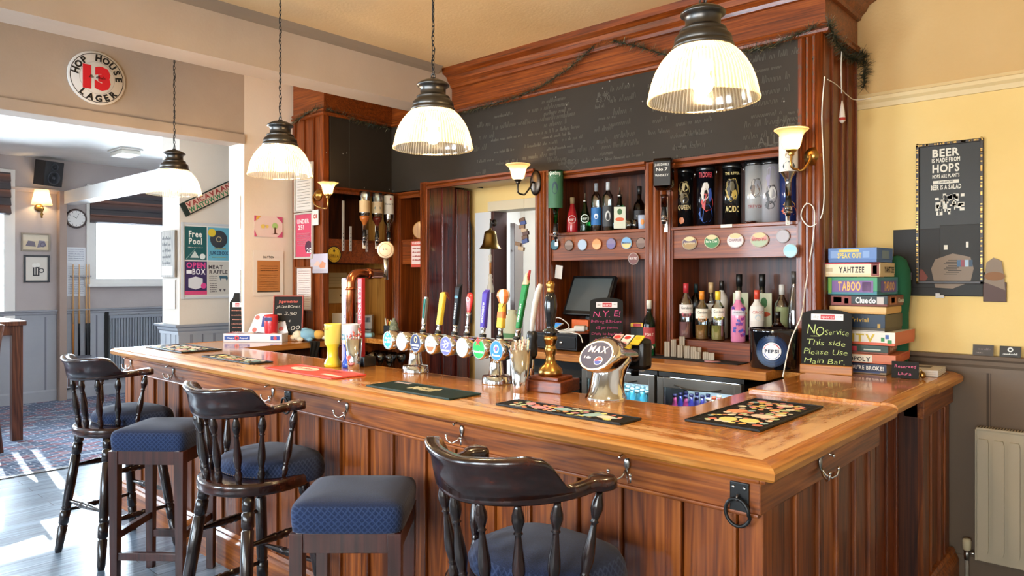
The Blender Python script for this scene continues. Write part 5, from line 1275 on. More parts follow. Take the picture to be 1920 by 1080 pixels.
def tumbler(label, loc, h, r, m, deco=None):
    t = thing('tumbler', label, 'glass', loc, .5, 'small glasses on the upper left shelf'); mb = MB(); mb.lathe([(r * .85, 0), (r, h), (r * .93, h), (r * .78, .008), (0, .008)], m, 20); 
    mb.build('glass_body', t)
    if deco:
        mb = MB(); rr = r * 1.0; f = lambda x, y: Vector((math.sin(x / rr) * rr, -math.cos(x / rr) * rr, h * .5 + y)); mb.add([f(.012 * math.cos(a), .018 * math.sin(a)) for a in [2 * PI * i / 14 for i in range(14)]], [list(range(14))], C(deco, .5)); mb.build('emblem', t)
tumbler('small clear shot glass beside the green herbal liqueur bottle', (X_(1180, 3.93), 3.93, zs), .062, .020, CG)
tumbler('clear shot glass directly left of the pale blue tumbler', (X_(1191, 3.94), 3.94, zs), .064, .020, CG)
tumbler('pale blue tumbler with orange emblem at the right end of the upper left shelf', (X_(1205, 3.92), 3.92, zs), .088, .030, C('#aeb9cc', .2), '#d68a3a')

# rock tins (generic art)
def tin(label, u, y, body, art, txt, tc, g='decorated whisky tubes on the upper right shelf', h=.335, lid='#4e5052'):
    t = thing('decorated_tube', label, 'canister', (X_(u, y), y, zs), .48, g); r = .053; mb = MB(); mb.lathe([(r, 0), (r, h)], C(body, .15, .25, .5), 32); mb.build('tube_body', t)
    mb = MB(); mb.lathe([(r * 1.03, h - .006), (r * 1.06, h), (r * 1.06, h + .012), (r * .98, h + .018), (0, h + .019)], mat('tin_lid', lid, .25, .9), 32); mb.tube([(r * 1.05, -.01, h), (r * 1.2, -.012, h - .01), (r * 1.1, -.01, h - .035)], .0025, CHROME, 6); mb.build('lid', t)
    mb = MB(); rr = r * 1.008; f = lambda x, y_: Vector((math.sin(x / rr) * rr, -math.cos(x / rr) * rr, y_)); rd = random.Random(u)
    for (x, y_, a, b, c) in art:
        n = 18; mb.add([f(x * r + a * r * math.cos(k * 2 * PI / n) * (1 + .12 * math.sin(3 * k)), h * y_ + h * b * math.sin(k * 2 * PI / n) * (1 + .12 * math.cos(2 * k))) for k in range(n)], [list(range(n))], C(c, .4))
        rr += .00025
    for s_, y_, hh in txt: mb.textf(s_, lambda x, q: f(x, h * y_ + q), C(tc, .4), hh, w=min(.085, .016 * len(s_)), bold=.02)
    mb.build('printed_art', t); return t
tin('black tube with gold figure art, just right of the square whiskey bottle', 1283, 3.97, '#16171a', [(0, .68, .62, .15, '#8f7d4c'), (.1, .72, .35, .08, '#d0bc84'), (0, .52, .5, .10, '#5f5233'), (-.3, .12, .3, .06, '#c2703a')], [('QUEEN', .32, .026)], '#c9b683')
tin('dark tube with red lettering and blue and red figure art', 1323, 3.97, '#14151c', [(0, .22, .8, .16, '#1f4a9a'), (.2, .42, .7, .16, '#c23a34'), (-.1, .58, .45, .13, '#cfc6bc'), (0, .70, .35, .07, '#d8d2ca'), (.5, .55, .2, .12, '#3a58a8')], [('TROOPER', .86, .030)], '#c8424e')
tin('black tube with gold disc and red lettering, third from the left', 1372, 3.97, '#131313', [(0, .60, .72, .20, '#b59a4a'), (0, .62, .60, .165, '#2a2620'), (.25, .52, .3, .08, '#b59a4a'), (0, .66, .25, .09, '#57503a')], [('AC/DC', .22, .034), ('THE RIPPER', .86, .016)], '#d0bd7c')
tin('silver striped tube with round dark emblem', 1415, 3.97, '#b8babb', [(.1, .60, .62, .16, '#3a3a3e'), (0, .56, .45, .10, '#6b5a50'), (.2, .66, .3, .07, '#8b8f98')], [('TREVOR', .26, .018)], '#8a4a4e')
tin('white and grey tube with line drawn art behind the inverted vodka', 1445, 3.99, '#b5b5ba', [(0, .75, .55, .2, '#8d88a0'), (0, .48, .6, .16, '#33353a'), (.1, .50, .4, .10, '#c9c9c6'), (-.2, .3, .5, .07, '#44464c')], [], '#333')
tin('blue and orange tube partly hidden at the right end of the upper shelf', 1478, 4.03, '#2b3a72', [(0, .2, .8, .08, '#d2643c'), (0, .30, .6, .05, '#d9a04c')], [], '#333')
t = thing('paper_strip', 'small white price strip on the edge of the upper right shelf', 'label', (X_(1362, 3.853), 3.853, 1.886)); MB().box(-.035, .035, -.0012, 0, -.01, .008, C('#ded9ce', .7)).build('strip', t)
t = thing('ashtray', 'small round dark dish on the upper right shelf before the silver tube', 'dish', (X_(1408, 3.89), 3.89, zs)); MB().lathe([(.02, 0), (.034, .012), (.03, .013), (.018, .004), (0, .004)], opq('#3a1c14'), 20).build('dish', t)
# lower right bottles on the step
G2 = 'bottles on the lower right step'; zl = 1.226; y1, y2 = 3.93, 4.08
bottle('clear pink gin bottle with red cap and white label, leftmost on the step', (X_(1286, y1), y1, zl), .330, .042, 'round', CG, '#b8323a', '#e9e2dc', 'Gordons', liquid='#e9a3a8', group=G2, lz=(.46, .62), accents=[(0, -1.2, .9, .7, '#c96a72')])
bottle('gin bottle with orange cap and peach label', (X_(1316, y1), y1, zl), .285, .040, 'round', CG, '#e08a2c', '#ece2d0', 'Gordons', liquid='#e8a860', group=G2, lz=(.44, .64), accents=[(0, -1.1, .9, .6, '#dd9550')])
bottle('gin bottle with yellow cap and lemon label', (X_(1346, y1), y1, zl), .285, .040, 'round', CG, '#e8c93a', '#ece8d6', 'Gordons', liquid='#e6d77a', group=G2, lz=(.48, .66), accents=[(0, -1.1, .9, .6, '#d3c84a')])
t_ = bottle('pink and violet graffiti patterned bottle with white cap', (X_(1384, y1), y1, zl), .290, .041, 'round', '#d884a8', '#e9ded2', '#cfc6d0', 'Gordons', group=G2, lz=(.52, .62))
mb = MB(); rr = .0416
for k in range(16):
    r_ = random.Random(k); z0 = r_.uniform(.02, .20); a0 = -PI / 2 + r_.uniform(-1.1, .7)
    if .14 < z0 < .175: z0 = .185
    P_ = []
    for j in range(9): a = a0 + j * .055; P_.append(Vector((math.cos(a) * rr * 1.01, math.sin(a) * rr * 1.01, z0 + .010 * math.sin(j * 1.9 + k))))
    mb.ribbon(P_, .005, C(['#4a3a9a', '#3a4fae', '#8a2a7a'][k % 3], .5), Vector((math.cos(a0), math.sin(a0), 0)))
mb.build('graffiti_print', t_)
bottle('matt white frosted bottle with red cap and pale blue emblem', (X_(1419, y1), y1, zl), .295, .040, 'round', '#d8d2ca', '#c8452f', '#d8d2ca', 'CIROC', tc='#c06a62', group=G2, lz=(.42, .70), accents=[(0, -.5, .6, .4, '#b9c4cc')])
bottle('dark blue green bottle behind the clear pink gin', (X_(1305, y2), y2, zl), .325, .034, 'tall', gl('#223a3c'), '#14323a', None, group=G2)
bottle('clear spirit bottle with cork stopper and square white label', (X_(1333, y2), y2, zl), .335, .041, 'short', CG, '#c9a878', '#dcd8d0', None, square=True, group=G2, lz=(.30, .62), accents=[(0, .1, .3, .2, '#b03a3a')])
bottle('white coconut rum bottle with black cap behind the yellow capped gin', (X_(1353, y2), y2, zl), .345, .038, 'tall', '#e2ddd4', '#1a1614', None, group=G2)
for u, lb in ((1386, 'large black herbal liqueur bottle behind the graffiti bottle'), (1429, 'large black herbal liqueur bottle behind the frosted white bottle')):
    bottle(lb, (X_(u, y2), y2, zl), .385, .050, 'short', C('#0f1412', .12, 0, .6), '#121212', '#d5dcc0', None, square=True, group=G2, lz=(.08, .72), accents=[(0, .55, .5, .25, '#3f7044'), (0, .02, .95, .12, '#d65f3c')])
bottle('clear olive label bottle with silver cap right of the frosted bottle', (X_(1466, y2 - .03), y2 - .03, zl), .325, .040, 'round', CG, '#c8c4bc', '#8d9468', None, group=G2, lz=(.2, .62))
bottle('clear swing top bottle at the right end of the step', (X_(1489, y2 - .06), y2 - .06, zl), .40, .038, 'cone', CG, '#3c3834', None, group=G2)
# amaretto on the bucket side
bottle('square amber amaretto bottle with black cap just above the black ice bucket', (X_(1458, 3.90), 3.90, zl), .18, .040, 'short', gl('#5a2814'), '#16120f', '#c9b48a', None, square=True, group=G2, lz=(.1, .4))
bottle('green port bottle with red and cream label behind the drinks dispenser', (X_(1217, 3.78), 3.78, 1.12), .335, .038, 'wine', gl('#10602a'), '#cfcfc0', '#a83a3c', 'PORT', tc='#f0e6da', group='bottles on the worktop', lz=(.22, .52), accents=[(0, -1.35, .95, .3, '#d8d0c0')])

# inverted bottles on optics
def optic(label, loc, h, r, body, lab, kind='round', square=False, txt=None, tc='#333', liquid=None, n=0., lz=(.10, .55), accents=None, top=0., group='spirit bottles hung upside down on optics'):
    """loc = bottle neck end (measure inlet); bottle rises above it"""
    t = thing('spirit_optic', label, 'spirit optic', loc, n, group); p = [(a * r, h - b * h) for a, b in PR[kind]][::-1]; m = body
    mb = MB(); md = (lambda i: (1 / max(abs(math.cos(2 * PI * i / 24)), abs(math.sin(2 * PI * i / 24)))) ** .8) if square else None
    if square: mb.lathe([q for q in p if q[1] < h * .36], m, 20); mb.lathe([(p[3][0] * .8, p[3][1])] + [q for q in p if q[1] > h * .40], m, 24, mod=md)
    else: mb.lathe(p, m, 24)
    mb.build('bottle', t)
    if liquid: mb = MB(); mb.lathe([(r * .30, h * .08), (r * .32, h * .20), (r * .5, h * .27), (r * .88, h * .34), (r * .93, h * .42)], C(liquid, .2, 0, .3), 18); mb.build('liquid', t)
    mb = MB(); rr = r * 1.012; A = 1.3; z0, z1 = h * (1 - lz[1]), h * (1 - lz[0])
    if square: a = r * 1.01; mb.box(-a * .86, a * .86, -a - .001, -a + .001, z0, z1, C(lab, .55)); f = lambda x, y: Vector((x, -a - .0018, (z0 + z1) / 2 + y)); W_ = 1.5 * a
    else:
        q = 20; vs = []
        for i in range(q + 1): a = -PI / 2 - A + 2 * A * i / q; vs += [(math.cos(a) * rr, math.sin(a) * rr, z0), (math.cos(a) * rr, math.sin(a) * rr, z1)]
        mb.add(vs, [(2 * i, 2 * i + 2, 2 * i + 3, 2 * i + 1) for i in range(q)], C(lab, .55), smooth=True); f = lambda x, y: Vector((math.sin(x / rr) * (rr + .0008), -math.cos(x / rr) * (rr + .0008), (z0 + z1) / 2 + y)); W_ = 1.6 * rr
    hh = z1 - z0
    if txt:
        for s_, y, k in txt: mb.textf(s_, lambda x, q: f(x, y * hh / 2 + q), C(tc, .5), hh * k, w=min(W_, hh * k * .9 * len(s_)), bold=.015)
    for (x, y, a_, b_, c) in (accents or []): mb.add([f(x * W_ / 2 + a_ * W_ / 2 * math.cos(k * PI / 6), y * hh / 2 + b_ * hh / 2 * math.sin(k * PI / 6)) for k in range(12)], [list(range(12))], C(c, .5))
    mb.build('label', t)
    mb = MB(); mb.lathe([(.013, .03), (.016, .0), (.019, -.02), (.019, -.05), (.012, -.06), (.012, -.075)], BLACK, 16); mb.lathe([(.013, -.022), (.0195, -.024), (.0195, -.046)], CG, 16); mb.lathe([(.022, -.052), (.022, -.058), (.006, -.062), (.006, -.095), (.004, -.098)], CHROME, 14); mb.build('measure', t)
    mb = MB(); mb.box(-.011, .011, r * .9, r * .9 + .005, -.12, .10, STEEL, .001); mb.box(-.006, .006, .0, r * .9, -.035, -.028, BLACK)
    for z in (-.11, -.09, -.04, .06, .08): mb.lathe([(.003, 0), (.0025, .002)], BLACK, 8, frame((0, r * .9, z), XP, ZP, YN))
    mb.build('bracket', t); return t
optic('large green gin bottle hung upside down on the left edge of the upper left shelf', (X_(1042, 3.80), 3.80, 1.925), .385, .050, gl('#159a34'), '#3a6a4a', 'short', n=.55, lz=(.03, .66), txt=[('Gordons', .82, .10)], tc='#e8efe2', liquid=None, accents=[(0, .82, .95, .16, '#c9d4c4'), (0, .10, .5, .35, '#1f3f4a')])
optic('square whiskey bottle with black label hung upside down on the middle pilaster', (X_(1245, 3.79), 3.79, 1.985), .31, .056, gl('#5a2a10'), '#1c1a19', 'short', True, n=.30, lz=(.06, .52), txt=[('JACK DANIELS', .62, .10), ('No.7', .2, .13), ('WHISKEY', -.25, .09)], tc='#d8d4cc')
optic('clear vodka bottle with red and white label hung upside down at the right pilaster', (X_(1478, 3.77), 3.77, 1.99), .385, .048, CG, '#e4dfd6', 'short', n=.42, lz=(.12, .60), txt=[('SMIRNOFF', .84, .12)], tc='#b02c2c', accents=[(0, -.1, .5, .18, '#b9a58c'), (0, -.72, .8, .26, '#2c3a40')])
for v, lb, c, lc, dy, tx, ac in ((0, 'upside down bottle with tan label, leftmost optic on the left wing', '#b4652c', '#d9b988', 3.52, None, None), (1, 'upside down dark rum bottle with teal label, middle optic on the left wing', '#5a2016', '#ddc8a0', 3.645, None, [(0, -.1, .75, .38, '#1d5a64')]), (2, 'upside down white rum bottle with cream label, optic nearest the inner corner', None, '#dcd6c8', 3.765, [('Bacardi', 0., .10)], [(.3, .62, .2, .16, '#a32a34')])):
    optic(lb, (-4.775, dy, 1.945), .335, .043, CG, lc, 'short' if v != 2 else 'round', n=PI / 2 - .55, liquid=c, lz=(.22 if v != 2 else .04, .50), txt=tx, accents=ac, group='spirit optics on the left wing')
# bare optic strips
for k, (y, zt, zb) in enumerate(((3.36, 2.20, 1.80), (3.43, 2.0, 1.80), (3.59, 1.98, 1.80))):
    t = thing('optic_rail', ('long', 'short', 'middle')[k] + ' white metal optic rail with no bottle on the left wing', 'optic rail', (-4.838, y, zb), 0, 'empty optic rails on the left wing'); mb = MB(); mb.box(-.003, .003, -.010, .010, 0, zt - zb, C('#d5d2cc', .3, .5), .001)
    for i in range(5): mb.lathe([(.004, 0), (.004, .001)], BLACK, 8, frame((.003, 0, .02 + i * .03), YP, ZP, XP))
    mb.build('rail', t)
# coaster discs on the shelf aprons
def badge(label, u, v, r, cols, y=3.864, ry=None, txt=None, top=False, tc='#444'):
    p = pt(u, v, Y=y); t = thing('pump_clip', label, 'pump clip', p, 0, 'round and oval pump clips on the shelf aprons'); mb = MB(); ry = ry or r
    mb.lathe([(r, 0), (r, .003)], C(cols[0], .4), 28, frame((0, 0, 0), XP, ZP, YN), sy=ry / r)
    if len(cols) > 1: mb.disc((0, 0, 0), XP, ZP, r * .90, C(cols[1], .45), n=.0034, ry=ry * .88, seg=28)
    if len(cols) > 2: mb.disc((0, 0, 0), XP, ZP, r * .88, C(cols[2], .45), n=.0038, ry=ry * .86, seg=20, a0=PI, a1=2 * PI)
    if len(cols) > 3: mb.disc((0, ry * .1, 0), XP, ZP, r * .4, C(cols[3], .45), n=.0042, ry=ry * .35, seg=16)
    if top: mb.disc((0, 0, ry * .62), XP, ZP, r * .66, C('#c9b98a', .5), n=.0048, ry=ry * .34, seg=20)
    if txt: mb.text(txt, (0, -.0052, -.005), XP, ZP, .014, C(tc, .5), w=min(r * 1.5, .014 * len(txt)), bold=.015)
    mb.build('clip', t); return t
for a in (('dark teal round clip half hidden under the green gin optic', 1040, 459, .037, ['#1e4350', '#2a5a68']), ('brown grey round clip, second in the left row', 1067, 460, .037, ['#5a4a42', '#8a7468', '#6b5548']), ('pale blue grey round clip in the left row', 1092, 459, .037, ['#b7c2cc', '#a3b3c4']),
          ('orange round clip in the left row', 1119, 458, .037, ['#cf8a5c', '#df8f56', '#e2a070']), ('purple and orange sunset clip in the left row', 1146, 457, .037, ['#6b6478', '#7c6f8c', '#6a5f8c', '#d39a52']), ('blue and orange clip with dark lettering in the left row', 1175, 456, .039, ['#8fb2cc', '#6f9fc8', '#d9b878'], 3.864, None, 'BROAD', False, '#33475a'),
          ('brown round clip at the right end of the left row', 1202, 456, .036, ['#5e4a40', '#7d665a', '#6a5248']), ('dark red brown clip hanging below the left row', 1188, 485, .038, ['#b9a8a0', '#7a4a44', '#6b3f3c'], 3.855, None, 'HEARTED', False, '#e8dcd4')): badge(*a)
for a in (('oval clip with purple and gold design, leftmost of the right row', 1293, 456, .048, ['#c2b298', '#5f4a5c', '#9a7a48'], 3.864, .040, 'Agamemnon', True, '#e0cda4'), ('green oval clip with white script, second of the right row', 1335, 453, .048, ['#cfc8a4', '#2f6a38', '#3a7a40'], 3.864, .040, 'Safe Oak', True, '#e9ecd8'),
          ('pinkish white oval clip with red crest, third of the right row', 1379, 451, .050, ['#d9cfc8', '#d4c3bf', '#d8cbc8', '#a03038'], 3.864, .042, 'CHARLIE', True, '#7a5a5c'), ('pale red and green oval clip, fourth of the right row', 1424, 450, .052, ['#cdbfae', '#c48a80', '#9fae90'], 3.864, .042, 'BRITISH IPA', True, '#a83a38'),
          ('plain pale grey round clip behind the vodka measure', 1468, 443, .037, ['#b4aeb0', '#a9a4a8']), ('light blue round clip with red fish design, lowest at the right', 1482, 470, .037, ['#cfe0e4', '#8fc0cc', '#a4ccd4', '#b8463c'], 3.80)): badge(*a)
# ------------------------------------------------------------------ easel boards with handwriting
def easel(label, loc, rz, w_, h, lines, base=True, lean=.18, head=None, tc='#c9dc8a', group=None, cap='arch', name='chalk_easel_sign'):
    t = thing(name, label, 'sign', loc, rz, group); L = Matrix.Rotation(-lean, 4, 'X'); b = .035 if base else 0
    o = [(-w_ / 2, b), (w_ / 2, b), (w_ / 2, h - w_ * .12)] + [(w_ / 2 * math.cos(a), h - w_ * .12 + w_ * .12 * math.sin(a)) for a in [PI / 2 * k / 10 * 2 for k in range(1, 10)]] + [(-w_ / 2, h - w_ * .12)]
    if cap == 'square': o = [(-w_ / 2, b), (w_ / 2, b), (w_ / 2, h), (-w_ / 2, h)]
    if cap == 'bottle': o = [(-w_ / 2, b), (w_ / 2, b), (w_ / 2, h * .80), (w_ * .28, h * .90), (w_ * .2, h), (-w_ * .2, h), (-w_ * .28, h * .90), (-w_ / 2, h * .80)]
    mb = MB(); M_ = L @ Matrix(((1, 0, 0, 0), (0, 0, 1, 0), (0, 1, 0, 0), (0, 0, 0, 1))); mb.prism(o, -.004, .004, MATTE, M_); mb.build('board', t)
    mb = MB(); U_ = (L.to_3x3() @ ZP); O = U_ * 0 + XP.cross(U_) * .0048; r = random.Random(label)
    if head:
        y = h * head; mb.rect(O, XP, U_, -w_ * .31, w_ * .33, y, y + h * .10, C('#e9e4e4', .5)); mb.rect(O, XP, U_, -w_ * .12, w_ * .16, y + h * .012, y + h * .088, C('#c9444a', .5), .0004)
        mb.text('sky', O + U_ * (y + h * .035) + XP * -w_ * .21, XP, U_, h * .035, C('#555', .5), bold=.02); mb.text('sports', O + U_ * (y + h * .035) + XP * w_ * .02 + XP.cross(U_) * .0006, XP, U_, h * .035, C('#f2e4e4', .5), w=w_ * .25, bold=.01)
        mb.scribble(O + U_ * (y + h * .05) + XP * w_ * .19, XP, U_, w_ * .11, h * .02, C('#8a8585', .5), 2, .0012)
    for (s_, x, y, hh, wf) in lines:
        if s_.startswith('~'): mb.scribble(O + U_ * y * h + XP * (x - wf / 2) * w_, XP, U_, w_ * wf, hh * h, C(tc, .8), len(s_) + int(y * 50), .0026, .0); continue
        mb.text(s_, O + U_ * y * h + XP * x * w_, XP, U_, hh * h, C(tc, .8), w=w_ * wf, jit=.09, shear=.14, bold=-.012)
    mb.build('writing', t)
    if base: mb = MB(); mb.box(-w_ / 2 - .004, w_ / 2 + .004, -.03, .03, 0, .045, EDGE, .004); mb.build('base', t)
    return t
easel('chalk sign with green handwriting NO Service standing by the board games', (-1.262, 3.765, 1.108), math.radians(14), .235, .325, [('NO', -.22, .60, .15, .33), ('Service', .20, .60, .09, .46), ('This side', -.02, .44, .085, .78), ('Please Use', -.02, .29, .085, .86), ('Main Bar.', -.04, .155, .08, .80), ('~', -.22, .575, .012, .18)], head=.83, lean=.12)
easel('chalk sign with pink handwriting N.Y.E! behind the drinks dispenser', (-2.555, 3.70, 1.121), math.radians(32), .205, .35, [('N.Y. E!', .0, .66, .11, .80), ('Bullfrog 8.30-Late', 0, .55, .05, .92), ('£15 per person.', .02, .44, .05, .66), ('Dress to Impress!', 0, .33, .05, .88), ('~~', 0, .22, .04, .7)], base=False, head=.82, tc='#d9588e')
t = easel('orange bordered sign with chalk prices beside the red tub and plush toy', (-5.035, 2.985, ZT), math.radians(42), .225, .345, [('JÄGERBOMBS', 0, .74, .055, .82), ('3.50', .08, .58, .075, .42), ('4', .05, .42, .06, .06), ('12.00', .1, .25, .09, .62), ('~', -.3, .58, .05, .14), ('~~', -.3, .42, .03, .16), ('£', -.33, .27, .06, .06)], base=True, cap='square', tc='#cfc7b8', lean=.10)
mb = MB(); L_ = Matrix.Rotation(-.10, 4, 'X')
for a in ((-.118, -.108, .035, .35), (.108, .118, .035, .35), (-.118, .118, .342, .352), (-.118, .118, .035, .045)): mb.box(a[0], a[1], -.008, .008, a[2], a[3], C('#a0402e', .5), .003, L_)
U_ = L_.to_3x3() @ ZP; O = XP.cross(U_) * .0055; mb.text('Jägermeister', O + U_ * .296, XP, U_, .020, C('#c8503a', .5), w=.15, bold=.02); mb.build('border', t)
easel('narrow bottle shaped chalk menu behind the snack box on the bar end', (-5.37, 2.745, ZT), math.radians(42), .115, .37, [('~', 0, .62, .02, .7), ('~~', 0, .52, .02, .75), ('~', 0, .43, .02, .6), ('~~', 0, .34, .02, .7), ('~', 0, .26, .02, .6), ('~~', 0, .17, .02, .7)], base=False, cap='bottle', tc='#c98a78', head=.70, lean=.03)
t = thing('reserved_card', 'small black slate card with pink handwriting beside the board games', 'sign', (-.925, 3.86, 1.107), math.radians(12))
mb = MB(); L_ = Matrix.Rotation(-.3, 4, 'X'); mb.box(-.058, .058, -.003, .003, 0, .082, MATTE, .001, L_); U_ = L_.to_3x3() @ ZP; O = XP.cross(U_) * .0036; mb.text('Reserved', O + U_ * .050, XP, U_, .015, C('#d6688c', .7), w=.09, jit=.08, shear=.1); mb.text('Laura.', O + U_ * .016, XP, U_, .015, C('#d6688c', .7), w=.06, jit=.08, shear=.1); mb.build('card', t)
mb = MB(); mb.box(-.02, .02, .01, .05, 0, .004, BRASSD); mb.tube([(.055, .0, .0), (.06, .02, .02), (.066, .01, .045), (.075, .01, .03)], .004, BRASSD, 8); mb.lathe([(.0001, 0), (.014, .012), (.010, .028), (.0001, .036)], BRASSD, 12, Matrix.Translation((.075, .015, 0))); mb.build('clip_stand', t)
t = thing('leaflet_stack', 'stack of white leaflets lying at the wall end of the bar', 'leaflets', (-.90, 4.12, 1.108), .05)
mb = MB(); r = random.Random(3)
for k in range(7): mb.box(-.10 + r.uniform(-.004, .004), .08, -.12, .10 + r.uniform(-.004, .004), .0045 * k, .0045 * k + .0038, C('#e4dfd6' if k % 2 else '#cfc9c2', .7))
mb.box(-.04, .03, -.02, .05, .0315, .0325, C('#4a4044', .5)); mb.build('leaflets', t)

# ------------------------------------------------------------------ board games
def game(label, z, h, w_, d, x, y, rz, front, side, txt=None, tc='#fff', stxt=None, extra=None, topc=None, name='board_game_box'):
    t = thing(name, label, 'board game', (x, y, z), rz, 'board games stacked on the bar end'); mb = MB(); mb.box(-w_ / 2, w_ / 2, -d / 2, d / 2, 0, h * .45, C(side, .5), .0015); mb.box(-w_ / 2 - .0015, w_ / 2 + .0015, -d / 2 - .0015, d / 2 + .0015, h * .2, h - .0005, C(front, .45), .002)
    mb.box(w_ / 2 - .02, w_ / 2 + .002, -d / 2 + .001, d / 2 - .001, h * .2, h - .001, C(side, .45), .001); mb.build('box', t)
    mb = MB(); F_ = Vector((0, -d / 2 - .0022, 0)); S_ = Vector((w_ / 2 + .0026, 0, 0))
    for q in (extra or []): side_ = q[5] if len(q) > 5 else 'f'; O, R_ = (F_, XP) if side_ == 'f' else (S_, YP); mb.rect(O, R_, ZP, q[0] * (w_ if side_ == 'f' else d) / 2, q[1] * (w_ if side_ == 'f' else d) / 2, q[2] * h, q[3] * h, C(q[4], .5), .0002)
    if txt: mb.text(txt[0], F_ + XP * txt[1] * w_ / 2 + ZP * h * txt[2] + YN * .0006, XP, ZP, h * txt[3], C(tc, .5), w=w_ * txt[4], bold=txt[5] if len(txt) > 5 else .03)
    if stxt: mb.text(stxt[0], S_ + ZP * h * stxt[2] + XP * .0006 + YP * stxt[1] * d / 2, YP, ZP, h * stxt[3], C(tc, .5), w=d * stxt[4], bold=.03)
    if mb.v: mb.build('printing', t)
    return t
zs_ = [1.107, 1.160, 1.207, 1.253, 1.322, 1.409, 1.449, 1.506, 1.598, 1.671, 1.745]
game('lowest board game box, navy with white lettering BROKE', zs_[0], .052, .28, .30, -1.165, 4.06, .02, '#1c2440', '#8d7a5e', ('YOU\'RE BROKE!', .30, .42, .36, .62), '#e6e2da', extra=[(-.2, .8, .12, .22, '#3a4a78')])
game('flat red and orange board game box, second from the bottom', zs_[1], .046, .30, .36, -1.145, 4.10, .06, '#d07a56', '#cf6a44', ('OPOLY', -.1, .2, .45, .34), '#2a2420', extra=[(-1, .30, .1, .9, '#e6dcc6'), (-.3, .8, .7, .9, '#c8503c', 's')])
game('dark green board game box with small red panel, third from the bottom', zs_[2], .045, .26, .32, -1.165, 4.08, .10, '#12301f', '#8a4a34', None, extra=[(-1, -.1, .3, .8, '#c23040'), (.15, .75, .42, .55, '#c9d0c0'), (-.8, .8, .25, .8, '#b0503a', 's')], stxt=('Frustration', 0, .35, .35, .7), tc='#e3d3b8')
game('white and orange board game box with upside down yellow lettering', zs_[3], .068, .33, .38, -1.150, 4.11, .0, '#e6e0d4', '#d8684a', ('OITV', -.05, .25, .55, .5), '#cdb23a', extra=[(.62, .72, .3, .6, '#3a8a4a'), (.74, .84, .5, .8, '#3f62a8'), (.80, .92, .15, .42, '#3a8a4a')])
game('dark navy game box with gold script in the middle of the stack', zs_[4], .086, .27, .30, -1.160, 4.07, -.03, '#1b2c40', '#4c4436', ('Trivial', .1, .55, .22, .34), '#b8953f', extra=[(-1, 1, 0, .04, '#cfcac0'), (.75, .85, .2, .45, '#b8953f')])
t = game('pale wooden board lying flat beneath the black titled game box', zs_[5], .038, .27, .30, -1.160, 4.07, .0, '#d8ad6c', '#d2a25e', name='wooden_game_board')
game('black board game box with white Cluedo lettering', zs_[6], .055, .27, .31, -1.150, 4.06, .0, '#1b2420', '#6b2c22', ('Cluedo', .25, .28, .52, .36), '#f0ece4', extra=[(-.98, -.25, .1, .9, '#8a3a2c'), (-.9, -.6, .3, .8, '#c7a27c'), (-.5, -.35, .2, .7, '#4a5a30'), (.65, .88, .2, .85, '#bfb6ae'), (-.8, .0, .15, .85, '#a65a3c', 's'), (-.6, -.2, .3, .8, '#d2b08a', 's')], stxt=('Cluedo', .55, .3, .4, .35))
game('green board game box with orange TABOO lettering on violet', zs_[7], .090, .245, .27, -1.165, 4.03, -.10, '#3f8f62', '#3f7f8a', ('TABOO', -.1, .25, .48, .46), '#e8b45a', extra=[(-.82, .86, .14, .80, '#7b5a90'), (.42, .78, .2, .72, '#cfa8b4'), (-.98, -.84, .05, .95, '#7db04a'), (-.7, .8, .15, .8, '#6a5a9a', 's')], stxt=('TABOO', .1, .25, .48, .5))
game('cream board game box with black YAHTZEE lettering', zs_[8], .071, .265, .26, -1.175, 4.01, .0, '#e3d3b0', '#d9c298', ('YAHTZEE', 0, .3, .40, .46), '#2a1f18', extra=[(.70, .98, .05, .95, '#7a3826'), (.76, .9, .2, .8, '#cfae84'), (-.95, -.7, .35, .65, '#b9a57e'), (-1, 1, .90, .99, '#b8303a')], stxt=('YAHTZEE', .2, .3, .40, .66))
game('blue board game box with yellow lettering on top of the stack', zs_[9], .074, .235, .23, -1.165, 3.99, -.06, '#5a7bb0', '#5170a4', ('SPEAK OUT', -.1, .30, .34, .50), '#d9c25a', extra=[(.45, .72, .3, .75, '#7f9cc8'), (-.9, -.55, .3, .8, '#7f9cc8'), (-.55, .3, .70, .88, '#cfb85a'), (-.4, .5, .25, .8, '#7a8f9c', 's')])
t = thing('green_bag', 'dark green fabric bag behind the top board games against the wall', 'bag', (-1.055, 4.24, 1.107), 0); mb = MB(); mb.lathe([(.05, 0), (.055, .1), (.055, .3), (.066, .42), (.064, .52), (.045, .58), (.02, .60), (0, .605)], C('#1c5a3c', .9), 14, sy=.9, mod=lambda i: 1 + .06 * math.sin(i * 2.3)); mb.build('bag', t)

# ------------------------------------------------------------------ right wall: framed text poster, dark collage, cards, radiator
yw = 4.378
t = thing('framed_poster', 'black framed poster BEER IS MADE FROM HOPS on the yellow wall', 'poster', (-.837, yw, 1.56)); fw, fh = .155, .75; tilt = .014
mb = MB()
for a in ((-fw, -fw + .016, 0, fh), (fw - .016, fw, 0, fh), (-fw, fw, 0, .016), (-fw, fw, fh - .016, fh)): mb.box(a[0], a[1], -.022, -.001, a[2], a[3], C('#2a1c12', .4), .003)
r = random.Random(2)
for i in range(120):
    z = r.uniform(0, fh); s_ = r.choice((-1, 1)); mb.box(s_ * fw - .004 * s_ - s_ * .008, s_ * fw - .004 * s_, -.024, -.021, z, z + .006, C('#b08a4a', .35, .7))
for i in range(36): x = r.uniform(-fw, fw); mb.box(x, x + .006, -.024, -.021, fh - .012, fh - .004, C('#b08a4a', .35, .7))
mb.build('frame', t)
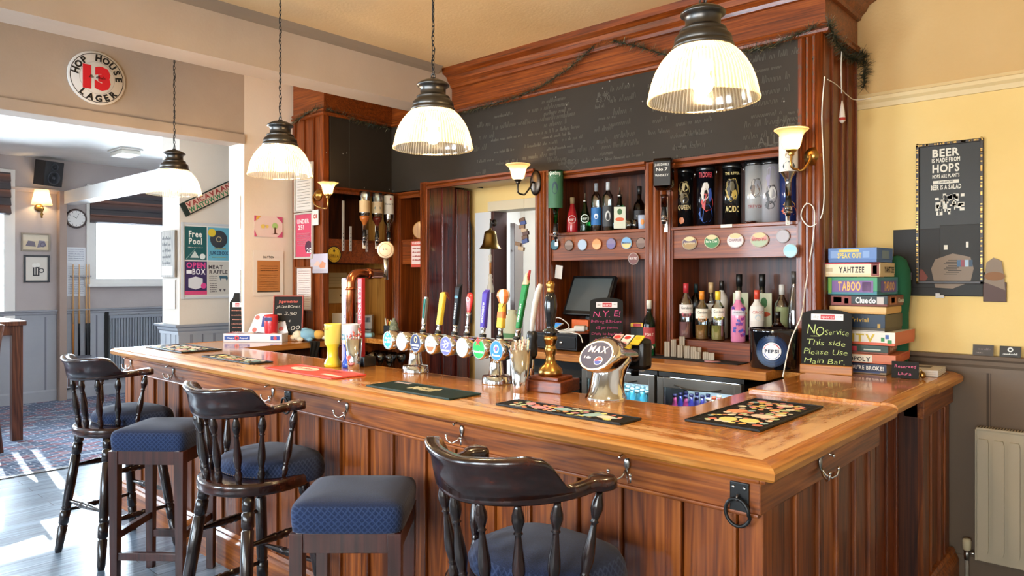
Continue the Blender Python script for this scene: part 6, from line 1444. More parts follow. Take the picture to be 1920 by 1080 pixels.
mb = MB(); mb.box(-fw + .014, fw - .014, -.010, -.004, .014, fh - .014, C('#26241f', .5)); K = C('#e3dccb', .6); O = Vector((-.015, -.0108, 0))
for s_, z, h, w_ in (('BEER', .675, .040, .125), ('IS MADE FROM', .645, .022, .13), ('HOPS', .592, .042, .125), ('HOPS ARE PLANTS', .562, .018, .125), ('BEER IS A SALAD', .500, .024, .14)): mb.text(s_, O + ZP * z, XP, ZP, h, K, w=w_, bold=.03)
mb.rect(O + ZP * .53, XP, ZP, -.06, .06, 0, .018, K); mb.text('THEREFORE', O + ZP * .5345 + YN * .0004, XP, ZP, .010, C('#26241f', .5), w=.07, bold=.02)
for k in range(34): x, z = r.uniform(-.055, .07), r.uniform(.36, .46); w_, h = r.uniform(.008, .03), r.uniform(.008, .03); mb.rect(O + YN * .0003, XP, ZP, x, min(x + w_, .085), z, z + h, K)
for k in range(10): x, z = r.uniform(-.05, .06), r.uniform(.35, .46); mb.rect(O + YN * .0006, XP, ZP, x, x + .006, z, z + .03, C('#26241f', .5))
mb.build('print', t)
t = thing('dark_collage', 'dark irregular collage panel of overlapping pictures below the framed beer poster', 'picture', (-.84, yw, 1.45)); mb = MB(); D1, TP, BR = C('#231f1b', .6), C('#8b7866', .6), C('#4c2a1a', .5)
mb.box(-.265, -.02, -.012, -.001, .09, .405, D1, .002); mb.box(-.04, .155, -.014, -.001, .05, .42, C('#2b2925', .6), .002); mb.box(-.25, .20, -.010, -.001, .045, .17, D1, .002); mb.box(.155, .255, -.012, -.001, .02, .12, BR, .002)
mb.prism([(-.08, .19), (-.06, .24), (.02, .27), (.10, .25), (.115, .19), (.10, .12), (.02, .085), (-.06, .09)], .0145, .0155, TP, frame((0, 0, 0), XP, ZP, YN)); mb.prism([(.16, .12), (.17, .22), (.20, .245), (.22, .235), (.235, .225), (.245, .15), (.25, .08)], .011, .014, TP, frame((0, 0, 0), XP, ZP, YN))
mb.disc((.205, -.0155, .15), XP, ZP, .045, C('#8a5c34', .6), ry=.022); mb.prism([(-.145, .12), (-.13, .19), (-.12, .185), (-.095, .145), (-.11, .12)], .0125, .014, C('#7a3a2c', .6), frame((0, 0, 0), XP, ZP, YN))
for k in range(9): z = .16 + k * .009; x = -.02 + (k % 3) * .01; mb.rect((0, -.0157, 0), XP, ZP, x, x + .06, z, z + .003, D1)
for k, c in enumerate(('#3a5a78', '#8a3a44', '#a4bccb', '#33495c')): mb.rect((0, -.0160, 0), XP, ZP, .04 + k * .018, .056 + k * .018, .20, .235, C(c, .5))
mb.rect((0, -.0155, 0), XP, ZP, -.02, -.003, .29, .345 - .03, K); mb.rect((0, -.0155, 0), XP, ZP, .08, .092, .30, .33, K); mb.rect((0, -.0125, 0), XP, ZP, -.20, -.175, .13, .17, C('#b9a8c0', .5)); mb.rect((0, -.0125, 0), XP, ZP, -.06, -.02, .035, .06, C('#cfcac4', .5)); mb.build('panel', t)
for lb, x, g in (('dark business card with faded print propped on the dado rail', -.68, '#3a3330'), ('black card with white round logo propped on the dado rail at the right edge', -.565, '#1d1c1b')):
    t = thing('display_card', lb, 'card', (x, 4.33, 1.196), 0, 'cards on the dado rail'); mb = MB(); L_ = Matrix.Rotation(-.25, 4, 'X'); mb.box(-.045, .045, -.001, .001, 0, .056, C(g, .4), 0, L_); U_ = L_.to_3x3() @ ZP; O = XP.cross(U_) * .0013
    if x < -.6: mb.scribble(O + U_ * .03 + XP * -.02, XP, U_, .05, .01, C('#8a7a78', .6), 2, .0015); mb.scribble(O + U_ * .012 + XP * -.03, XP, U_, .03, .006, C('#a89a90', .6), 4, .001)
    else: mb.disc(O + U_ * .038, XP, U_, .012, C('#e6e6e0', .5), n=.0003, r0=.006); mb.scribble(O + U_ * .012 + XP * -.03, XP, U_, .06, .010, C('#dcdcd6', .6), 6, .0016)
    mb.build('card', t)
def radiator(name, label, loc, rz, L, h, m, n, first=.0, top_grille=True):
    t = thing(name, label, 'radiator', loc, rz); mb = MB(); mb.box(0, L, -.075, -.055, 0, h, m, .006); mb.box(0, L, -.03, -.018, 0, h, m, .004); mb.box(-.004, .004, -.078, -.016, .0, h, m, .002); mb.box(L - .004, L + .004, -.078, -.016, 0, h, m, .002)
    p = L / n
    for k in range(n):
        x = p * (k + .5); mb.prism([(x - p * .36, .065), (x - p * .28, .045), (x + p * .28, .045), (x + p * .36, .065), (x + p * .36, h - .065), (x + p * .28, h - .045), (x - p * .28, h - .045), (x - p * .36, h - .065)], .074, .092, m, frame((0, 0, 0), XP, ZP, YN))
    mb.build('panel', t)
    mb = MB(); mb.box(0, L, -.079, -.015, h - .004, h + .010, m, .004)
    for k in range(int(L / .012)): mb.box(.008 + k * .012, .013 + k * .012, -.07, -.025, h + .0095, h + .0108, C('#3a342c', .7))
    mb.build('top_grille', t)
    mb = MB()
    for z in (.07, h - .07): mb.box(L * .2, L * .25, -.02, 0, z - .02, z + .02, m)
    mb.build('wall_bracket', t); return t
RADM = C('#c4b69c', .45)
t = radiator('radiator', 'beige panel radiator on the taupe dado at the right edge', (-.70, 4.34, .17), 0, 1.1, .66, RADM, 17)
mb = MB(); mb.tube([(-.045, -.04, -.17), (-.045, -.04, -.02), (-.045, -.04, .0)], .009, C('#9c9284', .4), 12); mb.lathe([(.012, -.02), (.014, .01), (.012, .03)], STEEL, 14, Matrix.Translation((-.045, -.04, 0))); mb.tube([(-.045, -.04, .02), (0, -.045, .02)], .009, STEEL, 12); mb.lathe([(.016, .03), (.020, .036), (.021, .075), (.017, .088), (.0001, .09)], C('#d9c9a4', .5), 16, Matrix.Translation((-.045, -.04, 0)) @ Matrix.Rotation(.0, 4, 'Y')); mb.build('valve', t)
mb = MB(); mb.tube([(-.035, -.02, -.145), (1.2, -.02, -.150)], .008, C('#5c5348', .5), 10); mb.build('pipe', t)

# ------------------------------------------------------------------ worktop of the back bar: till, drawer, ice bucket, mats
t = thing('ice_bucket', 'black oval ice bucket with round red white and blue cola badge on the back worktop', 'ice bucket', (-1.515, 3.725, 1.1215), .30)
mb = MB(); mb.lathe([(.112, 0), (.116, .004), (.122, .19), (.125, .205), (.120, .207), (.112, .02), (0, .012)], mat('bucket_black', '#0d0f14', .12, coat=.8), 44, sy=.85); mb.build('bucket', t)
mb = MB(); f_ = lambda x, y: Vector((math.sin(x / .118) * .1205, -math.cos(x / .118) * .1205 * .85, .095 + y))
def fdisc(r, c, n=.0, r0=0., a0=0., a1=2 * PI, seg=32):
    k = 1 + n; g = lambda x, y: Vector((f_(x, y).x * k, f_(x, y).y * k, .095 + y))
    if r0: vs = [g(r * math.cos(a), r * math.sin(a)) for a in [a0 + (a1 - a0) * i / seg for i in range(seg + 1)]] + [g(r0 * math.cos(a), r0 * math.sin(a)) for a in [a0 + (a1 - a0) * i / seg for i in range(seg + 1)]]; fs = [(i, i + 1, seg + 2 + i, seg + 1 + i) for i in range(seg)]
    else: vs = [g(0, 0)] + [g(r * math.cos(a), r * math.sin(a)) for a in [a0 + (a1 - a0) * i / seg for i in range(seg + 1)]]; fs = [(0, i + 1, i + 2) for i in range(seg)]
    mb.add(vs, fs, c)
for k in range(6): fdisc(.082 - k * .006, C(['#10213c', '#132a4c', '#16325c', '#132a4c', '#183764', '#132a4c'][k], .3), .008 + k * .001)
fdisc(.045, C('#e8ecf2', .3), .018, .041); fdisc(.041, C('#f0f2f6', .3), .017); 
for c_, a0 in (('#cf2432', .30), ('#1c4ea0', PI + .30)):
    g_ = lambda x, y: Vector((f_(x, y).x * 1.021, f_(x, y).y * 1.021, .095 + y))
    mb.add([g_(.040 * math.cos(a), .040 * math.sin(a)) for a in [a0 + (PI - .60) * i / 20 for i in range(21)]], [list(range(21))], C(c_, .3))
# fill caps of the segments down to the white band
mb.textf('PEPSI', lambda x, y: Vector((f_(x, y).x * 1.026, f_(x, y).y * 1.026, .095 + y - .008)), C('#101a34', .3), .016, w=.066, bold=.05); mb.build('badge', t)
t = thing('cash_drawer', 'black cash drawer with a small round lock on the back worktop', 'cash drawer', (-2.93, 3.83, 1.121), 0); mb = MB(); mb.box(-.19, .18, -.17, .22, .006, .105, C('#17171a', .35), .004); mb.box(-.20, .19, -.18, .22, .100, .112, C('#1e1e22', .3), .003); mb.build('case', t); mb = MB(); mb.box(-.185, .175, -.178, -.17, .018, .092, C('#141416', .3), .003); mb.lathe([(.010, 0), (.010, .004), (.004, .005)], STEEL, 16, frame((.06, -.178, .052), XP, ZP, YN)); mb.build('drawer_front', t)
t = thing('till_screen', 'tilted dark touch screen till above the black cash drawer', 'till', (-2.90, 3.94, 1.234), -.05); L_ = Matrix.Translation((0, 0, .10)) @ Matrix.Rotation(-.42, 4, 'X'); mb = MB(); mb.box(-.185, .185, -.012, .022, 0, .29, C('#16181a', .2, 0, .4), .008, L_); mb.build('screen_housing', t)
mb = MB(); mb.box(-.165, .165, -.0135, -.0125, .03, .27, C('#4d5354', .16, 0, .3), 0, L_); mb.build('display', t); mb = MB(); mb.box(-.05, .05, .0, .10, 0, .016, BLACK, .004); mb.tube([(0, .05, .01), (0, .07, .15)], .03, BLACK, 14); mb.build('stand', t)
t = thing('phone', 'white smartphone with blue green screen lying tilted on the cash drawer', 'phone', (-3.02, 3.74, 1.242), -.3); mb = MB(); L_ = Matrix.Rotation(.45, 4, 'X'); mb.box(-.055, .03, -.04, .09, 0, .009, C('#d9d6d2', .3), .004, L_); mb.build('case', t)
mb = MB(); 
for k, c in enumerate(('#58b08a', '#4fae9c', '#3f9fb4', '#3f8fc4', '#3f7fc8')): mb.box(-.050, .025, -.03 + k * .022, -.008 + k * .022, .0092, .0097, glow(c, .5), 0, L_)
mb.build('display', t)
t = thing('card_reader', 'white handset lying on the cash drawer next to the phone', 'card reader', (-2.83, 3.73, 1.238), .35); mb = MB(); mb.box(-.09, .02, -.022, .022, 0, .028, C('#ddd8d0', .35), .010, Matrix.Rotation(-.18, 4, 'Y')); mb.box(.01, .085, -.03, .03, .008, .045, C('#d6d1c8', .35), .010); mb.box(.075, .10, -.018, .018, .018, .038, C('#8d8882', .35), .003); mb.build('handset', t)
cable('white_cable', 'white charging cable looping over the card reader', [(-2.93, 3.71, 1.245), (-2.99, 3.69, 1.28), (-2.94, 3.70, 1.33), (-2.86, 3.70, 1.30), (-2.84, 3.69, 1.265), (-2.90, 3.66, 1.245), (-2.80, 3.64, 1.245), (-2.70, 3.62, 1.235), (-2.66, 3.60, 1.19)], .0032)
t = thing('orange_box', 'orange card box under the till screen', 'box', (-2.88, 3.90, 1.2345), -.1); MB().box(-.075, .075, -.03, .03, 0, .075, C('#d9682e', .6), .003).build('box', t)
t = thing('note', 'white note stuck at the top left corner of the till recess', 'note', (-3.085, 3.90, 1.63)); MB().box(-.03, .03, -.001, .0, -.045, .045, C('#cfc9c2', .8), 0, Matrix.Rotation(.12, 4, 'Y')).build('paper', t)
t = thing('packet', 'red and yellow packet on the worktop behind the port bottle', 'packet', (-2.45, 3.92, 1.1215), .2); mb = MB(); mb.box(-.05, .05, -.03, .03, 0, .16, C('#1c1b1c', .5), .01); mb.box(-.05, .05, -.034, .034, .16, .185, C('#d6b23a', .4), .005); mb.box(-.03, .02, -.0355, -.034, .163, .182, C('#b4242c', .4)); mb.build('packet', t)
rm = random.Random(11); STK = [(1251, 668, 8, .088), (1263, 664, 8, .10), (1279, 650, 0, .12), (1275, 671, 0, .072), (1288, 671, 0, .070), (1300, 670, 0, .068), (1310, 666, 0, .064), (1307, 673, 0, .043), (1323, 673, 0, .044), (1334, 673, 0, .041)]
first = None
for i, (u, v, q, h) in enumerate(STK):
    y = (3.80 if v > 667 else 3.825) + (0.02 if i == 2 else 0); x = X_(u, y); lb = ['leftmost', 'second', 'tallest', 'fourth', 'fifth', 'sixth', 'rear right', 'eighth', 'ninth', 'last'][i] + ' upright stack of white paper slips on the black rubber mat'
    t = thing('paper_slip_stack', lb, 'paper stack', (x, y, 1.1252), .45, 'paper slip stacks on the rubber mat'); mb = MB(); n = 7
    for k in range(n): c = C('#cfc6b6' if k % 2 else '#a79c8c', .7); a = -.016 + k * .032 / n; mb.box(a, a + .032 / n - .0008, -.016, .016 + rm.uniform(-.002, .002), 0, h - rm.uniform(0, .002), c)
    mb.build('slips', t)
t = thing('drip_coaster', 'pinkish round coaster at the end of the paper slip stacks', 'coaster', (X_(1335, 3.73), 3.735, 1.1252)); MB().lathe([(.045, 0), (.045, .002), (0, .002)], C('#b9888c', .6), 28).build('coaster', t)

# ------------------------------------------------------------------ bottle fridges
def fridge(label, x0, x1, kind):
    t = thing('bottle_fridge', label, 'fridge', ((x0 + x1) / 2, 3.56, 0), 0, 'bottle fridges under the back worktop'); w_ = (x1 - x0) / 2; mb = MB(); K_ = C('#101112', .5)
    mb.box(-w_, w_, .0, .30, .12, .20, K_); mb.box(-w_, w_, .28, .30, .2, 1.06, C('#c9d4dc', .4)); mb.box(-w_, -w_ + .02, 0, .3, .2, 1.06, K_); mb.box(w_ - .02, w_, 0, .3, .2, 1.06, K_); mb.box(-w_, w_, 0, .3, 1.04, 1.062, K_); mb.box(-w_, w_, -.006, .02, 1.045, 1.068, GUN); mb.build('cabinet', t)
    mb = MB()
    for z in (.46, .72): mb.box(-w_ + .02, w_ - .02, .03, .28, z, z + .006, C('#b9c4cc', .4))
    mb.build('wire_shelf', t)
    mb = MB(); f = .042; S_ = mat('fridge_steel', '#8b8781', .35, .8)
    for a in ((-w_ + .004, -w_ + f, .2, 1.04), (w_ - f, w_ - .004, .2, 1.04), (-w_ + f, w_ - f, 1.04 - f * 1.3, 1.04), (-w_ + f, w_ - f, .2, .2 + f)): mb.box(a[0], a[1], -.03, -.004, a[2], a[3], S_, .003)
    d = mb.build('door', t)
    mb = MB(); mb.box(-w_ + f, w_ - f, -.018, -.014, .24, .99, GLASS); mb.build('door_glass', d)
    mb = MB(); mb.tube([(-w_ * .55, -.032, .998 + .006), (-w_ * .3, -.045, .992), (0, -.05, .989), (w_ * .3, -.045, .992), (w_ * .55, -.032, .998 + .006)], .006, GUN, 8, flat=.6); mb.build('handle', d)
    mb = MB(); mb.box(-w_ + .05, w_ - .05, .03, .045, 1.028, 1.038, glow('#dff2ff', 7)); mb.build('strip_light', t)
    light('fridge_light', 'AREA', ((x0 + x1) / 2, 3.60, 1.022), 1.5, (.8, .93, 1.), 2 * w_ - .1, .03, (0, .35, -1)); return t
fridge('left bottle fridge full of rows of blue tinted water bottles', -2.62, -2.108, 0); fridge('right bottle fridge with pink and purple fruit drinks', -2.098, -1.60, 1)
def small_bottle(label, body, cap, h=.20, r=.027, cat='bottle', grp=''):
    t = thing('soft_drink_bottle', label, cat, (0, 0, 0), 0, grp); mb = MB(); mb.lathe([(0, 0), (r, .003), (r, h * .55), (r * .8, h * .66), (r * .42, h * .82), (r * .4, h * .94)], body, 14); mb.build('bottle', t); mb = MB(); mb.lathe([(r * .48, h * .93), (r * .48, h), (0, h)], C(cap, .4), 12); mb.build('cap', t); return t
GA = 'blue tinted bottles in the left fridge'; lbA = 'small blue tinted bottle with pale cap standing in rows in the left fridge'; b0 = None
for zz in (.726, .466):
    for r_ in range(4):
        for k in range(6):
            p = (-2.555 + k * .070, 3.61 + r_ * .060, zz)
            if b0 is None: b0 = small_bottle(lbA, mat('blue_pet', '#4aa0b8', .1, coat=.5), '#bfe2ea', .21, .027, 'bottle', GA); b0.location = p
            else: dup(b0, p)
KB = [('#b23a78', '#2a2350', 'small magenta bottle with dark cap in the right fridge', 'magenta bottles in the right fridge'), ('#2f2f78', '#24224a', 'small deep blue bottle in the right fridge', 'deep blue bottles in the right fridge'), ('#e08aa0', '#e9d9c0', 'small pale pink bottle with cream cap in the right fridge', 'pale pink bottles in the right fridge'), ('#e6c9a0', '#c8553a', 'small cream bottle with red cap in the right fridge', 'cream bottles in the right fridge')]
pro = {}
for zz in (.726, .466):
    for r_ in range(3):
        for k in range(6):
            j = 0 if (k < 2 and r_ == 0) else (1 if k < 3 else (2 if (k + r_) % 2 else 3)); c, cp, lb, g = KB[j]; p = (-2.03 + k * .068, 3.61 + r_ * .065, zz)
            if j not in pro: pro[j] = small_bottle(lb, mat('pop_%d' % j, c, .12, coat=.5), cp, .215, .026, 'bottle', g); pro[j].location = p
            else: dup(pro[j], p)
# ------------------------------------------------------------------ bell, doorway, back room
t = thing('bell', 'brass bell on an iron bracket with white tasselled rope in the doorway', 'bell', (-3.995, 4.17, 1.90)); mb = MB()
mb.lathe([(.090, -.080), (.086, -.076), (.066, -.047), (.056, -.01), (.051, .03), (.044, .057), (.024, .068), (.010, .072), (.008, .085)], mat('bell_brass', '#8f7540', .3, 1.), 36, caps=False); mb.build('bell_body', t)
mb = MB(); mb.tube([(0, 0, .08), (0, 0, .115), (-.005, .01, .135), (-.04, .05, .14), (-.07, .10, .13), (-.10, .15, .14)], .006, GUN, 10); mb.lathe([(.03, 0), (.03, .006), (.0001, .01)], GUN, 16, frame((-.10, .155, .14), XP, ZP, YN)); mb.tube([(-.05, .05, .165), (-.045, .06, .13), (-.055, .07, .10)], .005, GUN, 8); mb.build('bracket', t)
mb = MB(); R_ = C('#cfc6b4', .9); mb.tube([(0, 0, .03), (0, 0, -.10), (0, 0, -.12)], .005, R_, 8); mb.lathe([(.006, -.12), (.016, -.14), (.012, -.15), (.014, -.17), (.008, -.19)], R_, 12); mb.lathe([(.0085, -.19), (.0085, -.28)], C('#b87a3c', .8), 12)
mb.lathe([(.008, -.28), (.018, -.295), (.012, -.31), (.020, -.325), (.014, -.34), (.024, -.38), (.034, -.425), (.030, -.43), (0, -.43)], R_, 16, mod=lambda i: 1 + .05 * (i % 2)); mb.build('rope', t)
t = thing('mixed_bag_strip', 'hanging strip of small snack packets at the right of the doorway', 'snacks', (-3.62, 4.15, 2.0)); mb = MB(); r = random.Random(4)
mb.tube([(0, 0, .20), (0, 0, -.25)], .001, STEEL, 4)
for k in range(9):
    z = .05 - k * .028; x = r.uniform(-.02, .02); mb.box(x - .028, x + .028, -.010 - k * .001, .006, z - .03, z, C(['#6b4a34', '#3f4f86', '#8a6a4c', '#c2a684', '#5a3a30'][k % 5], .35), .004, Matrix.Rotation(r.uniform(-.3, .3), 4, 'Y'))
mb.build('packets', t)
t = thing('open_door', 'dark brown inner door standing ajar behind the bell', 'door', (-4.09, 4.54, 0), .0); mb = MB(); mb.box(-.02, .02, 0, .62, 0, 2.05, C('#3a1712', .35, 0, .3), .004, Matrix.Rotation(.60, 4, 'Z')); mb.build('door_leaf', t)
t = thing('storage_shelves', 'pale blue grey shelves with papers in the room behind the doorway', 'shelves', (-3.55, 4.62, 0)); mb = MB(); SB = C('#b4c0cc', .5)
mb.box(-.30, -.24, -.02, .30, 0, 2.15, SB); mb.box(.55, .60, -.02, .30, 0, 2.15, SB); mb.box(-.3, .6, .28, .30, 0, 2.15, C('#8fa0ac', .6))
for z in (.5, 1.0, 1.32, 1.58, 1.86, 2.12): mb.box(-.26, .58, 0, .29, z, z + .02, SB)
mb.build('frame', t); mb = MB(); mb.box(-.20, .5, .0, .02, 1.62, 1.84, C('#9db0b6', .5)); 
for k in range(8):
    for j in range(3): mb.box(-.17 + k * .036, -.145 + k * .036, -.004, 0, 1.65 + j * .06, 1.685 + j * .06, C('#d8dad4', .5))
mb.build('key_panel', t)
for i, (x, z, w_, h, c) in enumerate(((-.16, 1.34, .12, .19, '#d6d9da'), (.0, 1.34, .16, .17, '#c9ced2'), (.2, 1.34, .14, .2, '#e1e1de'), (-.14, 1.88, .2, .2, '#23252a'), (.1, 1.88, .2, .16, '#c3c9cf'), (-.12, 1.02, .2, .22, '#b9bfc4'), (.14, 1.02, .2, .25, '#dadad6'))):
    q = thing('storage_box', ['slim white', 'wide pale', 'tall cream', 'black', 'grey', 'lower grey', 'lower white'][i] + ' box on the pale shelves in the back room', 'box', (-3.55 + x + w_ / 2, 4.76, z + .001), 0, 'boxes on the back room shelves'); MB().box(-w_ / 2, w_ / 2, -.09, .09, 0, h, C(c, .6), .004).build('box', q)
light('back_room_light', 'AREA', (-3.9, 5.1, 2.48), 13, (.85, .92, 1.), .6, .6, (0, 0, -1))
t = thing('snack_bag', 'crumpled white and green bag on the counter in front of the doorway shelves', 'bag', (-3.31, 3.67, 1.05), .3); mb = MB(); mb.lathe([(.04, .0705), (.06, .12), (.065, .20), (.05, .27), (.025, .30), (.035, .32)], C('#b9b99a', .7), 12, sy=.6, mod=lambda i: 1 + .09 * math.sin(i * 2.1)); mb.lathe([(.0615, .13), (.064, .16)], C('#4d7a4a', .6), 12, sy=.6, caps=False, mod=lambda i: 1 + .09 * math.sin(i * 2.1)); mb.build('bag', t)

# ------------------------------------------------------------------ narrow cupboard, left wing items
t = thing('small_barrel', 'small wooden barrel lying on the shelf of the narrow cupboard', 'barrel', (-4.61, 4.0, 1.985), .0); mb = MB(); M_ = frame((0, -.06, 0), XP, ZP, YN); M_ = Matrix.Rotation(.35, 4, 'Z') @ frame((0, .06, 0), XP, ZP, YN)
mb.lathe([(.070, -.06), (.080, -.02), (.084, .03), (.080, .08), (.072, .115), (.066, .115)], YELLOWB, 24, M_); mb.lathe([(.0001, .108), (.068, .108)], C('#c98a4a', .5), 24, M_, caps=False)
for z in (-.045, .0, .06, .10): mb.lathe([(.0775 + .004 * (1 if abs(z - .03) < .05 else 0), z - .006), (.0785 + .004 * (1 if abs(z - .03) < .05 else 0), z + .006)], C('#7b4a26', .5), 24, M_, caps=False)
mb.build('cask', t); mb = MB(); mb.box(-.05, .05, -.05, .06, -.08, -.068, C('#6b2a1c', .6)); mb.box(-.07, -.03, -.05, .06, -.08, -.05, RED); mb.box(.03, .07, -.05, .06, -.08, -.05, RED); mb.build('cradle', t)
def poster(name, label, O, R, U, w_, h, bgc, items, cat='poster', fr=None, fw=.015, th=.004, group=None):
    """flat sheet on a wall; items drawn in local cm-like fractions"""
    R, U = Vector(R).normalized(), Vector(U).normalized(); N = R.cross(U); t = thing(name, label, cat, O, 0, group); M_ = frame((0, 0, 0), R, U, N); mb = MB()
    if fr:
        F_ = C(fr, .4)
        for a in ((-w_ / 2 - fw, -w_ / 2, -h / 2 - fw, h / 2 + fw), (w_ / 2, w_ / 2 + fw, -h / 2 - fw, h / 2 + fw), (-w_ / 2, w_ / 2, h / 2, h / 2 + fw), (-w_ / 2, w_ / 2, -h / 2 - fw, -h / 2)): mb.box(a[0], a[1], a[2], a[3], 0, .016, F_, .002, M_)
        mb.build('frame', t); mb = MB()
    mb.box(-w_ / 2, w_ / 2, -h / 2, h / 2, .001, th, C(bgc, .45), 0, M_); Z = N * (th + .0005); k = 0
    for it in items:
        k += 1; O_ = Z + N * .00025 * k
        if it[0] == 'r': mb.rect(O_, R, U, it[1] * w_ / 2, it[2] * w_ / 2, it[3] * h / 2, it[4] * h / 2, C(it[5], .5))
        elif it[0] == 'd': mb.disc(O_ + R * it[1] * w_ / 2 + U * it[2] * h / 2, R, U, it[3] * w_ / 2, C(it[4], .5), r0=(it[5] * w_ / 2 if len(it) > 5 else 0))
        elif it[0] == 't': mb.text(it[1], O_ + R * it[2] * w_ / 2 + U * it[3] * h / 2, R, U, it[4] * h / 2, C(it[6], .5), w=it[5] * w_ / 2, bold=it[7] if len(it) > 7 else .03)
        elif it[0] == 's':   # rows of illegible small print
            n = it[6] if len(it) > 6 else 4
            for q in range(n): mb.scribble(O_ + R * it[1] * w_ / 2 + U * (it[3] - q * (it[3] - it[4]) / max(1, n - 1)) * h / 2, R, U, (it[2] - it[1]) * w_ / 2, h * .012, C(it[5], .6), q * 7 + k, h * .0045, 0)
        elif it[0] == 'p': mb.add([O_ + R * a * w_ / 2 + U * b * h / 2 for a, b in it[1]], [list(range(len(it[1])))], C(it[2], .5))
    mb.build('sheet', t); return t
yq = 3.178
poster('framed_notice', 'top framed white notice on the left pillar', (-5.105, yq, 2.31), XP, ZP, .24, .36, '#d5d3d0', [('s', -.8, .7, .8, -.85, '#9a9894', 14)], fr='#b9b5ae')
poster('framed_notice', 'pink UNDER 25 framed notice on the left pillar', (-5.105, yq, 1.925), XP, ZP, .24, .34, '#c64a68', [('t', 'UNDER', -.12, .58, .20, 1.45, '#f0dede'), ('t', '25?', -.35, .30, .20, .7, '#f0dede'), ('s', -.8, .7, .10, -.45, '#e9c4cc', 7), ('d', .55, -.55, .42, '#4a2a40'), ('t', '25', .60, -.82, .22, .55, '#f4eeee')], fr='#b9b5ae')
poster('framed_notice', 'lowest framed white text notice on the left pillar', (-5.10, yq, 1.50), XP, ZP, .22, .33, '#d9d0cb', [('s', -.8, .7, .85, -.85, '#b98a86', 16)], fr='#7a4a2c', fw=.010)
poster('photo_print', 'unframed photo print pinned over the pillar edge', (-4.885, 3.172, 1.70), Vector((1, -.05, 0)), ZP, .26, .15, '#b4b2bc', [('r', -1, 1, .1, 1, '#b9b4c4'), ('p', [(-.6, -.2), (-.2, .3), (.1, .1), (.2, -.3)], '#d2b4a8'), ('p', [(.0, -.3), (.4, .25), (.8, .0), (.7, -.45), (.2, -.5)], '#c88a6c'), ('r', -.9, .9, -.95, -.6, '#a8a4b0')], cat='photo')
poster('octagonal_badge', 'white octagonal badge with letters CO on the left pillar edge', (-4.925, 3.165, 2.06), XP, ZP, .085, .12, '#d8d8d4', [('t', 'C8', 0, -.1, .5, 1.2, '#b04a44', .05)], cat='badge')
poster('round_sign', 'yellow round beer sign with dark rim left of the copper tap', (-4.842, 3.275, 1.77), YP, ZP, .001, .001, '#c9a52e', [], cat='sign')
t = [o for o in COL.objects if o.name.startswith('round_sign')][0]; mb = MB(); mb.disc((.004, 0, 0), YP, ZP, .068, C('#2a2418', .4)); mb.disc((.0048, 0, 0), YP, ZP, .060, C('#cfa92c', .4)); mb.disc((.0052, 0, 0), YP, ZP, .052, C('#6b5418', .4), r0=.049); mb.text('STELLA', (.0056, 0, -.02), YP, ZP, .02, C('#5a4212', .5), w=.085, bold=.03); mb.disc((.0056, 0, .03), YP, ZP, .012, C('#3a2c12', .4), seg=5); mb.build('disc', t)
t = thing('warning_sign', 'red and white WARNING notice on the narrow cupboard board', 'sign', (-4.545, 3.874, 1.79)); 
mb = MB(); mb.box(-.07, .07, -.004, -.001, -.115, .105, C('#c9503f', .5)); mb.rect((0, -.0045, 0), XP, ZP, -.062, .062, -.09, .06, C('#e3cdc2', .5)); mb.text('WARNING', (0, -.0045, .072), XP, ZP, .022, C('#f0ddd4', .5), w=.115, bold=.03)
for k in range(4): mb.scribble((-.05, -.0048, .035 - k * .032), XP, ZP, .095, .012, C('#b8483a', .6), k, .0035, 0)
mb.build('plate', t)
poster('white_switch_panel', 'pale panel with rows of switches on the honey boards of the left wing', (-5.245, 3.55, 1.50), YP, ZP, .26, .26, '#dccfa8', [('r', -1, 1, -.04, .04, '#9a7a44'), ('s', -.8, .8, .7, .3, '#a8956a', 3), ('d', -.5, -.5, .08, '#7a6a44'), ('d', .5, -.5, .08, '#7a6a44')], cat='panel')
poster('framed_certificate', 'small framed certificate on the honey boards behind the copper tap', (-5.245, 3.80, 1.47), YP, ZP, .07, .20, '#d9d2bc', [], cat='picture', fr='#8a5a24', fw=.012)
zr = ZT
t = thing('tape_dispenser', 'light blue iron shaped press on the left worktop', 'tool', (-4.90, 3.60, zr), .5); mb = MB(); mb.box(-.05, .09, -.035, .035, 0, .035, C('#8fc4cf', .4), .014); mb.tube([(-.03, 0, .03), (-.01, 0, .15), (-.035, 0, .20), (-.07, 0, .18)], .013, C('#c9beb0', .4), 12); mb.build('body', t)
t = thing('card_machine', 'grey and black card machine at the back of the left wing worktop', 'card machine', (-5.05, 3.72, zr), .8); mb = MB(); mb.box(-.07, .07, -.09, .09, 0, .05, C('#8b8a86', .4), .006); mb.box(-.07, .07, -.02, .09, .05, .17, C('#a9a69e', .4), .006, Matrix.Rotation(.0, 4, 'X')); mb.build('case', t)
mb = MB(); mb.box(-.055, .055, -.024, -.021, .11, .15, C('#3f4444', .2)); 
for i in range(4):
    for k in range(3): mb.box(-.045 + i * .024, -.03 + i * .024, -.07 + k * .02, -.058 + k * .02, .05, .054, BLACK)
mb.build('keypad', t)
t = thing('note_pad', 'white note pad propped between copper tap and blue press', 'note pad', (-5.0, 3.42, zr), 1.0); MB().box(-.045, .045, -.01, .01, 0, .20, C('#dcd8d2', .7), .002, Matrix.Rotation(-.2, 4, 'X')).build('pad', t)
t = thing('bar_caddy', 'black caddy with napkins and picks on the corner of the worktop', 'caddy', (-4.67, 3.70, zr), .3); mb = MB(); mb.box(-.045, .045, -.035, .035, 0, .10, BLACK, .004); mb.build('box', t); mb = MB(); r = random.Random(9)
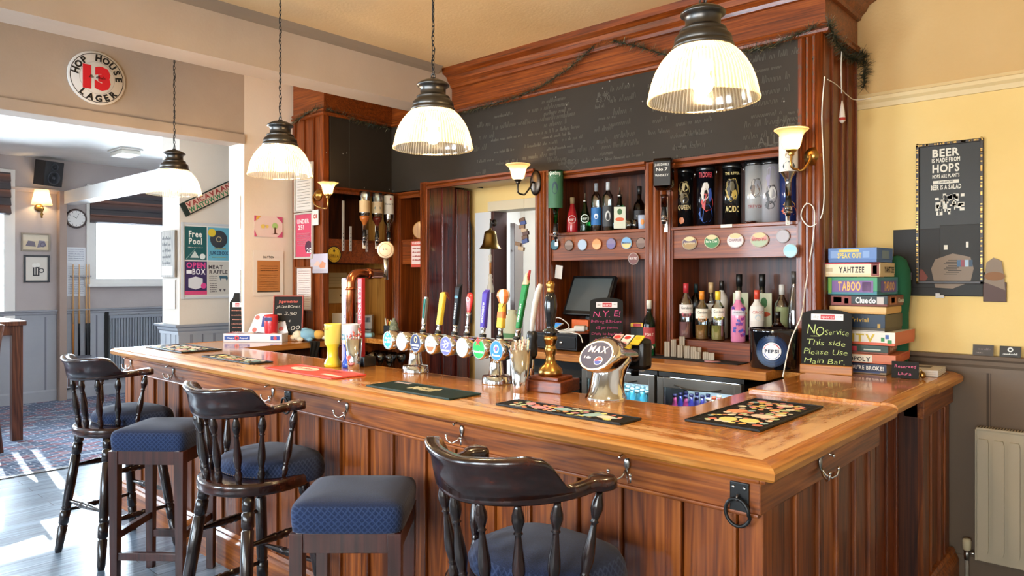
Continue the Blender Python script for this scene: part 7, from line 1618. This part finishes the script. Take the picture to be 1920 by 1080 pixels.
for k in range(9): x = r.uniform(-.04, .04); mb.tube([(x, r.uniform(-.02, .02), .05), (x + r.uniform(-.03, .03), r.uniform(-.02, .02), .13 + r.uniform(0, .03))], .005, C(['#c8553a', '#d2b84a', '#8cc84a', '#e6e0d4'][k % 4], .5), 6)
mb.build('picks', t)
t = thing('patterned_pot', 'mottled grey green pot on the corner worktop', 'pot', (-4.575, 3.66, zr), 0); MB().lathe([(.02, 0), (.038, .03), (.042, .07), (.030, .12), (.014, .15), (.010, .165)], plaster('mottled_pot', '#9a9a80', '#5d6650', .5, .1, 60.), 20).build('pot', t)
t = thing('cup_sleeve', 'tall stack of clear plastic cups in the narrow cupboard', 'cups', (-4.565, 3.98, 1.101), 0); mb = MB()
for k in range(8): mb.lathe([(.030, .04 * k), (.036, .04 * k + .05), (.033, .04 * k + .05)], C('#d4cdb8', .3), 18, caps=False)
mb.lathe([(.0, .37), (.034, .37)], C('#d4cdb8', .3), 18, caps=False); mb.build('cups', t)

# counter end: snack box, plush toy, cloth
t = thing('snack_display_box', 'open white and blue snack box with red packets on the far bar end', 'box', (-5.30, 2.60, ZT), math.radians(38)); W_, D_, H_ = .46, .12, .065; mb = MB(); WB = C('#d9dbe0', .5); BL = C('#2a4a9a', .5)
mb.box(0, W_, 0, .004, 0, H_, WB); mb.box(0, W_, D_ - .004, D_, 0, H_, WB); mb.box(0, .004, 0, D_, 0, H_, WB); mb.box(W_ - .004, W_, 0, D_, 0, H_, WB); mb.box(0, W_, 0, D_, 0, .004, WB)
mb.rect((0, -.0006, 0), XP, ZP, .01, .21, .016, .048, BL); mb.text('Happy', (.06, -.0012, .027), XP, ZP, .011, C('#eef0f6', .5), w=.05, bold=.03); mb.text('Appeal', (.16, -.0012, .027), XP, ZP, .011, C('#eef0f6', .5), w=.06, bold=.03); mb.disc((.108, -.0016, .032), XP, ZP, .019, C('#c93a40', .5), seg=12); mb.disc((.108, -.002, .032), XP, ZP, .008, C('#2a2a30', .5), seg=10)
mb.rect((0, -.0006, 0), XP, ZP, .37, .44, .016, .048, BL); mb.disc((.405, -.0012, .032), XP, ZP, .014, C('#c93a40', .5), seg=12); mb.build('tray', t)
mb = MB(); L_ = Matrix.Translation((0, D_, H_)) @ Matrix.Rotation(-.35, 4, 'X'); mb.prism([(.14, 0), (W_, 0), (W_ - .05, .13), (W_ - .08, .155), (.22, .155), (.18, .14)], -.002, .002, WB, L_ @ Matrix(((1, 0, 0, 0), (0, 0, 1, 0), (0, 1, 0, 0), (0, 0, 0, 1))))
U_ = L_.to_3x3() @ ZP; O = L_ @ Vector((0, -.0028, 0)); mb.rect(O, XP, U_, .24, .34, .045, .13, BL); mb.disc(O + XP * .29 + U_ * .088, XP, U_, .034, C('#c2334a', .5), n=.0005); mb.rect(O, XP, U_, .275, .305, .07, .105, C('#22242c', .5), .001)
for x, z in ((.19, .02), (.20, .12), (.40, .03), (.39, .12)): mb.disc(O + XP * x + U_ * z, XP, U_, .018, C('#cf6a60', .5))
mb.build('lid', t)
r = random.Random(6); p0 = None
for k in range(12):
    x, y = .03 + (k % 6) * .072, .04 + (k // 6) * .06; mb = MB(); mb.box(-.03, .03, -.022, .022, 0, .012, C(['#a3343a', '#7a2430', '#c9b8a8', '#5a2a30', '#c24a4a', '#d8c8c0'][k % 6], .35), .005); Mz = Matrix.Rotation(math.radians(38), 4, 'Z') @ Vector((x, y, 0))
    o = mb.build('snack_packet', loc=(-5.30 + Mz.x, 2.60 + Mz.y, ZT + H_ - .016 + r.uniform(0, .004))); o.rotation_euler = (r.uniform(-.15, .15), r.uniform(-.15, .15), math.radians(38) + r.uniform(-.5, .5)); tag(o, 'small shiny snack packet lying in the white and blue box', 'snack packet', 'snack packets in the open box')
t = thing('red_tub', 'rounded red plastic tub between snack box and framed price sign', 'tub', (-5.085, 2.875, ZT), .6); mb = MB(); mb.lathe([(.035, 0), (.045, .02), (.052, .12), (.055, .19), (.050, .205), (.0001, .21)], C('#c4282e', .3, 0, .4), 24, sy=.8); mb.rect((0, -.0455, .13), XP, ZP, -.03, .03, .03, .055, C('#22306a', .5)); mb.build('tub', t)
t = thing('plush_toy', 'light blue and cream plush toy lying on the bar end by the pillar', 'soft toy', (-4.90, 3.08, ZT), math.radians(40))
def blob(mb, c, rx, ry, rz_, m, n=16):
    mb.lathe([(math.sin(PI * i / 10) , -math.cos(PI * i / 10)) for i in range(11)], m, n, Matrix.Translation(c) @ Matrix.Diagonal((rx, ry, rz_, 1)))
mb = MB(); PB, PC, PY = C('#7fa9bd', .95), C('#ddd3b8', .95), C('#d9a24a', .95); blob(mb, (0, 0, .048), .075, .05, .048, PB); blob(mb, (-.075, -.015, .045), .042, .038, .038, PC); blob(mb, (-.105, -.03, .03), .022, .02, .018, PC); blob(mb, (.085, .0, .05), .05, .035, .035, PY); blob(mb, (.13, .0, .03), .03, .018, .016, PC); blob(mb, (-.045, -.045, .018), .026, .02, .018, PC); blob(mb, (.03, -.045, .018), .024, .02, .018, PB); blob(mb, (-.02, .0, .09), .03, .03, .014, PB)
for s_ in (-.052, ): mb.lathe([(.004, 0), (.0001, .003)], BLACK, 8, frame((-.09, s_, .055), XP, ZP, YN))
mb.build('body', t, subsurf=1)
t = thing('black_cloth', 'black cloth hanging over the inner edge of the left counter return', 'cloth', (-4.783, 3.05, ZT), 0); mb = MB(); vs = []; n = 9
for i in range(n):
    for j in range(8): z = .006 - .16 * max(0, j - 1) / 6; x = (-.04 + .052 * min(1, j)) + .008 * math.sin(i * 1.6 + j * .5) + (.006 if j else 0); vs.append((x if j else -.05, (i - 4) * .011 * (1 - .05 * j) + .006 * math.sin(j), z if j > 1 else .005))
mb.add(vs, [(i * 8 + j, i * 8 + j + 1, (i + 1) * 8 + j + 1, (i + 1) * 8 + j) for i in range(n - 1) for j in range(7)], MATTE, smooth=True); mb.build('cloth', t, solid=.003)
# under the left counter: glasses on a tray, blue crate
t = thing('glass_tray', 'black under counter tray of upturned glasses behind the beer font', 'tray', (-4.62, 3.60, .80)); mb = MB(); mb.box(-.24, .24, -.16, .16, 0, .02, BLACK, .004); mb.box(-.23, -.19, -.15, .15, -.8, 0, PINE); mb.box(.19, .23, -.15, .15, -.8, 0, PINE); mb.build('tray', t)
wg = None
for k in range(8):
    p = (-4.80 + (k % 4) * .11, 3.53 + (k // 4) * .12, .821)
    if wg is None:
        wg = thing('wine_glass', 'clear wine glass on the tray under the left worktop', 'glass', p, 0, 'wine glasses on the tray'); mb = MB(); mb.lathe([(.034, 0), (.033, .003), (.005, .008), (.004, .08), (.02, .10), (.036, .135), (.034, .17), (.030, .17), (.033, .135), (.018, .104), (0, .10)], GLASS, 18); mb.build('glass', wg)
    else: dup(wg, p)
t = thing('blue_crate', 'dark blue plastic crate on the floor behind the beer font', 'crate', (-3.75, 3.3, .0), .2); mb = MB()
for a in ((-.2, .2, -.15, -.135), (-.2, .2, .135, .15), (-.2, -.185, -.15, .15), (.185, .2, -.15, .15)): mb.box(*a, .0, .32, C('#1c4a78', .5), .003)
mb.box(-.2, .2, -.15, .15, 0, .01, C('#1c4a78', .5)); mb.build('crate', t)

# ------------------------------------------------------------------ pier and column
sg = thing('round_wall_sign', 'round white lager sign with a large red 13 on the lintel', 'sign', (-5.298, pt(181, 147, X=-5.298).y, pt(181, 147, X=-5.298).z)); Rr = .178
mb = MB(); mb.lathe([(Rr, 0), (Rr, .008), (Rr - .004, .012), (0, .012)], C('#d8d4cf', .35), 48, frame((0, 0, 0), YP, ZP, XP)); mb.build('disc', sg)
mb = MB(); K_ = C('#1c1a1a', .4); D_ = .0125
mb.disc((D_, 0, 0), YP, ZP, Rr * .92, K_, r0=Rr * .895, seg=64); mb.disc((D_, 0, 0), YP, ZP, Rr * .60, C('#8b8682', .5), r0=Rr * .592, seg=64)
for s_, x in (('1', -.062), ('3', .034)): mb.text(s_, (D_ + .0006, x, -.062), YP, ZP, .128, C('#d4202c', .4), bold=.09)
def arc(s_, rad, a0, a1, h, flip=False):
    n = len(s_)
    for i, ch in enumerate(s_):
        if ch == ' ': continue
        a = a0 + (a1 - a0) * i / (n - 1); c = Vector((0, math.cos(a), math.sin(a))); U_ = -c if flip else c; R_ = Vector((0, math.sin(a), -math.cos(a))) * (-1 if flip else 1)
        mb.text(ch, Vector((D_ + .001, 0, 0)) + c * rad - U_ * h / 2, R_, U_, h, K_, bold=.05)
arc('HOP HOUSE', Rr * .755, PI * .93, PI * .03, .040); arc('LAGER', Rr * .755, PI * 1.28, PI * 1.76, .040, True); mb.scribble((D_ + .0014, -.05, -.004), YP, ZP, .10, .02, K_, 3, .0022, 0); mb.build('lettering', sg)
XPp = -5.297
p1 = pt(503, 425, X=XPp); poster('childrens_drawing', "child's pink drawing of a tree taped on the cream pier", p1, YP, ZP, .245, .165, '#e6d2cc', [('p', [(-1, 1), (-.55, 1), (-1, .4)], '#c8557c'), ('p', [(1, 1), (.55, 1), (1, .4)], '#c8557c'), ('p', [(1, -1), (.6, -1), (1, -.4)], '#c8557c'), ('p', [(-1, -1), (-.8, -1), (-1, -.3)], '#c8557c'), ('d', .45, .1, .2, '#a5cf7c'), ('r', .40, .52, -.7, -.05, '#5a3a2a'), ('p', [(.25, -.7), (.7, -.7), (.5, -.55)], '#5a3a2a'), ('d', -.4, .0, .14, '#e8cf6a'), ('d', -.1, .0, .10, '#e8cf6a'), ('p', [(-.85, .95), (-.55, .95), (-.9, .5)], '#e3b84a')], cat='picture')
p1 = pt(503, 505, X=XPp); poster('pub_menu_card', 'white framed sheet with orange wooden title card on the cream pier', (p1.x, p1.y, p1.z - .03), YP, ZP, .26, .36, '#e4dcd2', [('r', -.75, .75, -.85, .55, '#b5763c'), ('r', -.75, .75, -.85, -.78, '#4a3a26'), ('s', -.55, .6, .3, .1, '#5a3414', 3), ('s', -.6, .6, -.1, -.7, '#9a5f2c', 7), ('t', 'DAYTON', .0, .66, .10, .7, '#3a3430')], cat='notice')
for i, (z, h, w_) in enumerate(((2.10, .26, .13), (1.80, .28, .15), (1.52, .26, .14))):
    poster('paper_notice', ['top', 'middle', 'lowest'][i] + ' curled white paper notice on the end of the cream pier', (-5.42 + (i % 2) * .01, 2.768, z), XP, ZP, w_, h, '#c6c8cf', [('s', -.7, .7, .8, -.8, '#a9abb4', 8)], cat='notice', group='white paper notices on the pier end')
CX_ = -6.456
poster('poster_frame', 'white frame holding four pub event posters on the cream column', (CX_, 3.015, 1.74), YP, ZP, .43, .645, '#e9e6e2', [
    ('r', -.95, -.02, .02, .95, '#1d5a5c'), ('t', 'Free', -.50, .66, .17, .55, '#f0eee6'), ('t', 'Pool', -.50, .46, .17, .55, '#f0eee6'), ('s', -.8, -.2, .36, .34, '#e6e4dc', 1), ('p', [(-.72, .08), (-.34, .08), (-.53, .28)], '#cfd8d4'), ('d', -.2, .12, .12, '#e8ecea'), ('p', [(-.9, .05), (-.5, .34), (-.5, .33), (-.88, .04)], '#9ab8b4'),
    ('r', .02, .95, .02, .95, '#6ab4cc'), ('d', .50, .62, .38, '#3c4048'), ('d', .50, .62, .12, '#c9b58a', .09), ('d', .20, .80, .17, '#e8c83a'), ('s', .3, .8, .36, .33, '#e8d86a', 2), ('t', 'JUKEBOX', .50, .18, .10, .85, '#2c4a6a'), ('s', .2, .8, .1, .08, '#e8d86a', 1),
    ('r', -.95, -.02, -.95, -.02, '#3d2c5c'), ('t', 'OPEN', -.48, -.20, .15, .80, '#e04a90'), ('t', 'BOX', -.36, -.38, .15, .55, '#f0eef4'), ('r', -.88, -.66, -.36, -.26, '#f0eef4'), ('p', [(-.8, -.50), (-.5, -.44), (-.2, -.50), (-.2, -.74), (-.5, -.80), (-.8, -.74)], '#dcdce2'), ('d', -.16, -.70, .12, '#e04a90'), ('r', -.95, -.02, -.95, -.84, '#d84a7c'),
    ('r', .02, .95, -.95, -.02, '#d3cdc4'), ('t', 'MEAT', .36, -.22, .10, .62, '#4a3f44'), ('t', 'RAFFLE', .48, -.36, .10, .80, '#4a3f44'), ('s', .08, .42, -.44, -.55, '#6a6066', 3), ('p', [(.5, -.42), (.86, -.42), (.9, -.48), (.84, -.58), (.80, -.50), (.60, -.50), (.58, -.58), (.54, -.50)], '#3f6474'), ('s', .1, .4, -.65, -.88, '#6a6066', 5), ('p', [(.5, -.80), (.62, -.80), (.56, -.88)], '#5a5056'), ('p', [(.68, -.80), (.80, -.80), (.74, -.88)], '#5a5056')], fr='#cfd0d4', fw=.018)
a, b = pt(345, 393, X=-6.45), pt(430, 352, X=-6.45); R_ = (b - a).normalized(); U_ = XP.cross(R_); t = thing('tilted_sign', 'long tilted sign with red and green letters above the event posters', 'sign', (a + b) / 2); L_ = (b - a).length / 2 + .02
mb = MB(); M_ = frame((0, 0, 0), R_, U_, XP); mb.box(-L_, L_, -.062, .062, 0, .014, C('#1f2a22', .4), .01, M_); mb.box(-L_ + .05, L_ - .012, -.050, .050, .013, .016, C('#dcb9a4', .5), 0, M_); O = XP * .0166
mb.text('WAITOWWVVV', O + R_ * .02 + U_ * -.046, R_, U_, .042, C('#2f7a4a', .5), w=L_ * 1.75, bold=.04); mb.text('VAICAVAAN', O + R_ * .02 + U_ * .002, R_, U_, .042, C('#a03a34', .5), w=L_ * 1.75, bold=.04); mb.build('plank', t)
t = thing('driftwood_plaque', 'grey wooden plaque with carved words and pale card on the column face', 'plaque', (-6.65, 2.765, 1.79)); mb = MB(); mb.box(-.155, .15, -.02, 0, -.20, .22, wood('grey_plank', '#5c5248', '#8a7e70', '#a99c8c', 'Z', .7, coat=0), .004)
for k in range(5): mb.scribble((-.11, -.0206, .14 - k * .055), XP, ZP, .18, .03, C('#4a4038', .7), k + 3, .006, 0)
mb.rect((0, -.0212, 0), XP, ZP, -.12, .11, -.18, -.10, C('#a9b8c4', .6)); mb.build('plaque', t)
poster('paper_notice', 'pale notice under the driftwood plaque', (-6.64, 2.766, 1.44), XP, ZP, .2, .26, '#e4e0dc', [('s', -.7, .7, .7, -.7, '#b0aeb0', 6)], cat='notice')

# ------------------------------------------------------------------ far room items
xw = -10.598
def P(u, v): return pt(u, v, X=xw)
t = thing('loudspeaker', 'black loudspeaker mounted high in the corner of the far wall', 'speaker', (xw, 2.85, 2.90)); Rt = Matrix.Translation((.14, 0, 0)) @ Matrix.Rotation(.35, 4, 'Z') @ Matrix.Rotation(.15, 4, 'Y'); mb = MB(); mb.box(-.10, .10, -.12, .12, -.155, .155, C('#1d1d20', .4), .006, Rt); mb.box(-.14, -.08, -.02, .02, -.03, .03, BLACK, 0, Rt); mb.build('cabinet', t)
mb = MB()
for z, r_ in ((-.05, .082), (.09, .045)): mb.lathe([(r_, .100), (r_, .106), (r_ * .9, .108), (r_ * .84, .102), (r_ * .35, .092), (r_ * .25, .100), (.0001, .104)], C('#3a3f48', .4), 28, Rt @ frame((0, 0, z), YP, ZP, XP))
mb.build('driver_cone', t)
c = P(142, 410); t = thing('wall_clock', 'round wall clock with dark rim left of the far window', 'clock', (xw, c.y, c.z)); mb = MB(); F_ = frame((0, 0, 0), YP, ZP, XP); mb.lathe([(.125, 0), (.128, .02), (.118, .032), (.10, .024)], C('#3a2420', .3, 0, .3), 36, F_); mb.build('case', t); mb = MB(); mb.disc((.0255, 0, 0), YP, ZP, .105, C('#e6e4e2', .4), seg=36)
for k in range(12): a = k * PI / 6; mb.ribbon([Vector((.0262, math.sin(a) * .082, math.cos(a) * .082)), Vector((.0262, math.sin(a) * .096, math.cos(a) * .096))], .006, MATTE, XP)
mb.ribbon([Vector((.0265, 0, 0)), Vector((.0265, -.04, .035))], .006, MATTE, XP); mb.ribbon([Vector((.0267, 0, 0)), Vector((.0267, .03, .065))], .004, MATTE, XP); mb.build('dial', t)
poster('framed_picture', 'landscape photo of an old street in a pale frame on the far wall', (xw, 2.745, 2.03), YP, ZP, .28, .19, '#cfc0a4', [('r', -1, 1, .2, 1, '#d8cdb8'), ('p', [(-.8, -.5), (-.6, .2), (-.1, .1), (.0, -.6)], '#6b6472'), ('p', [(.1, -.7), (.25, .25), (.7, .2), (.85, -.5)], '#7a7688'), ('d', .55, -.3, .22, '#5a5668', .15)], cat='picture', fr='#8f8578', fw=.02)
poster('framed_picture', 'black framed print of a beer mug on the far wall', (xw, 2.755, 1.695), YP, ZP, .24, .30, '#d8d2c8', [('r', -.35, .25, -.6, .15, '#202024'), ('r', -.22, -.12, -.5, .05, '#d8d2c8'), ('r', 0, .1, -.5, .05, '#d8d2c8'), ('d', -.2, .28, .22, '#e9e6de'), ('d', .1, .32, .22, '#e9e6de'), ('d', .42, -.15, .26, '#202024', .17)], cat='picture', fr='#23252c', fw=.022)
poster('pool_rules_poster', 'tall white pool rules poster behind the cue rack', (xw, 3.20, 1.66), YP, ZP, .23, .64, '#dfe2e8', [('s', -.8, .8, .9, .45, '#9aa0b4', 6), ('s', -.8, .8, .2, -.9, '#a4a9ba', 16)], cat='poster')
t = thing('cue_rack', 'small wall rack that holds the pool cues', 'rack', (xw, 3.25, 1.60)); mb = MB(); mb.box(0, .05, -.12, .12, -.01, .01, C('#8a8a92', .4)); mb.box(0, .05, -.12, .12, -1.06, -1.04, C('#5a5a62', .4)); mb.build('rack', t)
for k, y in enumerate((3.155, 3.225, 3.31, 3.345)):
    t = thing('pool_cue', ['first', 'second', 'third', 'fourth'][k] + ' pool cue from the left in the wall rack', 'pool cue', (xw + .045, y, .56), 0, 'pool cues in the wall rack'); mb = MB(); mb.lathe([(.012, 0), (.0125, .35), (.012, .42)], BLACK if k != 0 else C('#b97a3c', .3), 10); mb.build('butt', t); mb = MB(); mb.lathe([(.012, .42), (.009, .8), (.006, 1.18), (.005, 1.2)], C('#cfa06a', .3), 10); mb.build('shaft', t)
t = thing('radiator', 'tall grey ribbed radiator under the far window', 'radiator', (xw + .02, 3.60, .22), 0); mb = MB(); RG = C('#8b9099', .5); mb.box(.01, .03, 0, 1.1, 0, .84, RG)
for k in range(30): y = .02 + k * .036; mb.box(.03, .055, y, y + .024, .03, .81, RG, .004)
mb.box(.0, .06, -.01, 1.11, .81, .85, RG, .004); mb.build('panel', t); t2 = MB(); t2.box(-.018, .012, -.06, -.012, -.02, .90, MATTE); t2.build('side_shadow_strip', t)  # solid black strip stands in for the shade beside the radiator
t = thing('wall_heater', 'small black framed white wall heater beside the cue rack', 'heater', (xw, 3.13, .13)); mb = MB(); mb.box(0, .05, -.12, .12, 0, .34, BLACK, .006); mb.build('case', t); mb = MB(); mb.box(.05, .056, -.06, .10, .02, .30, C('#cfd3d8', .4)); mb.box(.056, .06, -.04, .08, .04, .14, C('#5a3a3c', .5)); mb.build('grille', t)
t = thing('wall_socket', 'brass double socket on the far dado by the first bar stool', 'socket', P(196, 682)); MB().box(0, .02, -.06, .06, -.03, .03, BRASS, .003).build('plate', t)
